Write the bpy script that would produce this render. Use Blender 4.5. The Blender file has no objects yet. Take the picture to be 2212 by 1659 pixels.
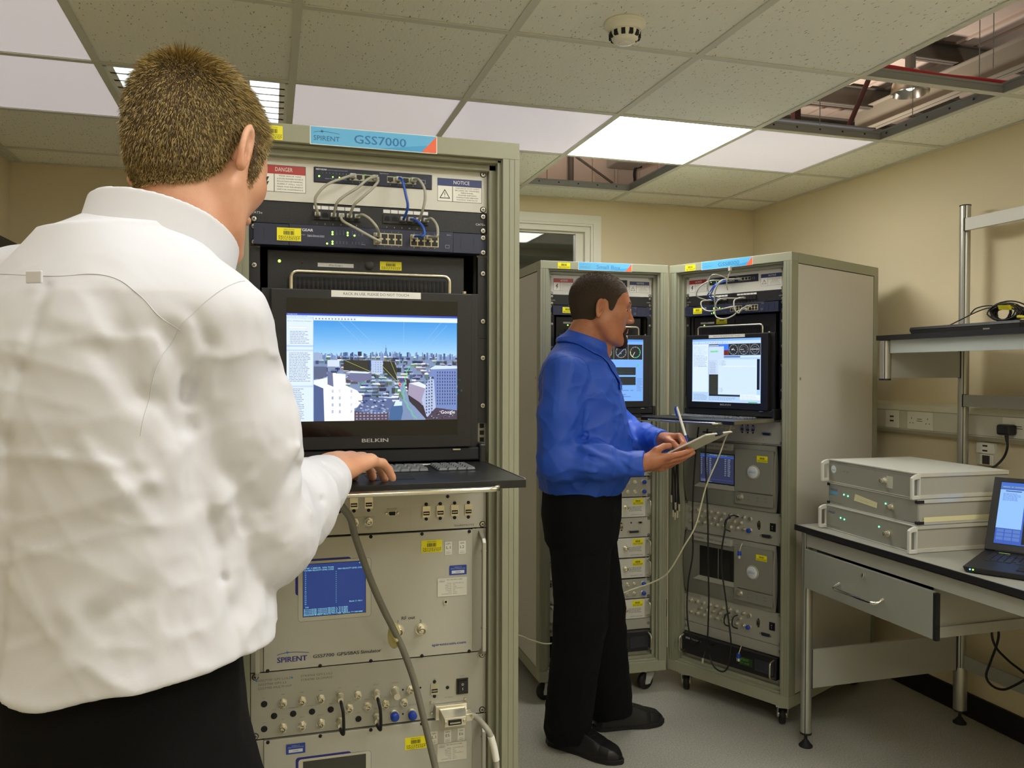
import bpy, math, random
import numpy as np
from mathutils import Matrix, Vector
random.seed(7)
SC = bpy.context.scene
COL = SC.collection
R = math.radians
PI = math.pi
CEIL = 2.426

# ---------------------------------------------------------------- camera
YAW, PITCH, ROLL, FPX = 0.28826, -0.01527, 0.0025, 1757.45
cam_d = bpy.data.cameras.new('camera')
cam = bpy.data.objects.new('camera', cam_d)
COL.objects.link(cam)
_f = Vector((math.sin(YAW) * math.cos(PITCH), math.cos(YAW) * math.cos(PITCH), math.sin(PITCH)))
_r0 = Vector((math.cos(YAW), -math.sin(YAW), 0))
_u0 = _r0.cross(_f)
_r = math.cos(ROLL) * _r0 + math.sin(ROLL) * _u0
_u = -math.sin(ROLL) * _r0 + math.cos(ROLL) * _u0
M = Matrix((_r, _u, -_f)).transposed().to_4x4()
M.translation = Vector((-0.072, -2.27, 1.446))
cam.matrix_world = M
cam_d.sensor_width = 36.0
cam_d.lens = FPX / 2212 * 36.0
cam_d.clip_start = 0.02
SC.camera = cam

# ---------------------------------------------------------------- world, exposure
SC.view_settings.view_transform = 'Standard'
SC.view_settings.look = 'None'
SC.view_settings.gamma = 1.0
SC.view_settings.use_curve_mapping = False
SC.view_settings.exposure = 0.18
W = bpy.data.worlds.new('world')
SC.world = W
W.use_nodes = True
W.node_tree.nodes['Background'].inputs[0].default_value = (0.5, 0.52, 0.5, 1)
W.node_tree.nodes['Background'].inputs[1].default_value = 0.15

# lamps of the room: strength of the luminous ceiling panels
LAMP = 16.0
LAMP_COL = (1.0, 0.99, 0.95)
LAMP_BACK = 13.0
SC.cycles.max_bounces = 12
SC.cycles.diffuse_bounces = 7
SC.cycles.glossy_bounces = 4


# ---------------------------------------------------------------- materials
def s2l(c):
    return tuple(((v / 255) / 12.92 if v / 255 <= 0.04045 else ((v / 255 + 0.055) / 1.055) ** 2.4) for v in c)


MATS = {}


def mat(name, rgb, rough=0.6, metal=0.0, bump=0.0, scale=60.0, vary=0.0, spec=0.5, emit=None, strength=0.0, detail=3.0, sss=0.0, coat=0.0):
    if name in MATS:
        return MATS[name]
    m = bpy.data.materials.new(name)
    m.use_nodes = True
    nt = m.node_tree
    b = nt.nodes['Principled BSDF']
    c = (*s2l(rgb), 1)
    b.inputs['Base Color'].default_value = c
    b.inputs['Roughness'].default_value = rough
    b.inputs['Metallic'].default_value = metal
    b.inputs['Specular IOR Level'].default_value = spec
    b.inputs['Coat Weight'].default_value = coat
    if sss:
        b.inputs['Subsurface Weight'].default_value = sss
        b.inputs['Subsurface Radius'].default_value = (0.012, 0.005, 0.003)
        b.inputs['Subsurface Scale'].default_value = 0.5
    if emit:
        b.inputs['Emission Color'].default_value = (*emit, 1)
        b.inputs['Emission Strength'].default_value = strength
    if bump or vary:
        tc = nt.nodes.new('ShaderNodeTexCoord')
        n = nt.nodes.new('ShaderNodeTexNoise')
        n.inputs['Scale'].default_value = scale
        n.inputs['Detail'].default_value = detail
        nt.links.new(tc.outputs['Object'], n.inputs['Vector'])
        if bump:
            bp = nt.nodes.new('ShaderNodeBump')
            bp.inputs['Strength'].default_value = min(1.0, bump)
            bp.inputs['Distance'].default_value = 0.002 * max(1.0, bump)
            nt.links.new(n.outputs['Fac'], bp.inputs['Height'])
            nt.links.new(bp.outputs['Normal'], b.inputs['Normal'])
        if vary:
            r = nt.nodes.new('ShaderNodeValToRGB')
            r.color_ramp.elements[0].position = 0.3
            r.color_ramp.elements[1].position = 0.7
            r.color_ramp.elements[0].color = tuple(v * (1 - vary) for v in c[:3]) + (1,)
            r.color_ramp.elements[1].color = tuple(min(1, v * (1 + vary)) for v in c[:3]) + (1,)
            nt.links.new(n.outputs['Fac'], r.inputs['Fac'])
            nt.links.new(r.outputs['Color'], b.inputs['Base Color'])
    MATS[name] = m
    return m


def mat_attr(name, screen=0.0, rough=0.6):
    """colour comes from the 'col' attribute: printed surfaces, or lit displays when screen > 0"""
    if name in MATS:
        return MATS[name]
    m = bpy.data.materials.new(name)
    m.use_nodes = True
    nt = m.node_tree
    b = nt.nodes['Principled BSDF']
    a = nt.nodes.new('ShaderNodeAttribute')
    a.attribute_name = 'col'
    b.inputs['Roughness'].default_value = rough
    if screen:
        b.inputs['Base Color'].default_value = (0.01, 0.01, 0.012, 1)
        b.inputs['Roughness'].default_value = 0.25
        nt.links.new(a.outputs['Color'], b.inputs['Emission Color'])
        b.inputs['Emission Strength'].default_value = screen
    else:
        nt.links.new(a.outputs['Color'], b.inputs['Base Color'])
    MATS[name] = m
    return m


PRINT = mat_attr('printed_ink', 0, 0.5)
PRINT_GLOSS = mat_attr('glossy_sticker', 0, 0.3)
SCREEN = mat_attr('lit_display', 1.0)
SCREEN_DIM = mat_attr('dim_display', 0.55)

M_RACK = mat('rack_olive_grey_paint', (150, 151, 128), 0.5, bump=0.15, scale=900)
M_RACK_EXT = mat('rack_extruded_post', (142, 143, 121), 0.42)
M_SIDE = mat('rack_side_panel_beige', (203, 200, 189), 0.6, bump=0.5, scale=700, vary=0.03)
M_DARK = mat('rack_dark_interior', (22, 22, 22), 0.8)
M_RAIL = mat('zinc_mounting_rail', (146, 145, 131), 0.45, 0.6)
M_BLACK = mat('black_painted_steel', (25, 25, 26), 0.45, bump=0.2, scale=600)
M_BLACKP = mat('black_plastic', (24, 24, 26), 0.38)
M_MATTEB = mat('matt_black_plastic', (14, 14, 15), 0.7)
M_NAVY = mat('navy_switch_casing', (32, 38, 62), 0.42, bump=0.1, scale=800)
M_GREYP = mat('light_grey_panel_paint', (209, 207, 195), 0.5, bump=0.15, scale=800)
M_PANEL = mat('satin_silver_faceplate', (187, 186, 174), 0.42, 0.25, bump=0.08, scale=500)
M_PANEL2 = mat('warm_silver_faceplate', (174, 173, 160), 0.42, 0.3, bump=0.08, scale=500)
M_SIMGREY = mat('moulded_grey_front', (129, 128, 117), 0.5, bump=0.1, scale=500)
M_SIMLIGHT = mat('moulded_pale_grey_front', (162, 160, 148), 0.5, bump=0.1, scale=500)
M_CHROME = mat('polished_chrome', (225, 222, 205), 0.14, 1.0)
M_STEEL = mat('brushed_steel', (205, 200, 180), 0.28, 1.0)
M_NICKEL = mat('nickel_connector', (226, 222, 204), 0.3, 0.9)
M_GOLD = mat('brass_contact', (226, 214, 170), 0.3, 1.0)
M_SCREW = mat('zinc_screw', (200, 198, 185), 0.3, 1.0)
M_CABLE = mat('grey_patch_cable', (164, 162, 146), 0.45)
M_CABLE_BLUE = mat('blue_patch_cable', (38, 82, 175), 0.4)
M_CLEAR = mat('clear_plug_plastic', (190, 190, 180), 0.15)
M_CABLE_DK = mat('thick_grey_cable', (114, 112, 98), 0.5)
M_CABLE_BLK = mat('black_cable_rubber', (14, 14, 14), 0.5)
M_CABLE_WHT = mat('pale_cord', (205, 202, 165), 0.5)
M_BLUECAP = mat('blue_dust_cap', (22, 62, 165), 0.35)
M_WHITE = mat('white_label', (235, 234, 225), 0.5)
M_SCRGLASS = mat('display_glass_black', (10, 10, 11), 0.09)
M_LEDG = mat('green_led_lens', (120, 255, 60), 0.3, emit=(0.35, 1.0, 0.1), strength=3.0)
M_LEDT = mat('aqua_led_lens', (80, 255, 170), 0.3, emit=(0.1, 1.0, 0.45), strength=4.0)
M_LEDR = mat('dull_red_led', (120, 20, 25), 0.3)
M_LEDB = mat('blue_led_lens', (60, 140, 255), 0.3, emit=(0.1, 0.45, 1.0), strength=4.0)


# ---------------------------------------------------------------- mesh builder
class MB:
    def __init__(self):
        self.v = []
        self.f = []
        self.mi = []
        self.cur = 0

    def m(self, i):
        self.cur = i
        return self

    def add(self, vs, fs):
        o = len(self.v)
        self.v += [tuple(map(float, p)) for p in vs]
        self.f += [tuple(i + o for i in q) for q in fs]
        self.mi += [self.cur] * len(fs)
        return self

    def box(self, x0, x1, y0, y1, z0, z1):
        if x0 > x1: x0, x1 = x1, x0
        if y0 > y1: y0, y1 = y1, y0
        if z0 > z1: z0, z1 = z1, z0
        v = [(x, y, z) for x in (x0, x1) for y in (y0, y1) for z in (z0, z1)]
        return self.add(v, [(0, 1, 3, 2), (4, 6, 7, 5), (0, 4, 5, 1), (2, 3, 7, 6), (0, 2, 6, 4), (1, 5, 7, 3)])

    def hexa(self, p):
        """eight corners: bottom ring of four (ccw), top ring of four"""
        return self.add(p, [(3, 2, 1, 0), (4, 5, 6, 7), (0, 1, 5, 4), (1, 2, 6, 5), (2, 3, 7, 6), (3, 0, 4, 7)])

    def prism(self, poly, a0, a1, axis='z'):
        """poly (2D ccw) extruded along an axis"""
        def P(u, v, w):
            return {'z': (u, v, w), 'y': (u, w, v), 'x': (w, u, v)}[axis]
        n = len(poly)
        v = [P(u, w, a0) for u, w in poly] + [P(u, w, a1) for u, w in poly]
        f = [tuple(range(n - 1, -1, -1)), tuple(range(n, 2 * n))] + [(i, (i + 1) % n, n + (i + 1) % n, n + i) for i in range(n)]
        if axis == 'y':
            f = [tuple(reversed(q)) for q in f]
        return self.add(v, f)

    def tube(self, pts, r, n=8, caps=True):
        pts = [Vector(p) for p in pts]
        rs = r if isinstance(r, (list, tuple)) else [r] * len(pts)
        vs, fs = [], []
        t0 = (pts[1] - pts[0]).normalized()
        a = t0.orthogonal().normalized()
        for i, p in enumerate(pts):
            if i == 0: t = pts[1] - pts[0]
            elif i == len(pts) - 1: t = pts[-1] - pts[-2]
            else: t = (pts[i + 1] - p).normalized() + (p - pts[i - 1]).normalized()
            if t.length < 1e-9: t = t0
            t = t.normalized()
            a = a - t * a.dot(t)
            if a.length < 1e-6: a = t.orthogonal()
            a.normalize()
            b = t.cross(a)
            for k in range(n):
                an = 2 * PI * k / n
                vs.append(p + (a * math.cos(an) + b * math.sin(an)) * rs[i])
        for i in range(len(pts) - 1):
            for k in range(n):
                fs.append((i * n + k, i * n + (k + 1) % n, (i + 1) * n + (k + 1) % n, (i + 1) * n + k))
        if caps:
            fs.append(tuple(range(n - 1, -1, -1)))
            fs.append(tuple(range((len(pts) - 1) * n, len(pts) * n)))
        return self.add(vs, fs)

    def cyl(self, p0, p1, r0, r1=None, n=24):
        return self.tube([p0, p1], [r0, r0 if r1 is None else r1], n)

    def lathe(self, prof, c=(0, 0, 0), axis='z', n=24):
        """prof: list of (radius, height along axis)"""
        vs, fs = [], []
        for r, h in prof:
            for k in range(n):
                an = 2 * PI * k / n
                u, v = r * math.cos(an), r * math.sin(an)
                p = {'z': (u, v, h), 'y': (v, h, u), 'x': (h, u, v)}[axis]
                vs.append((p[0] + c[0], p[1] + c[1], p[2] + c[2]))
        for i in range(len(prof) - 1):
            for k in range(n):
                fs.append((i * n + k, i * n + (k + 1) % n, (i + 1) * n + (k + 1) % n, (i + 1) * n + k))
        fs.append(tuple(range(n - 1, -1, -1)))
        fs.append(tuple(range((len(prof) - 1) * n, len(prof) * n)))
        return self.add(vs, fs)

    def sphere(self, c, r, n=12, sz=(1, 1, 1)):
        prof = [(max(1e-5, r * math.sin(PI * i / n)), -r * math.cos(PI * i / n)) for i in range(n + 1)]
        o = len(self.v)
        self.lathe(prof, (0, 0, 0), 'z', n * 2)
        for i in range(o, len(self.v)):
            x, y, z = self.v[i]
            self.v[i] = (x * sz[0] + c[0], y * sz[1] + c[1], z * sz[2] + c[2])
        return self

    def xf(self, mtx, start=0):
        for i in range(start, len(self.v)):
            self.v[i] = tuple(mtx @ Vector(self.v[i]))
        return self

    def mesh(self, name, mats, smooth=None, off=(0, 0, 0)):
        me = bpy.data.meshes.new(name)
        ox, oy, oz = off
        me.from_pydata([(x - ox, y - oy, z - oz) for x, y, z in self.v], [], self.f)
        for m_ in (mats if isinstance(mats, (list, tuple)) else [mats]):
            me.materials.append(m_)
        if self.mi and max(self.mi):
            me.polygons.foreach_set('material_index', self.mi)
        me.update()
        if smooth:
            me.polygons.foreach_set('use_smooth', [True] * len(me.polygons))
            me.set_sharp_from_angle(angle=R(smooth))
        return me

    def build(self, name, mats, parent=None, smooth=None, bevel=0.0, off=None):
        if off is None:
            off = OFF.get(parent.name, (0, 0, 0)) if parent is not None else (0, 0, 0)
        o = bpy.data.objects.new(name, self.mesh(name, mats, smooth, off))
        COL.objects.link(o)
        if parent is not None:
            o.parent = parent
            OFF[o.name] = off
        if bevel:
            b = o.modifiers.new('bevel', 'BEVEL')
            b.width = bevel
            b.segments = 2
            b.limit_method = 'ANGLE'
            b.angle_limit = R(40)
            b.harden_normals = False
        return o


OFF = {}


def tag(o, label=None, cat=None, group=None, kind=None):
    if label: o['label'] = label
    if cat: o['category'] = cat
    if group: o['group'] = group
    if kind: o['kind'] = kind
    return o


def struct(name, mb, mats, smooth=None, bevel=0.0):
    o = mb.build(name, mats, None, smooth, bevel)
    o['kind'] = 'structure'
    return o


class Frame:
    """a placement frame: rotation about z and an origin on the floor"""
    def __init__(self, x=0, y=0, z=0, deg=0):
        self.deg = deg
        self.M = Matrix.Translation((x, y, z)) @ Matrix.Rotation(R(deg), 4, 'Z')

    def thing(self, name, label, cat, base, group=None):
        o = bpy.data.objects.new(name, None)
        o.empty_display_size = 0.05
        COL.objects.link(o)
        o.matrix_world = self.M @ Matrix.Translation(base)
        OFF[o.name] = tuple(base)
        return tag(o, label, cat, group)

    def mesh_thing(self, mb, name, mats, label, cat, base, group=None, smooth=None, bevel=0.0):
        o = mb.build(name, mats, None, smooth, bevel, off=base)
        o.matrix_world = self.M @ Matrix.Translation(base)
        return tag(o, label, cat, group)


WORLD = Frame()
SHARED = {}


def shared(key, fn):
    if key not in SHARED:
        SHARED[key] = fn()
    return SHARED[key]


def place(name, me, parent, pos, rot=None):
    """a part with shared mesh data, at a position given in the thing's frame"""
    o = bpy.data.objects.new(name, me)
    COL.objects.link(o)
    o.parent = parent
    off = OFF.get(parent.name, (0, 0, 0))
    o.location = (pos[0] - off[0], pos[1] - off[1], pos[2] - off[2])
    if rot: o.rotation_euler = rot
    OFF[o.name] = tuple(pos)
    return o


# ---------------------------------------------------------------- printed graphics
TEXTS = {}


def text_geo(s):
    if s not in TEXTS:
        cu = bpy.data.curves.new('t', 'FONT')
        cu.body = s
        cu.size = 1.0
        cu.resolution_u = 2
        ob = bpy.data.objects.new('t', cu)
        me = ob.to_mesh()
        vs = [(v.co.x, v.co.y) for v in me.vertices]
        fs = [tuple(p.vertices) for p in me.polygons]
        ob.to_mesh_clear()
        bpy.data.objects.remove(ob)
        bpy.data.curves.remove(cu)
        if vs:
            xs = [v[0] for v in vs]
            TEXTS[s] = (vs, fs, min(xs), max(xs))
        else:
            TEXTS[s] = ([], [], 0, 1)
    return TEXTS[s]


class Draw:
    """flat artwork on a plane y = const of a frame, facing -y, u to the right and v up"""
    def __init__(self, y, step=0.00006):
        self.y = y
        self.step = step
        self.L = 0
        self.v = []
        self.f = []
        self.c = []

    def poly(self, pts, rgb, up=True, lin=False):
        if up: self.L += 1
        y = self.y - self.L * self.step
        o = len(self.v)
        self.v += [(p[0], y, p[1]) for p in pts]
        self.f.append(tuple(range(o, o + len(pts))))
        self.c.append(rgb if lin else s2l(rgb))
        return self

    def rect(self, x0, z0, x1, z1, rgb, up=True):
        return self.poly([(x0, z0), (x1, z0), (x1, z1), (x0, z1)], rgb, up)

    def frame(self, x0, z0, x1, z1, t, rgb, up=True):
        if up: self.L += 1
        self.rect(x0, z0, x1, z0 + t, rgb, False)
        self.rect(x0, z1 - t, x1, z1, rgb, False)
        self.rect(x0, z0, x0 + t, z1, rgb, False)
        return self.rect(x1 - t, z0, x1, z1, rgb, False)

    def rrect(self, x0, z0, x1, z1, r, rgb):
        pts = []
        for cx, cz, a0 in ((x1 - r, z0 + r, -90), (x1 - r, z1 - r, 0), (x0 + r, z1 - r, 90), (x0 + r, z0 + r, 180)):
            for k in range(5):
                a = R(a0 + k * 22.5)
                pts.append((cx + r * math.cos(a), cz + r * math.sin(a)))
        return self.poly(pts, rgb)

    def disc(self, x, z, r, rgb, n=16, up=True):
        return self.poly([(x + r * math.cos(2 * PI * k / n), z + r * math.sin(2 * PI * k / n)) for k in range(n)], rgb, up)

    def ring(self, x, z, r, t, rgb, a0=0, a1=360, n=24, up=True):
        if up: self.L += 1
        for k in range(n):
            p = R(a0 + (a1 - a0) * k / n)
            q = R(a0 + (a1 - a0) * (k + 1) / n)
            self.poly([(x + (r - t) * math.cos(p), z + (r - t) * math.sin(p)), (x + r * math.cos(p), z + r * math.sin(p)),
                       (x + r * math.cos(q), z + r * math.sin(q)), (x + (r - t) * math.cos(q), z + (r - t) * math.sin(q))], rgb, False)
        return self

    def line(self, pts, t, rgb, up=True):
        if up: self.L += 1
        for (x0, z0), (x1, z1) in zip(pts, pts[1:]):
            dx, dz = x1 - x0, z1 - z0
            l = math.hypot(dx, dz) or 1
            nx, nz = -dz / l * t / 2, dx / l * t / 2
            self.poly([(x0 - nx, z0 - nz), (x1 - nx, z1 - nz), (x1 + nx, z1 + nz), (x0 + nx, z0 + nz)], rgb, False)
        return self

    def text(self, s, x, z, h, rgb, w=None, align='l', up=True, bold=0.0, slant=0.0, rot=0.0):
        """baseline start (x, z), cap height h, optional total width w"""
        if up: self.L += 1
        vs, fs, a, b = text_geo(s)
        k = h / 0.69
        kx = (w / (b - a)) if w else k
        W_ = (b - a) * kx
        x0 = x if align == 'l' else (x - W_ / 2 if align == 'c' else x - W_)
        c = s2l(rgb)
        for dx in ((0, bold) if bold else (0,)):
            y = self.y - self.L * self.step - (dx and 0.00001)
            o = len(self.v)
            for px, pz in vs:
                ux, uz = (px - a) * kx + slant * pz * k, pz * k
                if rot:
                    ux, uz = ux * math.cos(rot) - uz * math.sin(rot), ux * math.sin(rot) + uz * math.cos(rot)
                self.v.append((x0 + ux + dx, y, z + uz))
            self.f += [tuple(i + o for i in q) for q in fs]
            self.c += [c] * len(fs)
        return self

    def build(self, name, parent, material=None):
        me = bpy.data.meshes.new(name)
        ox, oy, oz = OFF.get(parent.name, (0, 0, 0))
        me.from_pydata([(x - ox, y - oy, z - oz) for x, y, z in self.v], [], self.f)
        at = me.color_attributes.new('col', 'FLOAT_COLOR', 'CORNER')
        arr = np.ones((len(me.loops), 4), dtype=np.float32)
        i = 0
        for q, c in zip(self.f, self.c):
            arr[i:i + len(q), :3] = c
            i += len(q)
        at.data.foreach_set('color', arr.ravel())
        me.materials.append(material or PRINT)
        o = bpy.data.objects.new(name, me)
        COL.objects.link(o)
        o.parent = parent
        OFF[o.name] = (ox, oy, oz)
        return o


def smooth_path(pts, n=6):
    """Catmull-Rom through the points"""
    P = [Vector(p) for p in pts]
    P = [P[0] * 2 - P[1]] + P + [P[-1] * 2 - P[-2]]
    out = []
    for i in range(1, len(P) - 2):
        for k in range(n):
            t = k / n
            a, b, c, d = P[i - 1], P[i], P[i + 1], P[i + 2]
            out.append(0.5 * ((2 * b) + (c - a) * t + (2 * a - 5 * b + 4 * c - d) * t * t + (3 * b - a - 3 * c + d) * t ** 3))
    out.append(P[-2])
    return out

# ================================================================ the room
XL, XR, YB, YF = -1.245, 2.744, 2.072, -4.2
M_WALL = mat('cream_emulsion_wall', (222, 209, 175), 0.85, bump=0.25, scale=500, vary=0.02)
M_TRIMW = mat('white_gloss_trim', (232, 231, 215), 0.4)


def floor_material():
    m = bpy.data.materials.new('speckled_vinyl_floor')
    m.use_nodes = True
    nt = m.node_tree
    b = nt.nodes['Principled BSDF']
    tc = nt.nodes.new('ShaderNodeTexCoord')
    n1 = nt.nodes.new('ShaderNodeTexNoise'); n1.inputs['Scale'].default_value = 170; n1.inputs['Detail'].default_value = 4
    n2 = nt.nodes.new('ShaderNodeTexNoise'); n2.inputs['Scale'].default_value = 3; n2.inputs['Detail'].default_value = 4
    r1 = nt.nodes.new('ShaderNodeValToRGB')
    r1.color_ramp.elements[0].position = 0.38; r1.color_ramp.elements[1].position = 0.62
    r1.color_ramp.elements[0].color = (*s2l((160, 159, 147)), 1)
    r1.color_ramp.elements[1].color = (*s2l((192, 190, 178)), 1)
    mx = nt.nodes.new('ShaderNodeMixRGB'); mx.blend_type = 'MULTIPLY'; mx.inputs[0].default_value = 0.25
    nt.links.new(tc.outputs['Object'], n1.inputs['Vector']); nt.links.new(tc.outputs['Object'], n2.inputs['Vector'])
    nt.links.new(n1.outputs['Fac'], r1.inputs['Fac'])
    nt.links.new(r1.outputs['Color'], mx.inputs[1]); nt.links.new(n2.outputs['Fac'], mx.inputs[2])
    nt.links.new(mx.outputs[0], b.inputs['Base Color'])
    b.inputs['Roughness'].default_value = 0.42
    return m


def tile_material():
    m = bpy.data.materials.new('fissured_ceiling_tile')
    m.use_nodes = True
    nt = m.node_tree
    b = nt.nodes['Principled BSDF']
    b.inputs['Roughness'].default_value = 0.95
    b.inputs['Specular IOR Level'].default_value = 0.1
    tc = nt.nodes.new('ShaderNodeTexCoord')
    # short fissures: stretched voronoi cells with random turning
    mp = nt.nodes.new('ShaderNodeMapping'); mp.inputs['Rotation'].default_value = (0, 0, 0.7); mp.inputs['Scale'].default_value = (110, 32, 1)
    nz = nt.nodes.new('ShaderNodeTexNoise'); nz.inputs['Scale'].default_value = 30
    ad = nt.nodes.new('ShaderNodeMixRGB'); ad.inputs[0].default_value = 0.025
    vo = nt.nodes.new('ShaderNodeTexVoronoi'); vo.inputs['Scale'].default_value = 1.0
    nt.links.new(tc.outputs['Object'], nz.inputs['Vector'])
    nt.links.new(tc.outputs['Object'], ad.inputs[1]); nt.links.new(nz.outputs['Color'], ad.inputs[2])
    nt.links.new(ad.outputs[0], mp.inputs['Vector']); nt.links.new(mp.outputs['Vector'], vo.inputs['Vector'])
    r = nt.nodes.new('ShaderNodeValToRGB')
    r.color_ramp.elements[0].position = 0.12; r.color_ramp.elements[1].position = 0.18
    r.color_ramp.elements[0].color = (*s2l((158, 154, 130)), 1)
    r.color_ramp.elements[1].color = (*s2l((244, 244, 232)), 1)
    nt.links.new(vo.outputs['Distance'], r.inputs['Fac'])
    nt.links.new(r.outputs['Color'], b.inputs['Base Color'])
    bp = nt.nodes.new('ShaderNodeBump'); bp.inputs['Strength'].default_value = 0.5; bp.inputs['Distance'].default_value = 0.002
    nt.links.new(vo.outputs['Distance'], bp.inputs['Height']); nt.links.new(bp.outputs['Normal'], b.inputs['Normal'])
    return m


M_FLOOR = floor_material()
M_TILE = tile_material()
M_TBAR = mat('painted_ceiling_grid', (214, 214, 200), 0.5)
M_GALV = mat('galvanised_grid_web', (150, 154, 152), 0.45, 0.2)
M_DIFF = mat('white_diffuser_added_glow', (243, 236, 242), 0.3, emit=(1.0, 0.94, 1.0), strength=0.30)  # faint glow added to brighten panels that are themselves unlit
M_LAMP = mat('lit_diffuser', (255, 255, 250), 0.5, emit=LAMP_COL, strength=LAMP)
M_LAMPC = mat('lit_diffuser_soft', (255, 255, 250), 0.5, emit=LAMP_COL, strength=5.0)
M_LAMPB = mat('lit_diffuser_rear', (255, 255, 250), 0.5, emit=LAMP_COL, strength=LAMP_BACK)

struct('floor', MB().box(XL - .1, XR + .1, YF - .1, YB + .1, -0.05, 0), M_FLOOR)
# window opening in the back wall
WX0, WX1, WZ0, WZ1 = 0.86, 1.678, 0.95, 2.273
w = MB()
w.box(XL, WX0, YB, YB + .1, 0, 2.5).box(WX1, XR, YB, YB + .1, 0, 2.5).box(WX0, WX1, YB, YB + .1, 0, WZ0).box(WX0, WX1, YB, YB + .1, WZ1, 2.5)
struct('wall_back', w, M_WALL)
struct('wall_right', MB().box(XR, XR + .1, YF - .1, YB + .1, 0, 2.5), M_WALL)
struct('wall_left', MB().box(XL - .1, XL, YF - .1, YB + .1, 0, 2.5), M_WALL)
struct('wall_front', MB().box(XL, XR, YF - .1, YF, 0, 2.5), M_WALL)
M_SKIRT = mat('black_vinyl_skirting', (16, 16, 18), 0.5)
struct('baseboard_right', MB().box(XR - .012, XR - .0005, YF + .02, YB - .02, 0.001, 0.10), M_SKIRT)
struct('baseboard_back', MB().box(XL + .02, XR - .02, YB - .012, YB - .0005, 0.001, 0.10), M_SKIRT)
struct('baseboard_left', MB().box(XL + .0005, XL + .012, YF + .02, YB - .02, 0.001, 0.10), M_SKIRT)

# suspended ceiling
OPEN = {(3, -1), (3, 0), (2, 2)}
DIFFUSERS = {(-2, 0), (-2, 1), (0, 1), (1, 1), (3, 1)}
LIT = {(2, 1)}
REAR = {(-1, -3), (1, -3), (3, -3), (0, -6), (2, -6)}
TROFFER = {(-1, 1)}
G = 0.6
tl = MB()
grid = MB()
web = MB()
for i in range(-3, 5):
    for j in range(-7, 4):
        x0, x1 = max(XL, i * G), min(XR, (i + 1) * G)
        y0, y1 = max(YF, j * G), min(YB, (j + 1) * G)
        if x1 <= x0 or y1 <= y0: continue
        c = (i, j)
        if c in OPEN or c in DIFFUSERS or c in LIT or c in REAR or c in TROFFER: continue
        tl.box(x0 + .004, x1 - .004, y0 + .004, y1 - .004, CEIL + .001, CEIL + .014)
struct('ceiling', tl, M_TILE)
for i in range(-2, 5):
    grid.box(i * G - .012, i * G + .012, YF, YB, CEIL - .003, CEIL)
    web.box(i * G - .001, i * G + .001, YF, YB, CEIL, CEIL + .038)
    web.box(i * G - .004, i * G + .004, YF, YB, CEIL + .032, CEIL + .04)
for j in range(-7, 4):
    grid.box(XL, XR, j * G - .012, j * G + .012, CEIL - .0031, CEIL - .0001)
    web.box(XL, XR, j * G - .001, j * G + .001, CEIL, CEIL + .034)
    web.box(XL, XR, j * G - .004, j * G + .004, CEIL + .028, CEIL + .036)
grid.box(XL, XL + .022, YF, YB, CEIL - .0032, CEIL - .0002).box(XR - .022, XR, YF, YB, CEIL - .0032, CEIL - .0002)
grid.box(XL, XR, YB - .022, YB, CEIL - .0033, CEIL - .0003).box(XL, XR, YF, YF + .022, CEIL - .0033, CEIL - .0003)
struct('trim_1', grid, M_TBAR)
# punched holes of the web, seen inside the openings
for k in range(11):
    for (xx, ya, yb) in ((2.4, -.6, .6),):
        y = ya + .06 + k * .11
        web.m(1).box(xx - .0045, xx - .0041 + .0003, y - .004, y + .004, CEIL + .018, CEIL + .025)
for k in range(5):
    for (yy, xa) in ((.6, 1.8), (2.4 - .6, 1.2)):
        x = xa + .08 + k * .11
        web.m(1).box(x - .004, x + .004, yy - .0012, yy + .0012, CEIL + .018, CEIL + .025)
struct('trim_2', web, [M_GALV, M_BLACK])

DLAB = {(-2, 0): 'dim white ceiling light panel at the top left corner of the photo',  # panels labelled dim are unlit; their faint glow is added by M_DIFF
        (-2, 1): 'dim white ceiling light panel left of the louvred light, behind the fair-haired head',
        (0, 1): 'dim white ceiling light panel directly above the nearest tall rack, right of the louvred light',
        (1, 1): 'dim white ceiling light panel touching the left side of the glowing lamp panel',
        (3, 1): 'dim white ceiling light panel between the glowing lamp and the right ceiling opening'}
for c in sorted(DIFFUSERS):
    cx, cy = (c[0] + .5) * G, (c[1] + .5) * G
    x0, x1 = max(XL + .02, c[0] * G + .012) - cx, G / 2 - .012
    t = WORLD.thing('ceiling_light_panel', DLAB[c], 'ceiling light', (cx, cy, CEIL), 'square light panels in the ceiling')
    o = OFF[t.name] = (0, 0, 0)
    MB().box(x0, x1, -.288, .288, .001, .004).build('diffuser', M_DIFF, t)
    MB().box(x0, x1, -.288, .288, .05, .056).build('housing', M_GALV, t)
for c in sorted(LIT | REAR):
    cx, cy = (c[0] + .5) * G, (c[1] + .5) * G
    lab = 'brightly glowing square ceiling lamp above the racks at the back' if c in LIT else \
        'lit square ceiling lamp outside the photo, ' + {(-1, -3): 'above the white-shirted man', (1, -3): 'right of the white-shirted man', (3, -3): 'near the right wall', (0, -6): 'behind the camera, left', (2, -6): 'behind the camera, right'}[c]
    t = WORLD.thing('ceiling_lamp', lab, 'ceiling light', (cx, cy, CEIL), 'square light panels in the ceiling' if c in LIT else 'rear ceiling lamps')
    OFF[t.name] = (0, 0, 0)
    MB().box(-.288, .288, -.288, .288, .001, .004).build('diffuser', M_LAMP if c in LIT else M_LAMPC if c == (-1, -3) else M_LAMPB, t)
    MB().box(-.288, .288, -.288, .288, .05, .056).build('housing', M_GALV, t)

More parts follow.
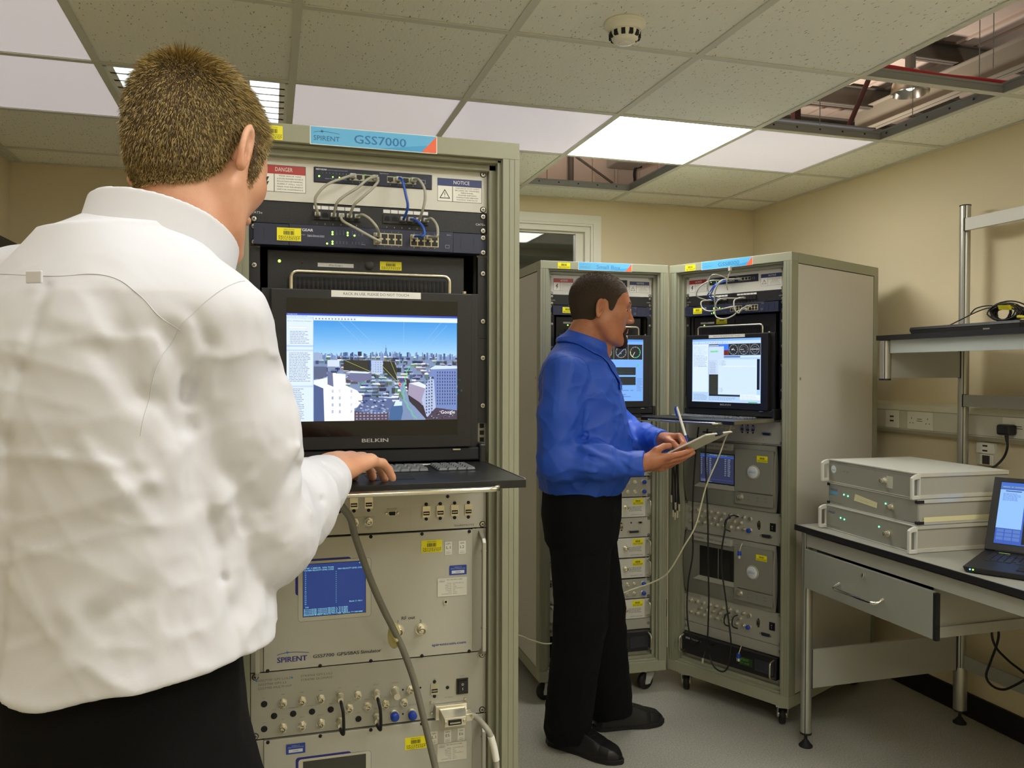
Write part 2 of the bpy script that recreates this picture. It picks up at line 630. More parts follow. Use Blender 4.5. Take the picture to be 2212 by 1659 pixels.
# louvred fluorescent light
M_REFL = mat('mirror_louvre_aluminium', (238, 242, 244), 0.35, 0.6)
M_TUBE = mat('fluorescent_tube', (240, 250, 255), 0.4, emit=(0.86, 0.95, 1.0), strength=9.0)
cx, cy = -.3, .9
t = WORLD.thing('louvre_ceiling_light', 'square fluorescent ceiling light with shiny parabolic louvres, behind the fair-haired head', 'ceiling light', (cx, cy, CEIL))
OFF[t.name] = (0, 0, 0)
hs = MB()
hs.box(-.288, .288, -.288, .288, .09, .094)
hs.box(-.288, -.282, -.288, .288, .0, .09).box(.282, .288, -.288, .288, .0, .09).box(-.288, .288, -.288, -.284, 0, .09).box(-.288, .288, .284, .288, 0, .09)
hs.build('housing', mat('white_enamel_reflector', (244, 246, 248), .4), t)
fr = MB()
fr.box(-.289, .289, -.289, -.277, -.002, .003).box(-.289, .289, .277, .289, -.002, .003).box(-.289, -.277, -.289, .289, -.002, .003).box(.277, .289, -.289, .289, -.002, .003)
fr.build('rim', mat('white_louvre_rim', (225, 228, 225), 0.4), t)
for k in range(4):
    x = -.21 + k * .14
    MB().cyl((x, -.27, .062), (x, .27, .062), .008, n=12).build('tube', M_TUBE, t, smooth=50)
for k in range(5):
    x = -.28 + k * .14
    m_ = MB()
    pts = [(-.022, 0), (-.012, .018), (-.004, .045), (.004, .045), (.012, .018), (.022, 0)]
    m_.prism([(x + u, v) for u, v in reversed(pts)], -.284, .284, 'y')
    m_.build('louvre', M_REFL, t, smooth=40)
for k in range(1, 8):
    y = -.284 + k * .071
    MB().prism([(y - .006, 0), (y + .006, 0), (y + .002, .04), (y - .002, .04)], -.28, .28, 'x').build('cross_blade', M_REFL, t)

# smoke detector
t = WORLD.thing('smoke_detector', 'round white smoke detector on the ceiling', 'smoke detector', (.884, -.153, CEIL - .0005))
OFF[t.name] = (0, 0, 0)
M_SMK = mat('off_white_abs', (232, 230, 214), 0.4)
MB().lathe([(.058, 0), (.058, -.010), (.05, -.016), (.047, -.020), (.047, -.026)], n=40).build('base', M_SMK, t, smooth=40)
MB().lathe([(.044, -.026), (.043, -.034), (.034, -.050), (.024, -.056), (.001, -.058)], n=40).build('head', M_SMK, t, smooth=50)
for k in range(12):
    a = 2 * PI * k / 12
    m_ = MB().box(-.0055, .0055, .0365, .0445, -.044, -.029)
    m_.xf(Matrix.Rotation(a, 4, 'Z'))
    m_.build('slot', M_MATTEB, t)
MB().lathe([(.0175, -.055), (.0175, -.0585), (.014, -.0600), (.001, -.0602)], n=24).build('cap', M_SMK, t, smooth=40)
MB().sphere((.028, -.014, -.0535), .0026, 8).build('indicator', M_LEDR, t, smooth=60)

# ---------------------------------------------------------------- the roof space above the openings
M_ROOF = mat('roof_lining_pinkish', (186, 168, 150), 0.8)
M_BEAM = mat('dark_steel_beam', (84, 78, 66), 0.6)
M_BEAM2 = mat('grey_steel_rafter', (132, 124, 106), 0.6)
M_RUST = mat('red_oxide_strut', (80, 40, 32), 0.6)
RZ = 5.2
rf = MB()
rf.box(-4, 14, -6, 9, RZ, RZ + .1)
for k in range(60):
    x = -4 + k * .3
    rf.box(x, x + .03, -6, 9, RZ - .03, RZ)
struct('ceiling_roof', rf, M_ROOF)
sd = MB()
sd.box(-4, 4.6, 6.0, 6.1, 2.5, RZ).box(4.6, 4.7, 6.0, 8.8, 2.5, RZ).box(4.6, 14, 8.7, 8.8, 2.5, RZ)
for k in range(33):
    x = -4 + k * .26
    sd.box(x, x + .03, 5.97, 6.0, 2.5, RZ)
struct('wall_siding', sd, M_ROOF)
struct('wall_siding_right', MB().box(12, 12.1, -6, 9, 2.4, RZ), M_ROOF)


def ibeam(p0, p1, h, wd, name, m_, label, cat='beam', group='steelwork above the ceiling'):
    """an I section from p0 to p1 (horizontal), top flange at the given height"""
    d = Vector(p1) - Vector(p0)
    L = d.length
    a = math.atan2(d.y, d.x)
    m0 = MB()
    m0.box(0, L, -wd / 2, wd / 2, -.012, 0).box(0, L, -wd / 2, wd / 2, -h, -h + .012).box(0, L, -.005, .005, -h, 0)
    o = m0.build(name, m_, None)
    o.location = p0
    o.rotation_euler = (0, -math.asin(d.z / L) if L else 0, a)
    return tag(o, label, cat, group)


# purlins run across, rafters run away
for x0, y, z, h, lab in ((-2, 2.95, 4.9, .16, 'steel purlin at the top edge of the upper right ceiling opening'),
                         (4.8, 5.25, RZ - .03, .2, 'dark steel purlin crossing the middle of the upper right ceiling opening'),
                         (4.8, 6.7, RZ - .03, .26, 'dark steel purlin seen at the top of the lower right opening, behind the lamp dome'),
                         (4.8, 7.3, 4.95, .10, 'dark rail low in the nearer right opening'),
                         (4.8, 7.6, 4.72, .12, 'pale rail just above the grid of the nearer right opening')):
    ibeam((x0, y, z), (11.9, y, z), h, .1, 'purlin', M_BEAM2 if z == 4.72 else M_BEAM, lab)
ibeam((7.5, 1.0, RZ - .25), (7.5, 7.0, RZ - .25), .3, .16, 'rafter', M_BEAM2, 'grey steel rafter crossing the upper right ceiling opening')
for (p, q, lab) in (((7.7, 5.6, RZ - .56), (7.75, 6.9, 3.6), 'diagonal steel brace right of the lamp dome'),
                    ((6.4, 5.25, RZ - .2), (6.05, 5.9, 3.4), 'dark brace just behind the lamp dome'),):
    tag(MB().tube([p, q], .028, 8).build('brace', M_RUST, None), lab, 'brace', 'steelwork above the ceiling')
tag(MB().box(4.39, 4.45, 3.97, 4.03, 2.46, RZ - .03).build('steel_column', M_RUST), 'dark red steel post seen at the left end of the right ceiling opening', 'post')
tag(MB().tube(smooth_path([(1.5, .02, CEIL + .055), (1.9, .02, CEIL + .052), (2.17, .03, CEIL + .05), (2.44, .02, CEIL + .05), (3.2, .03, CEIL + .05), (4.0, .1, CEIL + .05)]), .0085, 10)
    .build('red_cable', mat('red_cable_sheath', (190, 52, 58), 0.4), None, smooth=60), 'red cable lying across the grid of the right ceiling opening', 'cable')
for k, (x, y, lab) in enumerate(((1.8, .3, 'thin wire hanging at the left edge of the lower right ceiling opening'), (2.1, .6, 'pale hanger wire in the middle of the lower right ceiling opening'),
                                 (2.4, .42, 'hanger wire next to the grid corner of the lower right opening'), (2.4, .1, 'hanger wire right of the lamp dome'),
                                 (2.25, -.1, 'hanger wire in the upper right opening, left one'), (2.4, -.35, 'hanger wire in the upper right opening, right one'))):
    tag(MB().cyl((x, y, CEIL + .04), (x, y, RZ), .0018, n=6).build('hanger_wire', M_GALV), lab, 'wire', 'ceiling hanger wires')
# duct and pale tube
tag(MB().box(4.4, 9.0, -.95, -.55, 3.95, 4.3).build('air_duct', mat('pale_insulated_duct', (205, 196, 172), 0.7), bevel=.03), 'pale boxed duct at the upper edge of the right ceiling opening', 'duct')
# high bay lamp
t = WORLD.thing('high_bay_lamp', 'silver dome lamp hanging in the roof space above the right ceiling opening', 'lamp', (5.55, 3.88, 4.0))
OFF[t.name] = (0, 0, 0)
MB().lathe([(.05, .30), (.09, .285), (.16, .22), (.205, .12), (.22, .02), (.215, .0), (.21, .02), (.15, .2), (.05, .27)], n=36).build('reflector', M_STEEL, t, smooth=60)
MB().cyl((0, 0, .28), (0, 0, .46), .06, n=20).build('gear_case', M_BEAM2, t, smooth=40)
MB().cyl((0, 0, .46), (0, 0, (RZ - 4.0) / .75), .008, n=8).build('stem', M_BEAM, t)
MB().sphere((0, 0, .1), .06, 8).build('bulb', mat('high_bay_bulb', (255, 250, 240), 0.3, emit=(1, .95, .9), strength=4), t, smooth=60)
t.scale = (.75, .75, .75)
# things beyond the far opening, on the siding
tag(MB().cyl((3.0, 5.9, 2.6), (3.0, 5.9, RZ), .03, n=14).build('drain_pipe', M_BEAM, None, smooth=50), 'dark vertical pipe seen through the back ceiling opening', 'pipe')
t = WORLD.thing('wall_heater', 'grey box unit on the siding seen through the back ceiling opening', 'heater', (3.6, 5.8, 3.66))
OFF[t.name] = (0, 0, 0)
MB().box(-.17, .17, -.15, .16, 0, .4).build('casing', mat('pale_grey_unit', (176, 170, 156), 0.5), t, bevel=.02)
MB().lathe([(.12, -.15), (.12, -.17), (.1, -.175), (.01, -.16)], (0, 0, .14), 'y', 24).build('fan_guard', M_BEAM2, t, smooth=50)
tag(MB().tube(smooth_path([(3.8, 5.85, 3.68), (3.74, 5.85, 3.66), (3.72, 5.86, 3.6), (3.73, 5.86, 3.4), (3.73, 5.86, 2.6)]), .015, 8).build('flexible_conduit', M_MATTEB, None, smooth=60),
    'dark curved conduit below the grey box unit in the roof space', 'cable')
tag(MB().tube([(3.0, 5.94, 3.8), (3.5, 5.94, 3.5)], .012, 6).build('stay_rod', M_BEAM), 'thin diagonal rod in front of the siding', 'rod')

# unseen area lights facing up, added to brighten the roof space
for k, (x, y) in enumerate(((1.0, -3.0), (8.5, 1.5), (6.5, 6.3), (2.5, 4.0))):
    ld = bpy.data.lights.new('warehouse_fill_light', 'AREA')
    ld.shape = 'DISK'; ld.size = .5; ld.energy = 75; ld.color = (1.0, 0.9, 0.84)
    lo = bpy.data.objects.new('warehouse_fill_light', ld); COL.objects.link(lo)
    lo.location = (x, y, 3.3); lo.rotation_euler = (PI, 0, 0)

# ---------------------------------------------------------------- window to the next room
t = WORLD.thing('window_1', None, None, (WX1 - .4, YB, WZ0)); t['kind'] = 'structure'
OFF[t.name] = (0, 0, 0)
t.location = (0, 0, 0)
fm = MB()
# architrave (moulded) around the opening, proud of the wall
for (a, b, y0, y1) in ((.0, .062, -.016, -.0005), (.012, .05, -.022, -.016)):
    fm.box(WX0 - b, WX0 - a, YB + y0, YB + y1, WZ0 - a, WZ1 + a)
    fm.box(WX1 + a, WX1 + b, YB + y0, YB + y1, WZ0 - a, WZ1 + a)
    fm.box(WX0 - b, WX1 + b, YB + y0, YB + y1, WZ1 + a, WZ1 + b)
    fm.box(WX0 - b, WX1 + b, YB + y0, YB + y1, WZ0 - b, WZ0 - a)
fm.box(WX1 - .03, WX1, YB, YB + .1, WZ0 + .03, WZ1 - .03).box(WX0, WX0 + .03, YB, YB + .1, WZ0 + .03, WZ1 - .03).box(WX0, WX1, YB, YB + .1, WZ1 - .03, WZ1).box(WX0, WX1, YB, YB + .1, WZ0, WZ0 + .03)
fm.box(WX1 - .075, WX1 - .03, YB + .03, YB + .07, WZ0 + .075, WZ1 - .04).box(WX0 + .03, WX0 + .075, YB + .03, YB + .07, WZ0 + .075, WZ1 - .04)
fm.box(WX0 + .03, WX1 - .03, YB + .03, YB + .07, WZ1 - .04, WZ1 - .03).box(WX0 + .03, WX1 - .03, YB + .03, YB + .07, WZ0 + .03, WZ0 + .075)
fm.build('window_frame', M_TRIMW, t)


def glass_mat():
    m = bpy.data.materials.new('clear_window_glass')
    m.use_nodes = True
    nt = m.node_tree
    for n in list(nt.nodes):
        if n.type == 'BSDF_PRINCIPLED': nt.nodes.remove(n)
    o = nt.nodes['Material Output']
    tr = nt.nodes.new('ShaderNodeBsdfTransparent'); tr.inputs[0].default_value = (.8, .82, .8, 1)
    gl = nt.nodes.new('ShaderNodeBsdfGlossy'); gl.inputs['Roughness'].default_value = 0.02
    fr = nt.nodes.new('ShaderNodeFresnel'); fr.inputs[0].default_value = 1.5
    mx = nt.nodes.new('ShaderNodeMixShader')
    nt.links.new(fr.outputs[0], mx.inputs[0]); nt.links.new(tr.outputs[0], mx.inputs[1]); nt.links.new(gl.outputs[0], mx.inputs[2])
    nt.links.new(mx.outputs[0], o.inputs[0])
    return m


M_GLASS = glass_mat()
MB().box(WX0 + .06, WX1 - .07, YB + .048, YB + .053, WZ0 + .06, WZ1 - .035).build('pane', M_GLASS, t)
# the next room: its ceiling, far wall and two light panels
M_DIM = mat('next_room_paint', (178, 176, 158), 0.8)
struct('floor_next_room', MB().box(-1.2, 4, YB + .1, 7.9, -.05, 0), M_FLOOR)
struct('wall_next_room', MB().box(-1.2, 4, 7.9, 8, 0, 2.45).box(-1.3, -1.2, YB + .1, 8, 0, 2.45).box(4, 4.1, YB + .1, 8, 0, 2.45), M_DIM)
struct('ceiling_next_room', MB().box(-1.2, 4, YB + .1, 8, CEIL, CEIL + .015).box(-1.2, 4, 3.9, 4.1, CEIL - .06, CEIL), M_DIM)
for k, (x, y, lab) in enumerate(((1.2, 3.0, 'nearer lit ceiling panel of the next room seen through the window'), (1.3, 4.5, 'farther lit ceiling panel of the next room seen through the window'))):
    t = WORLD.thing('ceiling_lamp', lab, 'ceiling light', (x, y, CEIL - .004), 'lamps of the next room')
    OFF[t.name] = (0, 0, 0)
    MB().box(-.55, .36, -.29, .29, -.004, 0).build('diffuser', mat('next_room_diffuser', (240, 240, 235), .5, emit=(1, 1, .95), strength=7.0), t)
    MB().box(-.56, .37, -.30, .30, 0, .003).build('housing', M_GALV, t)
# dark equipment far left
t = WORLD.thing('dark_cabinet', 'black cabinet top just showing at the left edge behind the white shirt', 'cabinet', (-1.005, 1.2, 0))
OFF[t.name] = (0, 0, 0)
MB().box(-.22, -.05, -.3, .3, 0.05, 1.96).build('body', M_BLACK, t, bevel=.004)
MB().box(-.21, -.06, -.315, -.301, .08, 1.93).build('door', M_BLACKP, t, bevel=.003)
MB().box(-.22, -.05, -.29, .29, 0, .05).build('plinth', M_MATTEB, t)

# ================================================================ equipment racks
# rack frame: x across the front (0..0.6), y into the rack (front face 0), z up
PX0, PX1, PY = .0587, .5413, .05          # the 19 inch panels
RACK_A = Frame(-.170, -.629, 0, 0)
RACK_B = Frame(1.040, 1.054, 0, -1.25)
RACK_C = Frame(1.6554, 1.0568, 0, -65)
YEL = (236, 226, 20)
SKY = (96, 178, 224)


def screw_mesh():
    m_ = MB()
    m_.lathe([(.0052, 0), (.0052, -.0012), (.0046, -.0022), (.0012, -.0025)], axis='y', n=16)
    m_.m(1).box(-.0032, .0032, -.0028, -.0018, -.0007, .0007).box(-.0007, .0007, -.0028, -.0018, -.0032, .0032)
    m_.lathe([(.0066, .0002), (.0066, -.0006)], axis='y', n=16)
    return m_.mesh('screw', [M_SCREW, M_MATTEB], 40)


def ring_mesh():
    return MB().lathe([(.0072, 0), (.0072, -.0008), (.0058, -.0012)], axis='y', n=18).mesh('washer', M_MATTEB, 40)


def small_screw_mesh():
    m_ = MB().lathe([(.0036, 0), (.0036, -.0012), (.0026, -.0022), (.0008, -.0024)], axis='y', n=14)
    return m_.mesh('cap_screw', M_MATTEB, 40)


def bnc_mesh():
    m_ = MB()
    m_.lathe([(.0092, 0), (.0092, -.0022)], axis='y', n=6)
    m_.lathe([(.0072, -.0022), (.0072, -.004), (.0052, -.0045), (.0052, -.013), (.0056, -.0132), (.0056, -.0145), (.0046, -.0147), (.0044, -.006), (.0015, -.006)], axis='y', n=18)
    m_.box(-.0072, .0072, -.0115, -.0095, -.0011, .0011)
    m_.m(1).lathe([(.0013, -.005), (.0013, -.0135), (.0004, -.014)], axis='y', n=10)
    return m_.mesh('bnc_socket', [M_NICKEL, M_GOLD], 40)


def ntype_mesh():
    m_ = MB()
    m_.lathe([(.0125, 0), (.0125, -.002)], axis='y', n=28)
    m_.lathe([(.0095, -.002), (.0095, -.005), (.0078, -.0055), (.0078, -.018), (.0068, -.0185), (.0066, -.008), (.0035, -.008), (.0035, -.016), (.002, -.0165)], axis='y', n=24)
    return m_.mesh('coaxial_socket', M_NICKEL, 40)


def cap_mesh():
    return MB().lathe([(.0098, 0), (.0098, -.002), (.0085, -.002), (.0085, -.008)], axis='y', n=24).mesh('coax_body', M_NICKEL, 40)


def bluecap_mesh():
    return MB().lathe([(.0082, -.007), (.0090, -.008), (.0090, -.018), (.0075, -.0195), (.001, -.020)], axis='y', n=24).mesh('dust_cap', M_BLUECAP, 50)


def place_screws(t, pts, y=None, ring=False):
    me = shared('screw', screw_mesh)
    for (x, z) in pts:
        place('screw', me, t, (x, (PY - .003) if y is None else y, z), (0, random.uniform(0, 1.5), 0))


def led(t, x, z, m_=None, y=PY - .003, r=.0018):
    me = shared('led' + (m_ or M_LEDG).name, lambda: MB().lathe([(.0018, 0), (.0017, -.0009), (.001, -.0014), (.0002, -.0016)], axis='y', n=10).mesh('led', m_ or M_LEDG, 60))
    o = place('led', me, t, (x, y, z))
    if r != .0018: o.scale = (r / .0018,) * 3
    return o


def asset_sticker(d, x0, z0, x1, z1, big=True):
    w_, h = x1 - x0, z1 - z0
    d.rect(x0, z0, x1, z1, YEL)
    d.L += 1
    if big: d.text('SPIRENT POSITION', x0 + w_ / 2, z1 - h * .18, h * .09, (30, 30, 10), w_ * .44, 'c', up=False)
    rnd = random.Random(5)
    x = x0 + w_ * .28
    while x < x0 + w_ * .72:
        b = w_ * rnd.choice((.012, .02, .03))
        d.rect(x, z0 + h * .46, x + b, z1 - h * .24, (30, 30, 10), False)
        x += b + w_ * rnd.choice((.012, .018))
    for k in range(4):
        zz = z0 + h * (.08 + .085 * k)
        x = x0 + w_ * .07
        while x < x0 + w_ * .9:
            b = w_ * rnd.uniform(.03, .09)
            d.rect(x, zz, min(x + b, x1 - w_ * .04), zz + h * .045, (60, 58, 10), False)
            x += b + w_ * .03


def star_logo(d, x, z, w_, rgb, rgb2=None):
    """arched swoosh with a small star"""
    pts = [(x + w_ * k / 12, z + w_ * .06 * math.sin(PI * (k / 12) ** .8)) for k in range(13)]
    d.line(pts, w_ * .018, rgb)
    c = (x + w_ * .32, z + w_ * .06)
    for a in range(8):
        r = w_ * (.075 if a % 2 == 0 else .045)
        an = R(a * 45 + 15)
        d.line([c, (c[0] + r * math.cos(an), c[1] + r * math.sin(an))], w_ * .014, rgb2 or rgb, False)


def rj45(d, x, z, w_=.0115, h=.009, clip_up=True, rgb=(12, 12, 14)):
    d.rect(x - w_ / 2, z - h / 2, x + w_ / 2, z + h / 2, rgb)
    s = 1 if clip_up else -1
    d.rect(x - w_ * .22, z + s * h / 2, x + w_ * .22, z + s * (h / 2 + h * .22), rgb, False)


# ---------------------------------------------------------------- the cabinet itself
def cabinet(F, sign, label, castermode):
    t = F.thing('rack_cabinet', label, 'equipment rack', (.3, .38, 0), 'tall equipment racks')
    W_, D_, Z0, Z1 = .6, .76, .098, 1.925
    fr = MB()
    for s in (0, 1):
        def X(a, b): return (a, b) if s == 0 else (W_ - b, W_ - a)
        for (a, b, y0, y1) in ((0, .0105, 0, .05), (.0105, .0115, .0012, .05), (.0115, .0215, 0, .05), (.0215, .0225, .0012, .05), (.0225, .036, 0, .05),
                               (.036, .0375, .006, .05), (.0375, .0445, .012, .05), (.0445, .0575, .03, .055)):
            x0, x1 = X(a, b)
            fr.box(x0, x1, y0, y1, Z0 + .046, Z1 - .035)
    fr.build('front_post', M_RACK_EXT, t)
    tp = MB()
    tp.box(0, W_, 0, .05, Z1 - .035, Z1)
    tp.box(.036, W_ - .036, .012, .05, Z1 - .042, Z1 - .035).box(.04, W_ - .04, .03, .055, Z1 - .055, Z1 - .042)
    tp.build('top_rail', M_RACK, t, bevel=.0015)
    bt = MB()
    bt.box(0, W_, 0, .05, Z0, Z0 + .046)
    bt.box(.036, W_ - .036, .012, .05, Z0 + .046, Z0 + .053).box(.04, W_ - .04, .03, .055, Z0 + .053, Z0 + .066)
    bt.build('bottom_rail', M_RACK, t, bevel=.0015)
    sf = MB()
    for x0, x1 in ((0, .03), (W_ - .03, W_)):
        sf.box(x0, x1, .05, D_ - .04, Z1 - .04, Z1).box(x0, x1, .05, D_ - .04, Z0, Z0 + .046)
        sf.box(x0, x1, D_ - .04, D_, Z0, Z1)
    sf.box(.03, W_ - .03, D_ - .04, D_, Z1 - .04, Z1).box(.03, W_ - .03, D_ - .04, D_, Z0, Z0 + .046)
    sf.build('side_frame', M_RACK, t)
    for s, nm in ((0, 'side_panel'), (1, 'side_panel')):
        x0, x1 = ((.002, .014) if s == 0 else (W_ - .014, W_ - .002))
        p = MB().box(x0, x1, .053, D_ - .043, Z0 + .049, Z1 - .043).build(nm, M_SIDE, t, bevel=.001)
        xo = .0018 if s == 0 else W_ - .0018
        place('panel_lock', shared('lock', lambda: MB().lathe([(.006, -.004), (.006, .001), (.004, .002), (.001, .002)], axis='x', n=16).mesh('lock', M_STEEL, 40)), p, (xo, .075, 1.42))
    MB().box(.03, W_ - .03, .05, D_ - .04, Z1 - .006, Z1 - .001).build('roof_plate', M_RACK, t)
    MB().box(.03, W_ - .03, .05, D_ - .04, Z0 + .004, Z0 + .010).build('floor_plate', M_DARK, t)
    MB().box(.03, W_ - .03, D_ - .03, D_ - .02, Z0 + .046, Z1 - .04).build('rear_panel', M_DARK, t)
    for s in (0, 1):
        x0, x1 = ((.0577, .078) if s == 0 else (W_ - .078, W_ - .0577))
        rl = MB().box(x0, x1, PY + .006, PY + .04, Z0 + .066, Z1 - .055)
        rl.m(1)
        xc = .0665 if s == 0 else W_ - .0665
        k = 0
        zz = Z0 + .09
        while zz < Z1 - .07:
            rl.box(xc - .0047, xc + .0047, PY + .0052, PY + .0065, zz - .0047, zz + .0047)
            zz += .01482
        rl.build('mounting_rail', [M_RAIL, M_MATTEB], t)
    # castors
    for (x, y, a) in ((.06, .06, castermode), (W_ - .06, .06, castermode + 5), (.06, D_ - .06, 20), (W_ - .06, D_ - .06, -15)):
        c = castor(t, x, y, a)
    # stickers and the name sign on the top rail
    d = Draw(-.0003)
    d.rect(.172, Z1 - .036, .424, Z1 + .0, (225, 228, 225))
    d.rect(.1735, Z1 - .0348, .4225, Z1 - .0012, SKY)
    d.poly([(.1735, Z1 - .0348), (.30, Z1 - .0348), (.4225, Z1 - .018), (.4225, Z1 - .0348)], (70, 158, 212))
    d.poly([(.392, Z1 - .0348), (.4225, Z1 - .0348), (.4225, Z1 - .0012)], (232, 106, 66))
    nav = (28, 92, 150) if F is RACK_A else (70, 150, 198)
    star_logo(d, .179, Z1 - .0125, .05, nav)
    d.text('SPIRENT', .179, Z1 - .0275, .0095, nav, .05)
    d.text(sign, .257 if F is not RACK_B else .257, Z1 - .0275, .0165, (35, 112, 170) if F is RACK_A else (58, 134, 184), .103 if F is not RACK_B else .112, bold=.0006)
    d.build('name_sign', t, PRINT_GLOSS)
    d = Draw(-.0003)
    asset_sticker(d, .078 if F is RACK_B else .086, Z1 - .033, .135 if F is RACK_B else .121 if F is RACK_A else .140, Z1 - .006)
    d.build('asset_sticker', t)
    return t


M_TYRE = mat('black_rubber_tyre', (20, 20, 20), 0.6)


def castor(t, x, y, a):
    m_ = MB()
    m_.box(-.042, .042, -.03, .03, .088, .0975)
    m_.cyl((0, 0, .078), (0, 0, .09), .022, n=20)
    for s in (-1, 1):
        m_.hexa([(-.032, s * .019 - .0015, .028), (-.006, s * .019 - .0015, .028), (-.006, s * .019 + .0015, .028), (-.032, s * .019 + .0015, .028),
                 (-.024, s * .019 - .0015, .082), (.026, s * .019 - .0015, .082), (.026, s * .019 + .0015, .082), (-.024, s * .019 + .0015, .082)])
    m_.box(-.024, .026, -.0205, .0205, .078, .082)
    Mx = Matrix.Rotation(R(a), 4, 'Z')
    off = Vector((x, y, 0))
    m_.xf(Matrix.Translation(off) @ Mx)
    c = m_.build('castor', mat('galvanised_castor', (196, 198, 192), .4, .3), t, smooth=40)
    w_ = MB()
    w_.lathe([(.012, -.012), (.034, -.012), (.0385, -.008), (.0385, .008), (.034, .012), (.012, .012)], (-.018, 0, .0385), 'y', 32)
    w_.xf(Matrix.Translation(off) @ Mx)
    w_.build('wheel', M_TYRE, c, smooth=50)
    h = MB().lathe([(.013, -.0185), (.013, .0185)], (-.018, 0, .0385), 'y', 20)
    h.xf(Matrix.Translation(off) @ Mx)
    h.build('hub', M_STEEL, c, smooth=40)
    return c


WHERE = {id(RACK_A): 'nearest rack', id(RACK_B): 'rack behind the blue-shirted man', id(RACK_C): 'angled right-hand rack'}


def warning_label(d, x0, z0, x1, z1, head, rgb, lines, sign):
    w_, h = x1 - x0, z1 - z0
    d.rect(x0, z0, x1, z1, (40, 42, 78))
    d.rect(x0 + .0008, z0 + .0008, x1 - .0008, z1 - .0008, (232, 230, 218))
    zb = z1 - h * .33
    d.rect(x0 + .0008, zb, x1 - .0008, z1 - .0008, rgb)
    d.text(head, (x0 + x1) / 2 + (.004 if sign else 0), zb + h * .10, h * .15, (225, 222, 215), w_ * .36, 'c')
    xd = x0 + w_ * .34
    d.rect(xd - .0006, z0, xd + .0006, zb, (40, 42, 78))
    if sign == 'bolt':
        cx, cz = x0 + w_ * .17, z0 + h * .33
        d.poly([(cx + .001, cz + h * .22), (cx - .006, cz - h * .02), (cx - .0005, cz + h * .01), (cx - .001, cz - h * .24), (cx + .006, cz + h * .06), (cx + .0015, cz + h * .03), (cx + .006, cz + h * .22)], (25, 25, 35))
    else:
        cx, cz = x0 + w_ * .165, z0 + h * .27
        k = h * .24
        d.poly([(cx - k, cz - k * .6), (cx + k, cz - k * .6), (cx, cz + k * 1.1)], (25, 25, 40))
        d.poly([(cx - k * .76, cz - k * .46), (cx + k * .76, cz - k * .46), (cx, cz + k * .82)], (232, 230, 218))
        d.rect(cx - .0007, cz - k * .02, cx + .0007, cz + k * .5, (25, 25, 40))
        d.rect(cx - .0007, cz - k * .3, cx + .0007, cz - k * .15, (25, 25, 40), False)
    for k, ln in enumerate(lines):
        zz = zb - h * .63 * (k + .9) / (len(lines) + .3)
        d.text(ln, (xd + x1) / 2, zz, h * .045, (40, 40, 50), min(w_ * .55, len(ln) * h * .062), 'c', up=(k == 0))


def warning_panel(F):
    t = F.thing('warning_panel', f'pale top panel with danger and notice labels on the {WHERE[id(F)]}', 'panel', (.3, PY, 1.7845), 'top blanking panels')
    m_ = MB()
    m_.box(PX0, .1815, PY - .003, PY, 1.7845, 1.8725).box(.4225, PX1, PY - .003, PY, 1.7845, 1.8725)
    m_.box(.1815, .4225, PY - .003, PY, 1.7845, 1.826).box(.1815, .4225, PY - .003, PY, 1.857, 1.8725)
    m_.build('faceplate', M_GREYP, t)
    d = Draw(PY - .0032)
    warning_label(d, .074, 1.802, .166, 1.855, 'DANGER' if F is RACK_A else '\u25B2 DANGER', (170, 44, 34),
                  ('THIS RACK HAS', 'A DUAL POWER SOURCE', 'ISOLATION OF NORMAL', 'SUPPLY WILL NOT', 'MAKE THIS EQUIPMENT', 'SAFE FOR MAINTENANCE'), 'bolt')
    d.build('danger_label', t, PRINT_GLOSS)
    d = Draw(PY - .0032)
    warning_label(d, .434, 1.804, .530, 1.8525, 'NOTICE', (48, 62, 110),
                  ('THIS RACK MUST ONLY', 'BE USED BY TRAINED', 'PERSONNEL', 'PLEASE INFORM', 'OPERATORS BEFORE', 'MOVING THE RACK'), 'tri')
    d.build('notice_label', t, PRINT_GLOSS)
    place_screws(t, [(.067, 1.866), (.067, 1.791), (.533, 1.866), (.533, 1.791)])


P8 = [.258, .272, .288, .303, .335, .351, .367, .382]


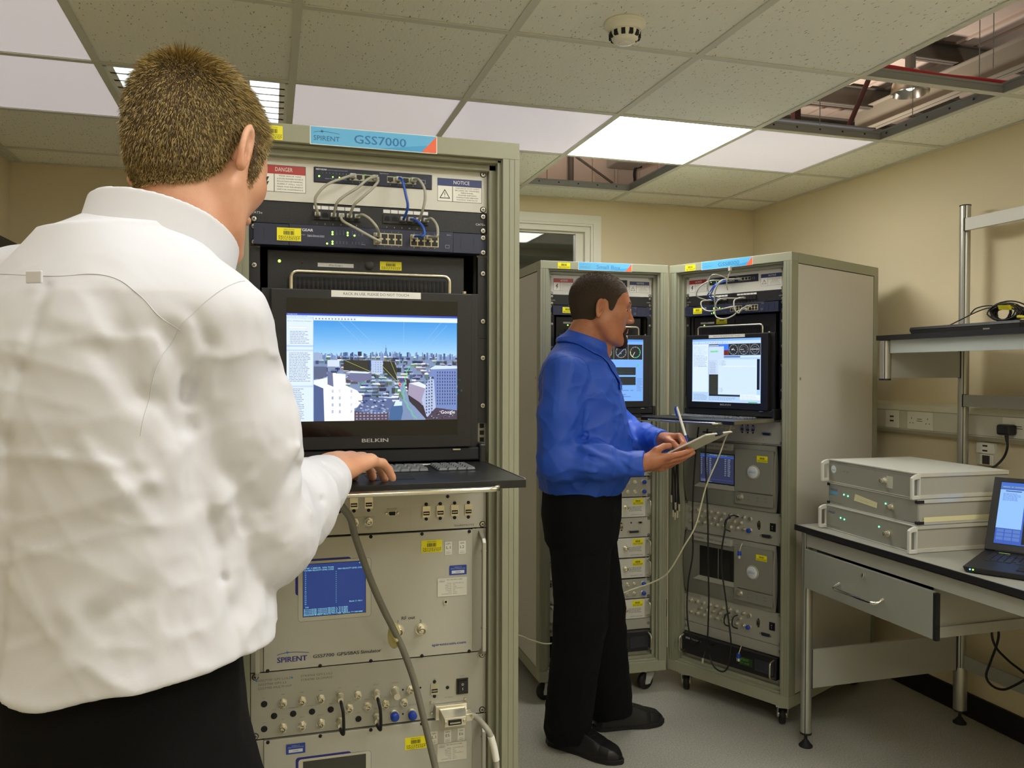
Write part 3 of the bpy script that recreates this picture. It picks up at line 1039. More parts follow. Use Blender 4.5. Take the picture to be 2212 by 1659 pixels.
def desk_switch(F):
    t = F.thing('desktop_switch', f'small eight-port switch in the top panel of the {WHERE[id(F)]}', 'network switch', (.302, PY, 1.826), 'eight-port switches')
    MB().box(.1825, .4215, PY - .006, PY + .09, 1.8265, 1.8568).build('casing', M_NAVY, t, bevel=.001)
    d = Draw(PY - .0062)
    d.rect(.1835, 1.8275, .4205, 1.8555, (26, 30, 50))
    d.text('NETGEAR', .186, 1.8505, .0030, (215, 218, 225), .021, bold=.0003)
    d.text('ProSafe 8 Port Gigabit Switch Model GS108', .208, 1.8507, .002, (150, 155, 170), .040, up=False)
    for k in range(8):
        d.text(str(k + 1), .199 + k * .0066, 1.8445, .0018, (190, 195, 205), up=False)
    d.text('Speed = Link   Green = 1000 Mbps', .204, 1.8335, .0018, (190, 195, 205), .043, up=False)
    d.text('Gigabit Ethernet', .313, 1.8515, .0022, (180, 184, 195), .018, up=False)
    d.rect(.2525, 1.834, .3095, 1.8475, (180, 176, 150))
    d.rect(.3285, 1.834, .3885, 1.8475, (180, 176, 150))
    for k, x in enumerate(P8):
        rj45(d, x, 1.8415, .0115, .0085, False)
        d.text(str(k + 1), x, 1.8298, .002, (190, 195, 205), up=False, align='c')
        if k in (2, 3, 5, 7):
            d.rect(x - .0058, 1.8455, x - .0025, 1.8478, (90, 235, 30))
    d.rect(.397, 1.836, .408, 1.8445, (150, 155, 170)); d.rect(.3978, 1.8368, .4072, 1.8437, (26, 30, 50))
    d.build('port_panel', t)
    led(t, .192, 1.838, y=PY - .0064)
    for x in (.219, .232, .2425):
        led(t, x, 1.838, y=PY - .0064, r=.0014)


J12 = [.188 + .0157 * k for k in range(6)] + [.328 + .0158 * k for k in range(6)]


def patch_panel(F):
    t = F.thing('patch_bay', f'black patch panel below the warning labels of the {WHERE[id(F)]}', 'patch panel', (.3, PY, 1.7395), 'patch panels')
    MB().box(PX0, PX1, PY - .003, PY, 1.7395, 1.783).build('faceplate', M_BLACK, t, bevel=.0006)
    me = shared('keystone', lambda: MB().m(0).box(-.0078, .0078, -.004, 0, -.0085, .009).m(1).box(-.0058, .0058, -.0045, -.0035, -.004, .004).box(-.003, .003, -.0045, -.0035, .004, .006).mesh('jack', [M_BLACKP, M_MATTEB]))
    for x in J12:
        place('jack', me, t, (x, PY - .003, 1.7595))
    d = Draw(PY - .0034)
    for x in J12:
        d.rect(x - .0072, 1.7722, x + .0072, 1.7792, (228, 228, 224), False)
    for k, x in enumerate(J12):
        d.text(str(k + 1), x, 1.7418, .0028, (215, 215, 210), align='c', up=False)
    d.text('CAT5e', .517, 1.757, .0042, (215, 215, 210), .0205, up=False)
    d.text('CAT5e', .062, 1.757, .0042, (215, 215, 210), .0205, up=False)
    d.build('label_strip', t)
    place_screws(t, [(.067, 1.776), (.067, 1.746), (.533, 1.776), (.533, 1.746)])


BANKS = [(.299, .357), (.374, .433)]


def rack_switch(F):
    t = F.thing('rack_switch', f'dark blue sixteen-port rack switch in the {WHERE[id(F)]}', 'network switch', (.3, PY, 1.6935), 'sixteen-port rack switches')
    MB().box(.133, .464, PY - .022, PY + .2, 1.694, 1.7365).build('casing', M_NAVY, t, bevel=.0012)
    for (x0, x1, xs) in ((.0665, .1325, .067), (.4645, .5245, .533)):
        e = MB().box(x0, x1, PY - .021, PY + .02, 1.6945, 1.7355).box(min(x0, .0587) if xs < .3 else x1 - .001, x0 + .001 if xs < .3 else PX1, PY - .0035, PY, 1.6945, 1.7355)
        e.m(1)
        for k in (0, 1):
            xx = (x0 + x1) / 2 - .014 + k * .028
            e.box(xx - .0008, xx + .0008, PY - .0214, PY - .0209, 1.704, 1.727)
        e.build('mounting_ear', [M_NAVY, M_BLACKP], t)
    d = Draw(PY - .0222)
    d.text('NETGEAR', .142, 1.7235, .0052, (220, 222, 228), .037, bold=.0005)
    d.text('ProSafe Unmanaged', .142, 1.7155, .0022, (170, 175, 190), .022, up=False)
    d.text('Gigabit Ethernet Switch', .168, 1.7145, .0028, (200, 203, 215), .033, up=False)
    d.rect(.168, 1.7132, .201, 1.7137, (200, 203, 215), False)
    for k in range(8):
        x = .2255 + k * .0066 + (.0045 if k > 3 else 0)
        for z in (1.7225, 1.7195, 1.705, 1.702):
            d.rect(x - .001, z, x + .001, z + .0016, (95, 98, 110), False)
        d.text(str(k + 1), x, 1.7265, .0018, (170, 175, 190), align='c', up=False)
    d.text('Speed', .274, 1.7228, .0018, (180, 184, 195), up=False)
    d.text('Link/Act', .274, 1.7015, .0018, (180, 184, 195), up=False)
    for bi, (x0, x1) in enumerate(BANKS):
        d.rect(x0, 1.7035, x1, 1.7275, (196, 186, 140))
        for k in range(4):
            x = x0 + .0075 + k * .0144
            rj45(d, x, 1.7215, .012, .0085, False, (14, 12, 20))
            rj45(d, x, 1.7095, .012, .0085, True, (14, 12, 20))
            d.text(str(bi * 8 + k * 2 + 1), x, 1.7290, .0018, (190, 195, 205), align='c', up=False)
            d.text(str(bi * 8 + k * 2 + 2), x, 1.7005, .0018, (190, 195, 205), align='c', up=False)
    d.text('GS116', .450, 1.729, .0022, (190, 195, 205), up=False)
    d.rect(.447, 1.7025, .4555, 1.7095, (150, 155, 170)); d.rect(.4478, 1.7033, .4547, 1.7087, (26, 30, 50))
    d.build('port_panel', t)
    for (x, z) in ((.217, 1.7245), (.217, 1.7200), (.247, 1.7245), (.247, 1.7195), (.2605, 1.7195), (.217, 1.7055), (.217, 1.7010), (.2065, 1.7010)):
        led(t, x, z, y=PY - .0222, r=.0019)
    d = Draw(PY - .0224)
    asset_sticker(d, .110, 1.703, .156, 1.7285)
    d.build('asset_sticker', t)
    place_screws(t, [(.067, 1.731), (.067, 1.700), (.533, 1.731), (.533, 1.700)], y=PY - .0035)


def server(F, tagtxt):
    t = F.thing('rack_server', f'black slotted rack computer behind the screen of the {WHERE[id(F)]}', 'computer', (.3, PY, 1.517), 'rack computers')
    MB().box(.092, .495, PY + .012, PY + .5, 1.517, 1.689).build('chassis', M_BLACK, t, bevel=.001)
    for (xa_, xb_) in ((PX0, .078), (.522, PX1)):
        MB().box(xa_, xb_, PY - .003, PY + .012, 1.517, 1.69).build('mounting_ear', M_BLACK, t)
    v = MB()
    for k in range(38):
        x = .131 + k * .0089
        v.box(x, x + .004, PY + .0105, PY + .012, 1.612, 1.637)
    v.build('vent_slots', M_MATTEB, t)
    x0 = .19 if F is RACK_A else .125
    d = Draw(PY + .0115)
    d.rect(x0, 1.6585, x0 + .072, 1.6665, (205, 206, 200))
    d.text(tagtxt, x0 + .036, 1.6597, .0042, (70, 72, 80), .027, 'c')
    d.build('name_tag', t)
    d = Draw(PY + .0113)
    if F is RACK_A: asset_sticker(d, .316, 1.6565, .361, 1.6745)
    elif F is RACK_C: asset_sticker(d, .208, 1.656, .262, 1.679)
    else: asset_sticker(d, .25, 1.656, .30, 1.679)
    d.build('asset_sticker', t)
    MB().lathe([(.009, 0), (.009, -.003), (.006, -.004), (.001, -.004)], (.294, PY + .0115, 1.665), 'y', 24).build('key_lock', M_BLACKP, t, smooth=40)
    led(t, .115 if F is RACK_A else .146, 1.6668 if F is RACK_A else 1.652, y=PY + .011, r=.003)
    led(t, .160, 1.6655, M_LEDR, y=PY + .011, r=.002)
    place_screws(t, [(.067, 1.655), (.067, 1.553), (.533, 1.655), (.533, 1.553)])


# ---------------------------------------------------------------- the keyboard and screen drawer
def kvm(F, image_fn, reach, fwd=0.0):
    t = F.thing('keyboard_screen_drawer', f'black keyboard drawer with raised screen in the {WHERE[id(F)]}', 'screen', (.3, PY, 1.243), 'screen drawers')
    Y = -.001 - fwd
    m_ = MB()
    m_.box(.098, .497, Y, Y + .02, 1.290, 1.6065)
    lid = m_.build('screen_housing', M_BLACKP, t, bevel=.002)
    MB().box(.081, .516, Y + .021, Y + .034, 1.262, 1.6085).build('screen_tray', M_BLACK, t, bevel=.0008)
    MB().box(.1275, .467, Y - .0006, Y - .0001, 1.3165, 1.589).build('screen_glass', M_SCRGLASS, lid)
    d = Draw(Y - .0008, .00005)
    image_fn(d)
    d.build('screen_image', lid, SCREEN)
    d = Draw(Y - .0004)
    d.rect(.2125, 1.5925, .3905, 1.6055, (226, 226, 220))
    d.text('RACK IN USE. PLEASE DO NOT TOUCH', .301, 1.5968, .0052, (72, 74, 82), .130, 'c')
    d.build('paper_label', lid)
    d = Draw(Y - .0003)
    d.text('BELKIN', .272, 1.3040, .0072, (178, 176, 168), .052, bold=.0007)
    d.build('maker_lettering', lid)
    # handle of the screen tray, upright above it
    hp = [(.137, Y + .028, 1.604), (.137, Y + .028, 1.632), (.1385, Y + .028, 1.638), (.1435, Y + .028, 1.6425), (.15, Y + .028, 1.644),
          (.443, Y + .028, 1.644), (.4495, Y + .028, 1.6425), (.4545, Y + .028, 1.638), (.456, Y + .028, 1.632), (.456, Y + .028, 1.604)]
    MB().tube(hp, .0042, 12).build('upper_handle', M_STEEL, t, smooth=60)
    MB().cyl((.487, Y + .026, 1.6085), (.487, Y + .026, 1.6135), .005, n=16).build('knob', M_STEEL, t, smooth=40)
    # hinge block and base
    MB().box(.083, .515, Y + .004, Y + .04, 1.262, 1.2885).build('hinge_block', M_MATTEB, t, bevel=.003)
    MB().box(.458, .474, Y + .001, Y + .004, 1.2835, 1.2865).build('latch', M_STEEL, t)
    for (x0, x1) in ((PX0, .078), (.522, PX1)):
        MB().box(x0, x1, PY - .0035, PY, 1.336 if reach > .1 else 1.25, 1.516).build('mounting_ear', M_BLACK, t)
    MB().box(.514, .528, Y + .0, PY + .05, 1.25, 1.296).build('hinge_arm', M_BLACKP, t, bevel=.004)
    # keyboard tray
    Yf = -reach
    Yk = Y + .03
    tr = MB().box(.0745, .5255, Yf, Yk, 1.2435, 1.258).build('keyboard_tray', M_BLACKP, t, bevel=.0012)
    if reach > .1:
        for x0, x1 in ((.0735, .0755), (.5245, .5265)):
            MB().box(x0, x1, Yf + .006, Yk + .1, 1.2445, 1.2592).build('slide_rail', M_STEEL, t)
        hb = [(.128, Yf + .002, 1.2475), (.133, Yf - .02, 1.2475), (.142, Yf - .03, 1.2475), (.155, Yf - .032, 1.2475), (.447, Yf - .032, 1.2475), (.460, Yf - .03, 1.2475), (.469, Yf - .02, 1.2475), (.474, Yf + .002, 1.2475)]
        MB().tube(hb, .0048, 12).build('front_handle', M_CHROME, t, smooth=60)
        kb = MB().box(.115, .385, -.135, -.035, 1.2582, 1.2595).box(.40, .475, -.135, -.035, 1.2582, 1.2595).build('key_bed', M_MATTEB, tr)
        kc = mat('pale_translucent_keycaps', (112, 115, 118), 0.22, coat=.3)
        me = shared('keycap', lambda: MB().hexa([(-.0078, -.0078, 0), (.0078, -.0078, 0), (.0078, .0078, 0), (-.0078, .0078, 0), (-.0062, -.006, .0042), (.0062, -.006, .0042), (.0062, .006, .0042), (-.0062, .006, .0042)]).mesh('key', kc))
        for r_ in range(5):
            n_ = 15
            for c in range(n_):
                if r_ == 0 and 4 <= c <= 8: continue
                place('key', me, tr, (.1245 + c * .0178 + (r_ % 2) * .003, -.126 + r_ * .0192, 1.2595))
            for c in range(4):
                place('key', me, tr, (.4100 + c * .0182, -.126 + r_ * .0192, 1.2595))
        MB().hexa([(.196, -.134, 1.2595), (.276, -.134, 1.2595), (.276, -.118, 1.2595), (.196, -.118, 1.2595), (.198, -.132, 1.2635), (.274, -.132, 1.2635), (.274, -.120, 1.2635), (.198, -.120, 1.2635)]).build('space_bar', kc, tr)
        d2 = MB().box(.345, .455, -.028, -.012, 1.2581, 1.2586).build('tray_label', M_WHITE, tr)
        MB().box(.26, .34, -.235, -.165, 1.2581, 1.2588).build('touchpad', M_MATTEB, tr)
    # vertical buttons beside the screen
    place_screws(t, [(.067, 1.475), (.067, 1.373), (.533, 1.475), (.533, 1.373)])
    return t


def bars(d, x0, z0, x1, z1, rows, rgb, seed=1, dens=.7, h=.4, lmin=.1, lmax=.5):
    """lines of unreadable small print"""
    rnd = random.Random(seed)
    W_, H_ = x1 - x0, z1 - z0
    for r_ in range(rows):
        z = z1 - H_ * (r_ + .8) / rows
        x = x0
        end = x0 + W_ * rnd.uniform(dens, 1)
        while x < end:
            b = W_ * rnd.uniform(lmin, lmax) * .4
            d.rect(x, z, min(x + b, x1), z + H_ / rows * h, rgb, False)
            x += b + W_ * .025


def image_city(d):
    """a skyline flown over, with a side panel of small print"""
    X0, X1, Z0, Z1 = .1275, .4655, 1.3475, 1.5585
    H_ = Z1 - Z0
    d.rect(X0, Z0, X1, Z1, (190, 215, 245))
    vx = .1785
    d.L += 1
    n = 26
    for k in range(n):
        a, b = k / n, (k + 1) / n
        c = [int((62, 150, 226)[i] + ((172, 214, 245)[i] - (62, 150, 226)[i]) * a ** 1.1) for i in range(3)]
        d.rect(vx, 1.5455 - .07 * b, X1, 1.5455 - .07 * a, c, False)
    d.L += 1
    d.rect(vx, Z0, X1, 1.4765, (120, 140, 178), False)
    d.L += 1
    rnd = random.Random(11)
    # distant skyline
    for k in range(150):
        x = vx + rnd.random() * (X1 - vx)
        w_ = rnd.uniform(.0012, .0042)
        h = rnd.uniform(.001, .0085) * (1.15 - .5 * abs((x - .33) / .14))
        g = rnd.choice(((92, 118, 166), (120, 146, 192), (70, 92, 140), (150, 175, 215), (62, 80, 122)))
        d.rect(x, 1.470, min(x + w_, X1), 1.4765 + h, g, False)
    d.L += 1
    # tall spire
    d.rect(.3175, 1.474, .3222, 1.486, (92, 128, 178)); d.rect(.3185, 1.484, .3212, 1.493, (92, 128, 178), False); d.rect(.3196, 1.49, .3201, 1.499, (92, 128, 178), False)
    d.rect(.264, 1.4765, .2715, 1.485, (30, 42, 70), False)
    # middle field of roofs
    for row in range(15):
        z = 1.4735 - row * .0068
        d.L += 1
        for k in range(34 - row):
            x = vx + rnd.random() * (X1 - vx)
            w_ = rnd.uniform(.003, .010) * (1 + row * .09)
            h = rnd.uniform(.003, .008) * (1 + row * .06)
            top = rnd.choice(((214, 228, 248), (150, 172, 214), (190, 206, 236), (98, 118, 160), (236, 244, 255), (128, 148, 190)))
            side = [max(0, int(v * rnd.uniform(.35, .62))) for v in top]
            sk = rnd.uniform(-.003, .003)
            d.rect(x, z - h, min(x + w_, X1), z, side, False)
            d.poly([(x, z), (min(x + w_, X1), z), (min(x + w_ + sk, X1), z + h * .35), (max(vx, x + sk), z + h * .35)], top, False)
            if w_ > .008:
                for q in range(4):
                    d.rect(x + w_ * (.12 + .22 * q), z - h * .75, min(x + w_ * (.2 + .22 * q), X1), z - h * .3, [int(v * .6) for v in side], False)
    d.L += 1
    # left white blocks
    d.poly([(vx, 1.466), (vx + .017, 1.468), (vx + .017, 1.48), (vx + .007, 1.483), (vx, 1.482)], (150, 170, 205))
    d.rect(.205, 1.455, .228, 1.468, (205, 218, 240), False)
    d.poly([(vx, 1.428), (.21, 1.434), (.235, 1.431), (.235, Z0), (vx, Z0)], (232, 240, 252))
    d.poly([(vx, 1.455), (vx + .025, 1.455), (vx + .025, 1.434), (vx, 1.430)], (84, 96, 130))
    d.poly([(vx, 1.42), (.197, 1.412), (.199, Z0), (vx, Z0)], (70, 90, 140))
    d.poly([(.197, 1.412), (.215, 1.442), (.240, 1.440), (.240, 1.418), (.262, 1.408), (.273, 1.396), (.273, 1.378), (.257, 1.372), (.257, Z0), (.199, Z0)], (246, 250, 255))
    for r_ in range(4):
        for k, x in enumerate((.213, .227, .2495)):
            d.rect(x, 1.363 + r_ * .0135, x + .0035, 1.369 + r_ * .0135, (120, 140, 190), False)
    d.poly([(.205, 1.447), (.215, 1.4425), (.2165, 1.415), (.205, 1.42)], (100, 112, 150))
    # dark slabs
    d.poly([(.236, 1.4475), (.289, 1.4455), (.289, 1.468), (.236, 1.4685)], (38, 38, 36))
    d.rect(.284, 1.445, .290, 1.468, (70, 84, 120), False)
    d.poly([(.314, 1.449), (.326, 1.437), (.341, 1.428), (.341, 1.452), (.337, 1.465), (.314, 1.466)], (34, 34, 32))
    d.rect(.2905, 1.441, .313, 1.4675, (178, 196, 228))
    for r_ in range(5):
        for k in range(4):
            d.rect(.293 + k * .005, 1.4445 + r_ * .0045, .2955 + k * .005, 1.4468 + r_ * .0045, (110, 130, 178), False)
    # left middle low block
    d.poly([(.240, 1.430), (.268, 1.423), (.291, 1.430), (.291, 1.442), (.25, 1.443)], (108, 112, 150))
    d.poly([(.240, 1.443), (.25, 1.446), (.291, 1.444), (.284, 1.4415)], (225, 236, 250))
    # front roofs
    d.poly([(.257, 1.365), (.277, 1.395), (.330, 1.392), (.336, 1.378), (.325, 1.362), (.300, 1.358)], (86, 104, 150))
    for k in range(40):
        x, z = .264 + rnd.random() * .056, 1.364 + rnd.random() * .026
        d.poly([(x, z), (x + .005, z - .0012), (x + .006, z + .0014), (x + .001, z + .0024)], rnd.choice(((232, 240, 252), (24, 32, 56), (168, 188, 224), (214, 226, 246))), False)
    d.poly([(.257, Z0), (.257, 1.367), (.30, 1.360), (.325, 1.363), (.325, Z0)], (84, 66, 84))
    for r_ in range(3):
        for k in range(9):
            d.rect(.26 + k * .0072, 1.3495 + r_ * .0058, .2638 + k * .0072, 1.3522 + r_ * .0058, (168, 180, 210), False)
    d.poly([(.325, 1.3475), (.328, 1.368), (.337, 1.386), (.352, 1.384), (.354, 1.366), (.350, 1.3475)], (60, 100, 150))
    d.poly([(.335, 1.376), (.339, 1.386), (.352, 1.385), (.352, 1.377)], (210, 230, 248))
    # street
    d.poly([(.346, 1.418), (.352, 1.424), (.357, 1.42), (.367, 1.385), (.402, 1.3475), (.376, 1.3475), (.356, 1.385)], (128, 148, 188))
    d.poly([(.360, 1.43), (.367, 1.43), (.380, 1.39), (.425, 1.3475), (.402, 1.3475), (.366, 1.388)], (44, 36, 50))
    # right blocks
    d.poly([(.364, 1.399), (.40, 1.375), (.405, 1.398), (.40, 1.412), (.366, 1.422)], (160, 150, 178))
    d.poly([(.366, 1.422), (.386, 1.425), (.409, 1.414), (.40, 1.411)], (222, 232, 248))
    d.poly([(.392, 1.388), (.402, 1.354), (.420, 1.349), (.423, 1.42), (.410, 1.437), (.402, 1.42)], (176, 190, 222))
    d.poly([(.406, 1.435), (.412, 1.452), (.4655, 1.453), (.4655, 1.366), (.421, 1.372), (.417, 1.435)], (112, 134, 192))
    d.poly([(.406, 1.450), (.4655, 1.452), (.4655, 1.457), (.42, 1.458)], (205, 222, 246))
    for r_ in range(11):
        for k in range(8):
            d.rect(.4235 + k * .0052, 1.378 + r_ * .0064, .4256 + k * .0052, 1.3818 + r_ * .0064, (44, 58, 104), False)
    for r_ in range(12):
        for k in range(3):
            d.rect(.4005 + k * .0055, 1.360 + r_ * .0062 + k * .001, .4032 + k * .0055, 1.3635 + r_ * .0062 + k * .001, (70, 84, 130), False)
    d.poly([(.399, 1.3475), (.42, 1.371), (.4655, 1.366), (.4655, 1.3475)], (70, 58, 78))
    for k in range(30):
        x, z = .41 + rnd.random() * .05, 1.3485 + rnd.random() * .016
        d.rect(x, z, x + .003, z + .0015, rnd.choice(((180, 190, 215), (30, 34, 54))), False)
    # sight lines and track
    hub = (.3475, 1.4195)
    for q in ((.236, 1.4685), (.31, 1.459), (.327, 1.471)):
        d.line([hub, q], .0006, (190, 205, 90))
    for a, b in (((.226, 1.5455), (.285, 1.487)), ((.248, 1.5455), (.312, 1.484)), ((.356, 1.5455), (.354, 1.48)), ((.432, 1.5455), (.378, 1.481)), ((.444, 1.54), (.39, 1.481))):
        d.line([a, b], .0005, (150, 196, 228), False)
    tr = []
    for k in range(60):
        u = k / 59
        z = 1.457 - u * .107
        x = .3655 - .0105 * math.sin(u * 2.6) + (.018 * max(0, u - .6) * 2.8) + .0016 * math.sin(u * 46)
        tr.append((x, z))
    d.line(tr, .0011, (70, 230, 90))
    d.disc(hub[0], hub[1], .0028, (214, 70, 60))
    d.ring(hub[0], hub[1], .0030, .0006, (240, 190, 180))
    d.text('Google', .4315, 1.3595, .0068, (246, 248, 252), .0295)
    # bars of the program
    d.rect(X0, 1.5545, X1, Z1, (40, 74, 190))
    d.rect(X0, 1.5515, X1, 1.5548, (206, 226, 250), False)
    d.rect(vx, 1.5455, X1, 1.5518, (226, 236, 250), False)
    d.text('Google Earth', .1295, 1.5560, .0016, (230, 235, 250), .018)
    d.text('File  Edit  View  Tools  Add  Help', .1295, 1.5524, .0016, (60, 70, 90), .037, up=False)
    for k in range(13):
        d.rect(.182 + k * .0062, 1.5472, .1846 + k * .0062, 1.5502, (120, 140, 190), False)
    d.rect(X0, Z0, .1775, 1.5518, (216, 232, 252))
    d.rect(.1775, Z0, vx, 1.5518, (150, 178, 226), False)
    d.rect(X0, 1.548, .1775, 1.5512, (190, 212, 248), False)
    d.text('Fly To  Find Businesses  Directions', .1295, 1.5425, .0018, (50, 60, 90), .045)
    d.rect(.131, 1.5285, .166, 1.5325, (255, 255, 255)); d.frame(.131, 1.5285, .166, 1.5325, .0003, (120, 140, 190))
    bars(d, .134, 1.499, .170, 1.525, 8, (150, 160, 190), 3)
    d.rect(X0, 1.493, .1775, 1.4965, (180, 205, 245)); d.rect(X0, 1.4845, .1775, 1.488, (190, 212, 248), False)
    bars(d, .132, 1.425, .172, 1.483, 19, (140, 150, 185), 4)
    d.rect(X0, 1.4145, .1775, 1.4178, (190, 212, 248), False)
    bars(d, .134, 1.352, .160, 1.413, 18, (140, 150, 185), 5)


def gauge(d, cx, cz, r, kind):
    d.ring(cx, cz, r, r * .05, (175, 180, 185))
    for k in range(12):
        a = R(k * 30)
        d.line([(cx + r * .78 * math.cos(a), cz + r * .78 * math.sin(a)), (cx + r * .95 * math.cos(a), cz + r * .95 * math.sin(a))], r * .04, (190, 195, 200), False)
    if kind == 0:
        d.rect(cx - r * .9, cz - r * .05, cx + r * .9, cz + r * .05, (225, 228, 230))
        d.ring(cx, cz, r * .55, r * .05, (150, 155, 160))
    elif kind == 1:
        d.line([(cx, cz), (cx - r * .75, cz)], r * .08, (225, 228, 230))
        d.ring(cx, cz, r * .6, r * .04, (110, 115, 120))
        d.rect(cx - r * .2, cz - r * .45, cx + r * .25, cz - r * .3, (150, 155, 165))
    elif kind == 2:
        d.line([(cx - r * .05, cz + r * .05), (cx + r * .35, cz - r * .15)], r * .08, (225, 228, 230))
        d.rect(cx - r * .4, cz - r * .1, cx - r * .15, cz + r * .15, (225, 228, 230))
        d.line([(cx, cz), (cx - r * .03, cz + r * .3)], r * .08, (225, 228, 230), False)
    elif kind == 3:
        d.line([(cx - r * .7, cz - r * .7), (cx + r * .75, cz + r * .75)], r * .1, (130, 170, 215))
        d.line([(cx - r * .3, cz - r * .1), (cx + r * .1, cz - r * .3)], r * .08, (130, 170, 215), False)
    else:
        d.ring(cx, cz, r, r * .12, (46, 190, 150), -100, 60)
        d.ring(cx, cz, r, r * .12, (220, 225, 150), 170, 250)
        d.line([(cx - r * .1, cz + r * .05), (cx - r * .55, cz - r * .75)], r * .08, (220, 225, 230))


def image_desk(d):
    """grey-blue program windows with a row of dark dials"""
    X0, X1, Z0, Z1 = .1285, .466, 1.3175, 1.588
    d.rect(X0, Z0, X1, Z1, (176, 208, 246))
    d.rect(X0, 1.579, X1, Z1, (130, 180, 246))
    d.rect(X0, 1.566, X1, 1.579, (196, 220, 250), False)
    bars(d, .133, 1.5675, .36, 1.5765, 2, (110, 130, 170), 8, lmin=.03, lmax=.12)
    d.rect(.131, 1.36, .212, 1.5655, (214, 232, 254))
    d.rect(.212, 1.36, .2145, 1.5655, (150, 175, 215), False)
    bars(d, .136, 1.47, .205, 1.56, 18, (140, 156, 190), 12)
    d.rect(.158, 1.4695, .208, 1.4705, (90, 110, 150), False)
    bars(d, .136, 1.325, .205, 1.352, 5, (140, 156, 190), 13)
    # dial row
    d.rect(.2145, 1.5615, .263, 1.5655, (66, 36, 36))
    d.rect(.263, 1.539, .312, 1.5655, (56, 120, 250)); d.rect(.263, 1.517, .312, 1.539, (112, 40, 34), False)
    d.rect(.312, 1.517, X1 - .001, 1.5655, (38, 40, 42), False)
    for k, x in enumerate((.3365, .3865, .4385)):
        d.rect(x - .0253, 1.517, x - .0247, 1.5655, (170, 175, 180), False)
        gauge(d, x, 1.541, .0215, (2, 1, 0)[k])
    d.rect(.2145, 1.496, .29, 1.558, (198, 216, 244))
    d.rect(.2145, 1.5545, .29, 1.558, (90, 110, 150), False)
    d.rect(.222, 1.5305, .262, 1.5385, (100, 226, 128), False)
    d.text('Scenario 00 1', .2225, 1.532, .0046, (60, 160, 90), .038)
    d.rect(.29, 1.5075, .37, 1.514, (92, 120, 176), False); d.rect(.37, 1.5075, X1, 1.514, (206, 226, 250), False)
    d.rect(.216, 1.437, .262, 1.493, (196, 214, 240))
    bars(d, .219, 1.44, .255, 1.49, 12, (120, 136, 170), 14)
    d.rect(.216, 1.345, .262, 1.436, (44, 46, 40))
    bars(d, .22, 1.35, .258, 1.43, 14, (70, 72, 60), 15, dens=.9)
    d.rect(.262, 1.352, .449, 1.5, (206, 226, 250))
    bars(d, .266, 1.474, .30, 1.497, 5, (120, 136, 170), 16)
    for k in range(17):
        d.rect(.288 + k * .0092, 1.4695, .294 + k * .0092, 1.4725, (246, 250, 255), False)
        d.rect(.290 + k * .0092, 1.38, .2903 + k * .0092, 1.468, (176, 196, 226), False)
    for k in range(10):
        d.rect(.288, 1.38 + k * .009, .444, 1.3803 + k * .009, (182, 202, 230), False)
    bars(d, .266, 1.36, .285, 1.38, 4, (120, 136, 170), 17)
    d.rect(.449, 1.3735, .462, 1.5, (16, 20, 24))
    d.rect(.216, 1.343, .37, 1.3505, (32, 38, 44))
    d.rect(.37, 1.33, X1 - .002, 1.352, (226, 238, 252))
    bars(d, .376, 1.332, .46, 1.35, 4, (180, 195, 220), 18)
    bars(d, .216, 1.326, .36, 1.341, 3, (130, 150, 186), 19, lmin=.04, lmax=.2)
    d.rect(X0, Z0, X1, 1.3225, (188, 212, 244)); d.rect(.41, 1.3185, .452, 1.322, (60, 180, 90))


def image_gauges(d):
    X0, X1, Z0, Z1 = .1285, .466, 1.3175, 1.588
    d.rect(X0, Z0, X1, Z1, (120, 172, 244))
    d.rect(X0, 1.579, X1, Z1, (84, 150, 236))
    d.rect(.135, 1.50, .462, 1.566, (20, 22, 24))
    for x, kd in ((.1585, 0), (.226, 1), (.293, 0), (.3605, 3), (.428, 4)):
        d.rect(x + .0333, 1.50, x + .0341, 1.566, (190, 200, 215), False)
        gauge(d, x, 1.532, .025, kd)
    d.rect(.22, 1.432, .43, 1.466, (26, 38, 40)); d.rect(.22, 1.388, .43, 1.424, (26, 38, 40), False)
    bars(d, .225, 1.436, .42, 1.462, 5, (52, 80, 76), 21)
    d.rect(.437, 1.47, .4435, 1.48, (52, 210, 110))
    bars(d, .436, 1.36, .462, 1.42, 9, (96, 130, 190), 22)
    bars(d, .14, 1.325, .42, 1.37, 5, (96, 130, 190), 23)


# ---------------------------------------------------------------- plain and connector panels
def panel(F, name, label, z0, z1, m_=None, cat='panel', group=None, thick=.003, screws=True, x0=PX0, x1=PX1):
    t = F.thing(name, label, cat, (.3, PY, z0), group)
    MB().box(x0, x1, PY - thick, PY, z0 + .0004, z1 - .0004).build('faceplate', m_ or M_PANEL, t, bevel=.0006)
    if screws:
        place_screws(t, [(x, z) for x in (.067, .533) for z in ((z0 + .007, z1 - .007) if z1 - z0 > .06 else ((z0 + z1) / 2,))], y=PY - thick)
    return t


def usb(t, x, z, y=PY - .003):
    me = shared('usb', lambda: MB().box(-.0082, .0082, -.0022, 0, -.0118, .0118).m(1).box(-.0065, .0065, -.0026, -.002, -.0075, .0005).m(0)
                .box(-.0055, .0055, -.0029, -.0022, -.0045, -.0025).mesh('usb_port', [M_STEEL, M_MATTEB]))
    o = place('usb_port', me, t, (x, y, z))
    sm = shared('scr_s', small_screw_mesh)
    for dz in (.0155, -.0155):
        place('cap_screw', sm, t, (x, y, z + dz))


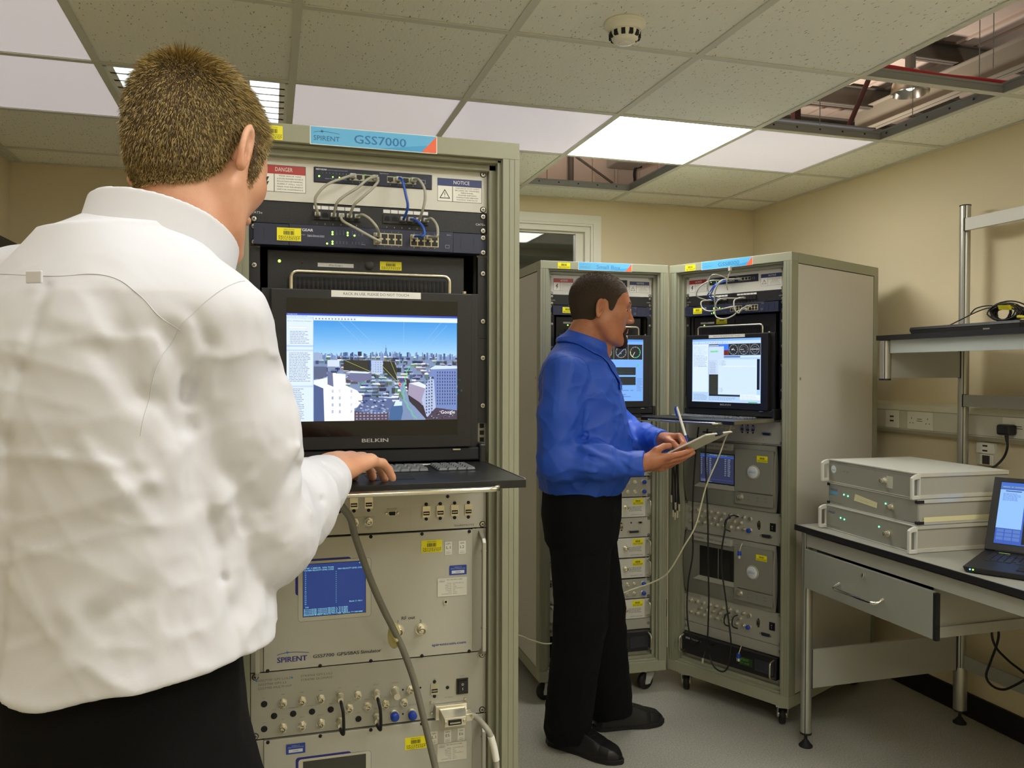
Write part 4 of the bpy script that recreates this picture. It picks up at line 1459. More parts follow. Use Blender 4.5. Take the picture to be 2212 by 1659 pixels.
def dsub(t, x, z, y=PY - .003, w_=.016, h=.0095, col=None):
    k = 'dsub%g%s' % (w_, col and col.name)
    me = shared(k, lambda: MB().prism([(-w_ / 2, -h / 2), (w_ / 2, -h / 2), (w_ / 2, h / 2), (-w_ / 2, h / 2)], -.0015, 0, 'y')
                .m(1).prism([(-w_ * .42, h * .34), (w_ * .42, h * .34), (w_ * .36, -h * .38), (-w_ * .36, -h * .38)], -.006, -.0015, 'y').mesh('data_socket', [M_STEEL, col or M_MATTEB]))
    place('data_socket', me, t, (x, y, z))
    sm = shared('hexpost', lambda: MB().lathe([(.0024, 0), (.0024, -.005)], axis='y', n=6).mesh('post', M_STEEL))
    for s in (-1, 1):
        place('jack_post', sm, t, (x + s * (w_ / 2 + .004), y, z))


def bnc(t, x, z, y=PY - .003, s=1.0):
    o = place('coaxial_socket', shared('bnc', bnc_mesh), t, (x, y, z), (0, R(random.choice((20, 45, 60))), 0))
    if s != 1: o.scale = (s, s, s)


def rocker(t, x, z, y=PY - .003, s=1.0):
    o = place('power_switch', shared('rocker', lambda: MB().box(-.0125, .0125, -.003, 0, -.0165, .0165).box(-.0085, .0085, -.006, -.003, -.012, .0125)
              .m(1).lathe([(.0023, -.0061), (.0023, -.0064)], (0, 0, .005), 'y', 12).box(-.0004, .0004, -.0065, -.006, -.007, -.002)
              .m(0).lathe([(.0016, -.0062), (.0016, -.0066)], (0, 0, .005), 'y', 12).mesh('rocker', [M_BLACKP, M_WHITE])), t, (x, y, z))
    if s != 1: o.scale = (s, 1, s)


def simremote(F, z0, full=True):
    t = panel(F, 'interface_panel', f'silver usb panel below the keyboard drawer of the {WHERE[id(F)]}', z0, 1.2425, M_PANEL, 'panel', 'interface panels')
    d = Draw(PY - .0032)
    if full:
        for x in (.2, .2315, .261, .291, .411, .441, .472, .502):
            usb(t, x, 1.151 if x > .3 else 1.175)
        dsub(t, .339, 1.151)
        bnc(t, .291, 1.136); bnc(t, .262, 1.136)
        d.text('SERIAL PORT', .339, 1.1595, .0022, (70, 70, 70), .022, 'c')
        d.text('TRIGGER', .291, 1.1235, .0024, (70, 70, 70), .016, 'c', up=False); d.text('OUT', .291, 1.1195, .0024, (70, 70, 70), .007, 'c', up=False)
        d.text('1PPS OUT', .262, 1.1235, .0024, (70, 70, 70), .016, 'c', up=False)
        d.line([(.250, 1.146), (.302, 1.146), (.302, 1.143)], .0004, (90, 90, 90))
        for k in range(30):
            d.disc(.3775, 1.117 + k * .0026, .0004, (120, 118, 104), 6, False)
        d.text('SimREMOTE', .471, 1.1165, .0038, (90, 88, 84), .0435)
        place('cap_screw', shared('scr_s', small_screw_mesh), t, (.457, PY - .003, 1.181))
    else:
        for x in (.351, .377, .402):
            usb(t, x, 1.2065)
        for x in (.225, .25, .275, .31):
            MB().box(x - .006, x + .006, PY - .0045, PY - .003, 1.2045, 1.208).build('led_bar', mat('pale_lit_bar', (225, 230, 150), .4), t)
        dsub(t, .466, 1.190, w_=.040, h=.013, col=M_NAVY)
        d.rect(.15, 1.178, .2, 1.184, (60, 62, 90))
        d.disc(.45, 1.165, .0015, (60, 60, 60))
    d.build('lettering', t)


def connector_panel(F, z0, rich=True, kind='A', label=None):
    """z0: lower edge; three units high"""
    z1 = z0 + .133
    t = panel(F, 'connector_panel', label, z0, z1, M_PANEL2, 'panel', 'connector panels')
    D = z0 - .711
    hole = shared('blank', lambda: MB().lathe([(.0063, 0), (.0063, -.0008), (.0055, -.0012), (.001, -.0013)], axis='y', n=24).mesh('plug', M_MATTEB, 40))
    if kind == 'A':
        for (x, z) in ((.084, .781), (.103, .755), (.084, .731), (.140, .755), (.177, .755), (.214, .755), (.270, .729)):
            place('blanking_plug', hole, t, (x, PY - .003, z + D))
        for (x, z) in ((.120, .780), (.157, .780), (.194, .780), (.232, .780), (.268, .779), (.306, .779), (.251, .754), (.288, .754), (.325, .754),
                       (.120, .730), (.157, .730), (.194, .730), (.232, .729), (.306, .729), (.377, .779), (.364, .753)):
            bnc(t, x, z + D)
        for (x, z) in ((.345, .779), (.343, .730), (.380, .728)):
            c = place('coax_body', shared('capb', cap_mesh), t, (x, PY - .003, z + D))
            if z < .75:
                place('dust_cap', shared('bluecap', bluecap_mesh), c, (x, PY - .003, z + D))
            else:
                MB().lathe([(.0082, -.008), (.0082, -.03), (.0065, -.034), (.001, -.034)], (x, PY - .003, z + D), 'y', 24).build('terminator_cap', M_NICKEL, c, smooth=40)
        for (x, z) in ((.362, .7795), (.399, .780), (.362, .7285)):
            place('blanking_plug', hole, t, (x, PY - .003, z + D)).scale = (.3, 1, .3)
        usb(t, .429, .774 + D)
        rocker(t, .489, .774 + D)
        place('cap_screw', shared('scr_s', small_screw_mesh), t, (.457, PY - .003, .774 + D))
        for (x, z) in ((.422, .747), (.422, .724), (.495, .747)):
            place('jack_post', shared('hexpost', None), t, (x, PY - .003, z + D))
    else:
        xs = [.084 + .0335 * k for k in range(9)]
        for k, x in enumerate(xs):
            bnc(t, x + .012, z0 + .098 - .0 * k); bnc(t, x + .012, z0 + .046)
            if 1 < k: bnc(t, x - .004, z0 + .072)
        for zz in (z0 + .094, z0 + .046):
            c = place('coax_body', shared('capb', cap_mesh), t, (.392, PY - .003, zz))
            if zz < z0 + .06: place('dust_cap', shared('bluecap', bluecap_mesh), c, (.392, PY - .003, zz))
        usb(t, .434, z0 + .073)
        rocker(t, .498, z0 + .073)
        dsub(t, .468, z0 + .032, w_=.044, h=.014, col=M_NAVY)
    d = Draw(PY - .0032)
    if rich:
        g = (105, 102, 96)
        d.text('GSS7700 GPS L1/L2', .0725, .8265 + D, .0042, g, .0625)
        d.text('GSS7700 GPS L5', .0725, .8185 + D, .0042, g, .0545, up=False)
        d.text('GSS7790 MULTI O/P', .0725, .8105 + D, .0042, g, .0645, up=False)
        d.text('STR4760 GPS L1/L2', .155, .8275 + D, .0042, g, .0625, up=False)
        d.text('STR4780 GLONASS', .155, .8195 + D, .0042, g, .0625, up=False)
        d.disc(.0695, .8285 + D, .0019, (40, 130, 205)); d.disc(.1378, .8285 + D, .0019, (40, 130, 205), up=False)
        for s_, x, z in (('EXT', .084, .792), ('TIMER', .120, .7955), ('TIMER', .157, .7955), ('TIMER', .194, .7955), ('1PPS', .232, .7965), ('1 KHz', .268, .795), ('REF OUT', .306, .795), ('MONITOR', .345, .795),
                         ('GLONASS OUT', .140, .7665), ('GLONASS OUT', .177, .7665), ('TRIG 2', .214, .7665), ('AUX', .251, .7665), ('1PPS OUT', .288, .7665), ('5 MHz', .325, .7665),
                         ('LO IN', .103, .766), ('LOCK', .084, .7425), ('TRIG', .12, .7455), ('TRIG IN', .157, .7455), ('EVENT IN', .194, .7455), ('10 MHz', .27, .741), ('REF IN', .306, .7455),
                         ('MONITOR OUT 2', .343, .745), ('MONITOR IN 2', .380, .745), ('USB', .429, .794), ('POWER', .489, .7945), ('UNIT ADDRESS', .46, .752)):
            d.text(s_, x, z + D, .0019, (100, 98, 90), align='c', up=False)
    else:
        bars(d, .07, z1 - .02, .16, z1 - .008, 2, (120, 118, 104), 31)
    d.build('lettering', t)
    return t


def bow_handle(t, x, z0, z1, y0=PY - .003):
    """flat-fronted upright handle beside the front panel"""
    m_ = MB()
    m_.prism([(y0, z0), (y0 - .03, z0 + .012), (y0 - .036, z0 + .02), (y0 - .036, z1 - .02), (y0 - .03, z1 - .012), (y0, z1), (y0, z1 - .01), (y0 - .022, z1 - .022), (y0 - .026, z1 - .028), (y0 - .026, z0 + .028), (y0 - .022, z0 + .022), (y0, z0 + .01)], x - .004, x + .004, 'x')
    m_.build('side_handle', M_PANEL2, t, bevel=.001)


def simulator(F, z0, z1, lit, label):
    t = F.thing('signal_simulator', label, 'test instrument', (.3, PY, z0), 'simulators of the nearest rack')
    MB().box(.0835, .5105, PY - .006, PY + .45, z0 + .002, z1 - .002).build('faceplate', M_PANEL, t, bevel=.001)
    for (x0, x1) in ((PX0, .083), (.511, PX1)):
        MB().box(x0, x1, PY - .003, PY, z0 + .001, z1 - .001).build('mounting_ear', M_PANEL2, t, bevel=.0006)
    bow_handle(t, .0715, z0 - .008, z1 - .005); bow_handle(t, .5285, z0 - .008, z1 - .005)
    cm = shared('scr_s', small_screw_mesh)
    for x in (.091, .193, .295, .4015, .5035):
        for z in (z0 + .0035, z1 - .0055):
            place('cap_screw', cm, t, (x, PY - .006, z))
    place_screws(t, [(x, z) for x in (.063, .537) for z in (z0 + .05, z1 - .05)])
    D = z1 - 1.111
    d = Draw(PY - .0062)
    nav = (42, 38, 128)
    # display surround: thick blue shadow corner and thin outline
    d.rrect(.1445, .995 + D, .255, 1.067 + D, .006, nav)
    d.rrect(.1495, .941 + D, .2955, 1.063 + D, .006, nav)
    d.rrect(.1500, .9415 + D, .295, 1.0625 + D, .0056, (196, 194, 176))
    blue = (40, 72, 150)
    if lit:
        d.text('1', .3510, .922 + D, .0062, (45, 45, 60), align='c')
        d.text('2', .3985, .9190 + D, .0062, (45, 45, 60), align='c', up=False)
        d.text('RF out', .3585, .928 + D, .0068, (45, 45, 60), .0285, bold=.0003)
        d.text('spirentcom.com', .4225, .8665 + D, .0058, (48, 52, 130), .0735, bold=.0004)
        star_logo(d, .109, .878 + D, .062, (60, 62, 130), (110, 150, 215))
        d.text('SPIRENT', .109, .8625 + D, .0106, (48, 46, 130), .0575, bold=.0008)
        d.text('GSS7700', .179, .8655 + D, .0068, (45, 45, 62), .0415, bold=.0004)
        d.text('GPS/SBAS Simulator', .2265, .8655 + D, .0068, (45, 45, 62), .0895, bold=.0004)
        tags = ((.450, 'GPS', 'L1'), (.480, 'GPS', 'L2'))
        z_ = 1.059
        bx, bz = .460, 1.0145
    else:
        tags = ((.4195, 'Galileo', 'L1'), (.449, 'Galileo', 'E5'), (.4785, 'Galileo', 'E6'))
        z_ = 1.059
        bx, bz = .126, 1.076
        star_logo(d, .109, .878 + D, .062, (60, 62, 130), (110, 150, 215))
        d.text('SPIRENT', .109, .8625 + D, .0106, (48, 46, 130), .0575, bold=.0008)
    for (x, a, b) in tags:
        d.rect(x, z_ + D, x + .0155, z_ + .027 + D, (226, 225, 212))
        d.text(a, x + .0078, z_ + .0208 + D, .0036, (60, 60, 70), .0095, 'c')
        d.text(b, x + .0078, z_ + .0118 + D, .0058, (50, 50, 60), .0085, 'c', up=False)
        d.line([(x + .003, z_ + .0065 + D), (x + .0125, z_ + .0065 + D)], .0004, (90, 90, 120), False)
        d.text('SPIRENT', x + .0078, z_ + .0018 + D, .0024, (90, 90, 120), .0115, 'c', up=False)
    d.rrect(bx, bz + D, bx + .0375, bz + .0205 + D, .0015, (38, 66, 150))
    d.text('PROPERTY OF', bx + .0187, bz + .0155 + D, .0017, (190, 200, 230), align='c')
    d.text('SPIRENT COMMUNICATIONS', bx + .0187, bz + .0125 + D, .0017, (190, 200, 230), .031, 'c', up=False)
    d.rect(bx + .005, bz + .003 + D, bx + .0325, bz + .0095 + D, (205, 210, 222))
    d.text('038984', bx + .0187, bz + .0048 + D, .0026, (80, 85, 120), align='c')
    wx, wz = (.4345, .9705) if lit else (.4345, 1.018 - .037 + .0)
    wz = .9705 if lit else 1.018 - .000 - .037
    if not lit: wz = 1.017 - .037 + .039 - .0
    if not lit: wz = 1.019 - .0
    h_ = .0385
    d.rect(wx, wz + D, wx + .0635, wz + h_ + D, (216, 214, 200))
    d.text('HD LAB INFO LABEL', wx + .020, wz + .0335 + D, .0024, (90, 88, 90), .034)
    star_logo(d, wx + .004, wz + .0345 + D, .013, (80, 80, 110)); d.text('SPIRENT', wx + .004, wz + .0305 + D, .0024, (80, 80, 110), .012)
    for k, (a_, b_) in enumerate((('MODEL', 'GSS7700 GNSS 2 HL'), ('SERIAL NO.', '7245'), ('ASSET NO.', '010256'), ('SOFTWARE', '010256 DSP DRY 1.1'), ('OPTIONS', 'GPS'), ('DATE', '10.09.11'), ('ALIGNMENT DUE', '28/09/12'))):
        zz = wz + .0262 - k * .0037 + D
        d.text(a_, wx + .030, zz, .0019, (110, 108, 104), align='r', up=False)
        d.text(b_, wx + .033, zz, .0019, (110, 108, 104), up=False)
    d.build('lettering', t)
    d = Draw(PY - .0066)
    if lit: asset_sticker(d, .4, 1.0655 + D, .444, 1.0915 + D)
    else: asset_sticker(d, .366, 1.0535 + D, .4115, 1.0795 + D)
    d.build('asset_sticker', t)
    # display
    sx0, sx1, sz0, sz1 = .160, .284, .951 + D, 1.0565 + D
    MB().box(sx0 - .001, sx1 + .001, PY - .0066, PY - .006, sz0 - .001, sz1 + .001).build('display_glass', M_SCRGLASS if lit else mat('dark_display', (62, 62, 54), .3), t)
    if lit:
        d = Draw(PY - .0068)
        d.rect(sx0, sz0, sx1, sz1, (28, 52, 112))
        cy = (150, 222, 232)
        h = .0027
        d.text('45\u00B0C', sx1 - .0135, sz1 - .0040, h, cy, .009)
        d.text('S/W 1.0801R  S/N 7245', sx0 + .002, sz1 - .0095, h, cy, .058, up=False)
        d.text('CH PRN VELOCITY LEVEL CODE', sx0 + .002, sz1 - .0138, h, cy, .058, up=False)
        d.text('PRN VELOCITY LEVEL CODE', sx0 + .0685, sz1 - .0138, h, cy, .051, up=False)
        for k in range(16):
            d.text(str(k + 1), sx0 + .0045, sz1 - .0185 - k * .0042, .0024, cy, up=False, align='c')
            d.rect(sx0 + .0645, sz1 - .0185 - k * .0042, sx0 + .0652, sz1 - .0170 - k * .0042, cy, False)
        d.text('TOW', sx0 + .0035, sz1 - .0885, h, cy, .007, up=False)
        d.text('Bank 2 16L1', sx1 - .0325, sz1 - .0820, h, cy, .0255, up=False)
        for k in range(4):
            d.text('Successfully selected PROM %d, T=2.82%d' % (k + 1, k), sx0 + .001, sz1 - .0925 - k * .0031, .0023, cy, .087, up=False)
        d.text('Detected 8 ADC devices T=1.988  Syncint T=184.888', sx0 + .001, sz0 + .0012, .0024, cy, .117, up=False)
        d.build('display_image', t, SCREEN)
        place('coaxial_socket', shared('ntype', ntype_mesh), t, (.3515, PY - .006, .907 + D))
        place('coaxial_socket', shared('ntype', ntype_mesh), t, (.3995, PY - .006, .9055 + D))
        MB().lathe([(.0048, 0), (.0048, -.0035), (.0028, -.0035), (.0028, -.0005)], (.452, PY - .006, .959 + D), 'y', 20).build('jack_socket', [M_NICKEL], t, smooth=40)
        MB().lathe([(.0026, 0), (.0026, -.0032)], (.452, PY - .006, .959 + D), 'y', 16).build('jack_hole', M_MATTEB, t, smooth=40)
    return t


def moulded_simulator(F, z0, z1, lit, label):
    """curved grey fronts of the right back rack"""
    t = F.thing('signal_simulator', label, 'test instrument', (.3, PY, z0), 'moulded simulators of the right back rack')
    H_ = z1 - z0
    for (x0, x1) in ((PX0, .062), (.519, PX1)):
        MB().box(x0, x1, PY - .001, PY, z0, z1).build('mounting_ear', M_BLACK, t)
    # body bowed at both ends: a lofted slab with rounded front
    nz = 14
    vs, fs = [], []
    for i in range(nz + 1):
        v = i / nz
        bow = 1 - (2 * v - 1) ** 2
        z = z0 + .001 + v * (H_ - .002)
        xl, xr = .066 - .006 * bow, .513 + .006 * bow
        yf = PY - .010 - .014 * bow
        vs += [(xl, PY, z), (xl, yf + .006, z), (xl + .006, yf, z), (xr - .006, yf, z), (xr, yf + .006, z), (xr, PY, z)]
    for i in range(nz):
        for k in range(5):
            a = i * 6 + k
            fs.append((a, a + 1, a + 7, a + 6))
    m_ = MB()
    m_.add(vs, fs + [tuple(range(5, -1, -1)), tuple(range(nz * 6, nz * 6 + 6))])
    body = m_.build('moulded_front', M_SIMGREY, t, smooth=50)
    # recessed surround for the display (light bevels), display, right hand raised plate
    yf = PY - .0245
    s0, s1, q0, q1 = .155, .334, z0 + (.094 if lit else .092), z0 + (.226 if lit else .223)
    b = MB()
    b.hexa([(.118, yf - .001, q0 - .022), (s1 + .012, yf - .001, q0 - .022), (s1 + .012, PY - .02, q0 - .022), (.118, PY - .02, q0 - .022),
            (s0 - .002, yf - .001, q0), (s1, yf - .001, q0), (s1, PY - .02, q0), (s0 - .002, PY - .02, q0)])
    b.build('lower_bevel', M_SIMLIGHT, t)
    MB().box(.330, .511, yf - .005, PY - .01, z0 + .075, z1 - .02).build('right_plate', M_SIMGREY, t, bevel=.003)
    MB().box(.330, .511, yf - .002, PY - .01, z0 + .022, z0 + .072).build('socket_plate', M_SIMGREY, t, bevel=.002)
    MB().box(.112, .314, yf - .004, PY - .01, z1 - .032, z1 - .004).build('title_plate', M_SIMLIGHT, t, bevel=.001)
    MB().box(s0, s1 - .006, yf - .0022, yf - .0005, q0, q1).build('display_glass', M_SCRGLASS if lit else mat('dark_display_b', (34, 34, 30), .12), t)
    if lit:
        d = Draw(yf - .0024)
        d.rect(s0 + .001, q0 + .004, s1 - .008, q1 - .003, (60, 66, 96))
        d.rect(s0 + .001, q1 - .012, s1 - .008, q1 - .003, (74, 96, 102)); d.rect(s0 + .001, q1 - .018, s1 - .008, q1 - .012, (66, 96, 215), False)
        d.rect(s0 + .001, q0 + .018, s1 - .008, q0 + .0195, (84, 84, 190), False)
        bars(d, s0 + .05, q1 - .011, s1 - .03, q1 - .004, 1, (190, 200, 220), 41)
        for (a, w_) in ((.004, .006), (.03, .008), (.048, .01), (.125, .008), (.14, .014)):
            for k in range(9):
                d.rect(s0 + a, q1 - .026 - k * .0085, s0 + a + w_ * (1 - .08 * (k % 3)), q1 - .0215 - k * .0085, (140, 145, 165), False)
        bars(d, s0 + .004, q0 + .005, s0 + .06, q0 + .017, 3, (150, 155, 200), 42)
        d.build('display_image', t, SCREEN_DIM)
    else:
        MB().box(s0 + .095, s0 + .098, yf - .0026, yf - .0022, q0, q1).build('display_edge', M_SIMGREY, t)
    # round badge
    bz = z0 + (.162 if lit else .152)
    MB().lathe([(.030, 0), (.028, -.003), (.024, -.002)], (.420, yf - .005, bz), 'y', 40).build('badge_ring', M_SIMLIGHT, t, smooth=30)
    MB().lathe([(.0245, -.002), (.0245, -.0045), (.022, -.006), (.001, -.0065)], (.420, yf - .005, bz), 'y', 40).build('round_badge', mat('pearl_badge', (208, 214, 214), .3), t, smooth=40)
    d = Draw(yf - .0118)
    star_logo(d, .405, bz + .004, .030, (90, 120, 180)); d.text('SPIRENT', .404, bz - .004, .006, (70, 100, 170), .032)
    d.build('badge_lettering', t)
    d = Draw(yf - .0054)
    asset_sticker(d, .437, z0 + (.206 if lit else .207), .487, z0 + (.232 if lit else .231), False)
    d.build('asset_sticker', t)
    d = Draw(yf - .0044)
    d.text('GSS8000  GNSS Simulator', .122, z1 - .0215, .0085, (70, 70, 66), .172)
    d.build('title_lettering', t)
    d = Draw(yf - .0024)
    for x, s_ in ((.398, 'L1'), (.440, 'L2'), (.478, 'L5')):
        d.text(s_, x, z0 + .055, .0055, (70, 70, 62), align='c', up=False)
        d.text('GPS', x, z0 + .042, .0045, (70, 70, 62), align='c', up=False)
    d.build('lettering', t)
    place('coaxial_socket', shared('ntype', ntype_mesh), t, (.361, yf - .002, z0 + .053))
    return t


def small_simulator(F, z0, label):
    t = panel(F, 'signal_simulator', label, z0, z0 + .089, M_PANEL, 'test instrument', 'small simulators behind the blue shirt', screws=False)
    z1 = z0 + .089
    for x in (.0715, .5285):
        m_ = MB()
        y0 = PY - .003
        m_.tube([(x, y0, z0 + .012), (x, y0 - .026, z0 + .016), (x, y0 - .03, z0 + .022), (x, y0 - .03, z1 - .022), (x, y0 - .026, z1 - .016), (x, y0, z1 - .012)], .0035, 10)
        m_.build('side_handle', M_STEEL, t, smooth=60)
    place_screws(t, [(x, z) for x in (.061, .539) for z in (z0 + .01, z1 - .01)])
    MB().box(.0835, .514, PY - .006, PY + .3, z0 + .002, z1 - .002).build('front_plate', M_GREYP, t, bevel=.0008)
    d = Draw(PY - .0062)
    bars(d, .435, z0 + .028, .505, z0 + .050, 4, (120, 120, 112), 51)
    d.text('spirentcom.com', .445, z0 + .010, .0048, (60, 62, 120), .058)
    d.text('SPIRENT', .095, z0 + .010, .008, (60, 62, 120), .045); star_logo(d, .095, z0 + .021, .047, (60, 62, 120))
    d.build('lettering', t)
    d = Draw(PY - .0066)
    asset_sticker(d, .452, z0 + .056, .505, z0 + .084, False)
    d.build('asset_sticker', t)
    place('coaxial_socket', shared('ntype', ntype_mesh), t, (.419, PY - .006, z0 + .045))


def small_connector(F, z0, label):
    t = panel(F, 'connector_panel', label, z0, z0 + .089, M_PANEL2, 'panel', 'small connector panels')
    for x in (.36, .395, .43, .464):
        for z in (z0 + .024, z0 + .067):
            bnc(t, x, z)
    for z in (z0 + .067, z0 + .024):
        c = place('coax_body', shared('capb', cap_mesh), t, (.505, PY - .003, z))
        place('dust_cap', shared('bluecap', bluecap_mesh), c, (.505, PY - .003, z))


def small_interface(F, z0, label):
    t = panel(F, 'interface_panel', label, z0, z0 + .089, M_PANEL, 'panel', 'interface panels')
    dsub(t, .49, z0 + .066, w_=.016)
    dsub(t, .46, z0 + .025, w_=.055, h=.013, col=M_NAVY)
    place('cap_screw', shared('scr_s', small_screw_mesh), t, (.447, PY - .003, z0 + .066))
    usb(t, .40, z0 + .05)


def time_server(F, label):
    t = F.thing('time_server', label, 'computer', (.3, PY, .186), 'black time servers')
    MB().box(.0685, .5335, PY - .03, PY + .3, .187, .277).build('casing', M_BLACKP, t, bevel=.003)
    for (x0, x1) in ((PX0, .068), (.534, PX1)):
        MB().box(x0, x1, PY - .003, PY, .187, .277).build('mounting_ear', M_BLACK, t)
    for x in (.0735, .522):
        MB().tube([(x, PY - .03, .197), (x, PY - .055, .203), (x, PY - .06, .21), (x, PY - .06, .256), (x, PY - .055, .263), (x, PY - .03, .269)], .0042, 10).build('side_handle', M_STEEL, t, smooth=60)
    d = Draw(PY - .0302)
    d.rect(.36, .212, .425, .246, (18, 34, 10))
    d.text('14:26:53', .364, .232, .009, (70, 120, 24), .04); d.text('UTC 14 SEP', .364, .218, .007, (64, 110, 24), .045, up=False)
    d.rect(.434, .205, .52, .255, (24, 24, 26))
    for k in range(3):
        for j in range(2):
            d.rect(.437 + j * .01, .212 + k * .014, .444 + j * .01, .221 + k * .014, (40, 40, 42), False)
    d.build('display', t, SCREEN_DIM)
    d = Draw(PY - .0302)
    d.rect(.085, .253, .108, .261, (170, 178, 178)); d.text('hopf', .088, .2545, .005, (30, 30, 40))
    d.text('Time Server', .115, .254, .0065, (205, 208, 205), .052, up=False)
    d.build('lettering', t)


# ---------------------------------------------------------------- fill the racks
for F, sg, lb, cm in ((RACK_A, 'GSS7000', 'nearest tall olive-grey equipment rack, the one the white-shirted man types at', 10),
                      (RACK_B, 'Small Box', 'tall olive-grey equipment rack directly behind the blue-shirted man', 10),
                      (RACK_C, 'GSS8000', 'tall olive-grey equipment rack standing angled at the right beside the workbench', -60)):
    cabinet(F, sg, lb, cm)
    warning_panel(F)
    desk_switch(F)
    patch_panel(F)
    rack_switch(F)
server(RACK_A, 'PTN-VLAB11'); server(RACK_B, 'PTN-VLAB22'); server(RACK_C, 'PTN-VLAB17')
kvm(RACK_A, image_city, .288)
kvm(RACK_B, image_gauges, .03, .03)
kvm(RACK_C, image_desk, .288)

simremote(RACK_A, 1.1115)
simulator(RACK_A, .8445, 1.1105, True, 'silver simulator with lit blue text display and RF out sockets in the nearest rack')
connector_panel(RACK_A, .711, label='silver connector panel full of coaxial sockets below the lit simulator of the nearest rack')
simulator(RACK_A, .444, .710, False, 'silver simulator with dark display at the foot of the photo, nearest rack')
panel(RACK_A, 'blank_panel', 'plain silver panel low in the nearest rack', .165, .443, M_PANEL, 'panel', 'lower blank panels')

simremote(RACK_C, 1.1495, False)
panel(RACK_C, 'blank_panel', 'narrow plain strip under the usb panel of the angled right-hand rack', 1.1435, 1.149, M_PANEL2, 'panel', 'lower blank panels', screws=False)
moulded_simulator(RACK_C, .868, 1.143, True, 'moulded grey simulator with dimly lit text display in the angled right-hand rack')
connector_panel(RACK_C, .734, False, 'B', 'connector panel between the two moulded simulators of the angled right-hand rack')
moulded_simulator(RACK_C, .459, .733, False, 'moulded grey simulator with black unlit display, lower in the angled right-hand rack')
connector_panel(RACK_C, .325, False, 'B', 'connector panel below the unlit moulded simulator of the angled right-hand rack')
panel(RACK_C, 'blank_panel', 'plain panel just above the black time server of the angled right-hand rack', .279, .324, M_PANEL2, 'panel', 'lower blank panels')
time_server(RACK_C, 'black time server with chrome handles at the foot of the angled right-hand rack')

z = 1.1535
small_interface(RACK_B, z, 'topmost silver panel below the screen of the rack behind the blue-shirted man')
small_simulator(RACK_B, 1.064, 'small silver simulator hidden behind the blue shirt, topmost one')
small_simulator(RACK_B, .9745, 'small silver simulator hidden behind the blue shirt, second from the top')
small_connector(RACK_B, .8815, 'small connector panel level with the belt of the blue-shirted man')
small_simulator(RACK_B, .789, 'small silver simulator with yellow sticker, highest one visible right of the black trousers')
small_interface(RACK_B, .6985, 'silver panel with blue data socket, right of the black trousers')
small_simulator(RACK_B, .6065, 'small silver simulator with yellow sticker just below the blue data socket panel')
small_simulator(RACK_B, .5135, 'small silver simulator with yellow sticker just above the panel with two blue caps')
small_connector(RACK_B, .42, 'small connector panel with two blue caps, right of the black trousers')
small_simulator(RACK_B, .3275, 'small silver simulator with yellow sticker, lowest one, under the blue caps')
panel(RACK_B, 'blank_panel', 'plain panel above the time server of the rack behind the blue-shirted man', .279, .3265, M_PANEL2, 'panel', 'lower blank panels')
time_server(RACK_B, 'black time server with green digits at the foot of the rack behind the blue-shirted man')
for F, nm in ((RACK_B, 'rack behind the blue-shirted man'), (RACK_C, 'angled right-hand rack')):
    panel(F, 'blank_panel', 'lowest plain strip under the time server of the ' + nm, .1645, .1855, M_PANEL2, 'panel', 'lower blank panels')


# ---------------------------------------------------------------- cables
def cable(F, pts, r, m_, label, plugs=None, name='patch_cable', group=None, n=8, extra=None):
    """a cable as its own thing with its plugs as parts; pts in the rack frame"""
    base = tuple(pts[0])
    t = F.thing(name, label, 'cable', base, group)
    mb = MB().tube(smooth_path(pts, 8), r, n)
    mb.build('cord', m_, t, smooth=70)
    for (p, q) in (plugs or ()):
        mbp = MB()
        p, q = Vector(p), Vector(q)
        mbp.box(p.x - .0055, p.x + .0055, min(p.y, q.y) - .001, max(p.y, q.y), min(p.z, q.z) - .004, max(p.z, q.z) + .004)
        mbp.build('plug', M_CLEAR, t, bevel=.001)
    if extra: extra(t)
    return t


def pc(F, a, b, mid, m_, label, r=.0028):
    """patch lead: a and b are sockets (x, z, front y); mid the hanging points"""
    pa, pb = (a[0], a[2], a[1]), (b[0], b[2], b[1])
    pts = [(a[0], a[2] - .012, a[1]), (a[0], a[2] - .024, a[1] - .002)] + [tuple(p) for p in mid] + [(b[0], b[2] - .024, b[1] - .001), (b[0], b[2] - .012, b[1])]
    return cable(F, pts, r, m_, label, [((a[0], a[2] - .014, a[1]), (a[0], a[2], a[1])), ((b[0], b[2] - .014, b[1]), (b[0], b[2], b[1]))], group='patch leads')


A, YS, YPT, YR = RACK_A, PY - .006, PY - .007, PY - .022
g_ = M_CABLE
ZS, ZP = 1.8415, 1.7595
N = 'on the nearest rack'
pc(A, (.258, ZS, YS), (.188, ZP, YPT), [(.238, .005, 1.829), (.205, -.002, 1.812), (.186, .0, 1.792), (.182, .005, 1.778)], g_, 'grey patch lead, leftmost one ' + N)
pc(A, (.303, ZS, YS), (.2194, ZP, YPT), [(.285, .0, 1.829), (.262, -.006, 1.808), (.236, -.004, 1.79), (.223, .002, 1.776)], g_, 'grey patch lead, second from the left under the small switch ' + N)
pc(A, (.305, ZS - .004, YS), (.2508, ZP, YPT), [(.304, .0, 1.825), (.292, -.006, 1.809), (.272, -.006, 1.790), (.257, .0, 1.775)], g_, 'grey patch lead, third from the left under the small switch ' + N)
pc(A, (.351, ZS, YS), (.3596, ZP, YPT), [(.354, .004, 1.83), (.360, -.002, 1.80), (.364, .0, 1.778)], M_CABLE_BLUE, 'blue patch lead dropping from the small switch to the patch panel ' + N)
pc(A, (.382, ZS, YS), (.3912, ZP, YPT), [(.388, .002, 1.834), (.397, -.006, 1.815), (.398, -.006, 1.793), (.394, .0, 1.772)], g_, 'grey patch lead right of the blue one, upper one ' + N)
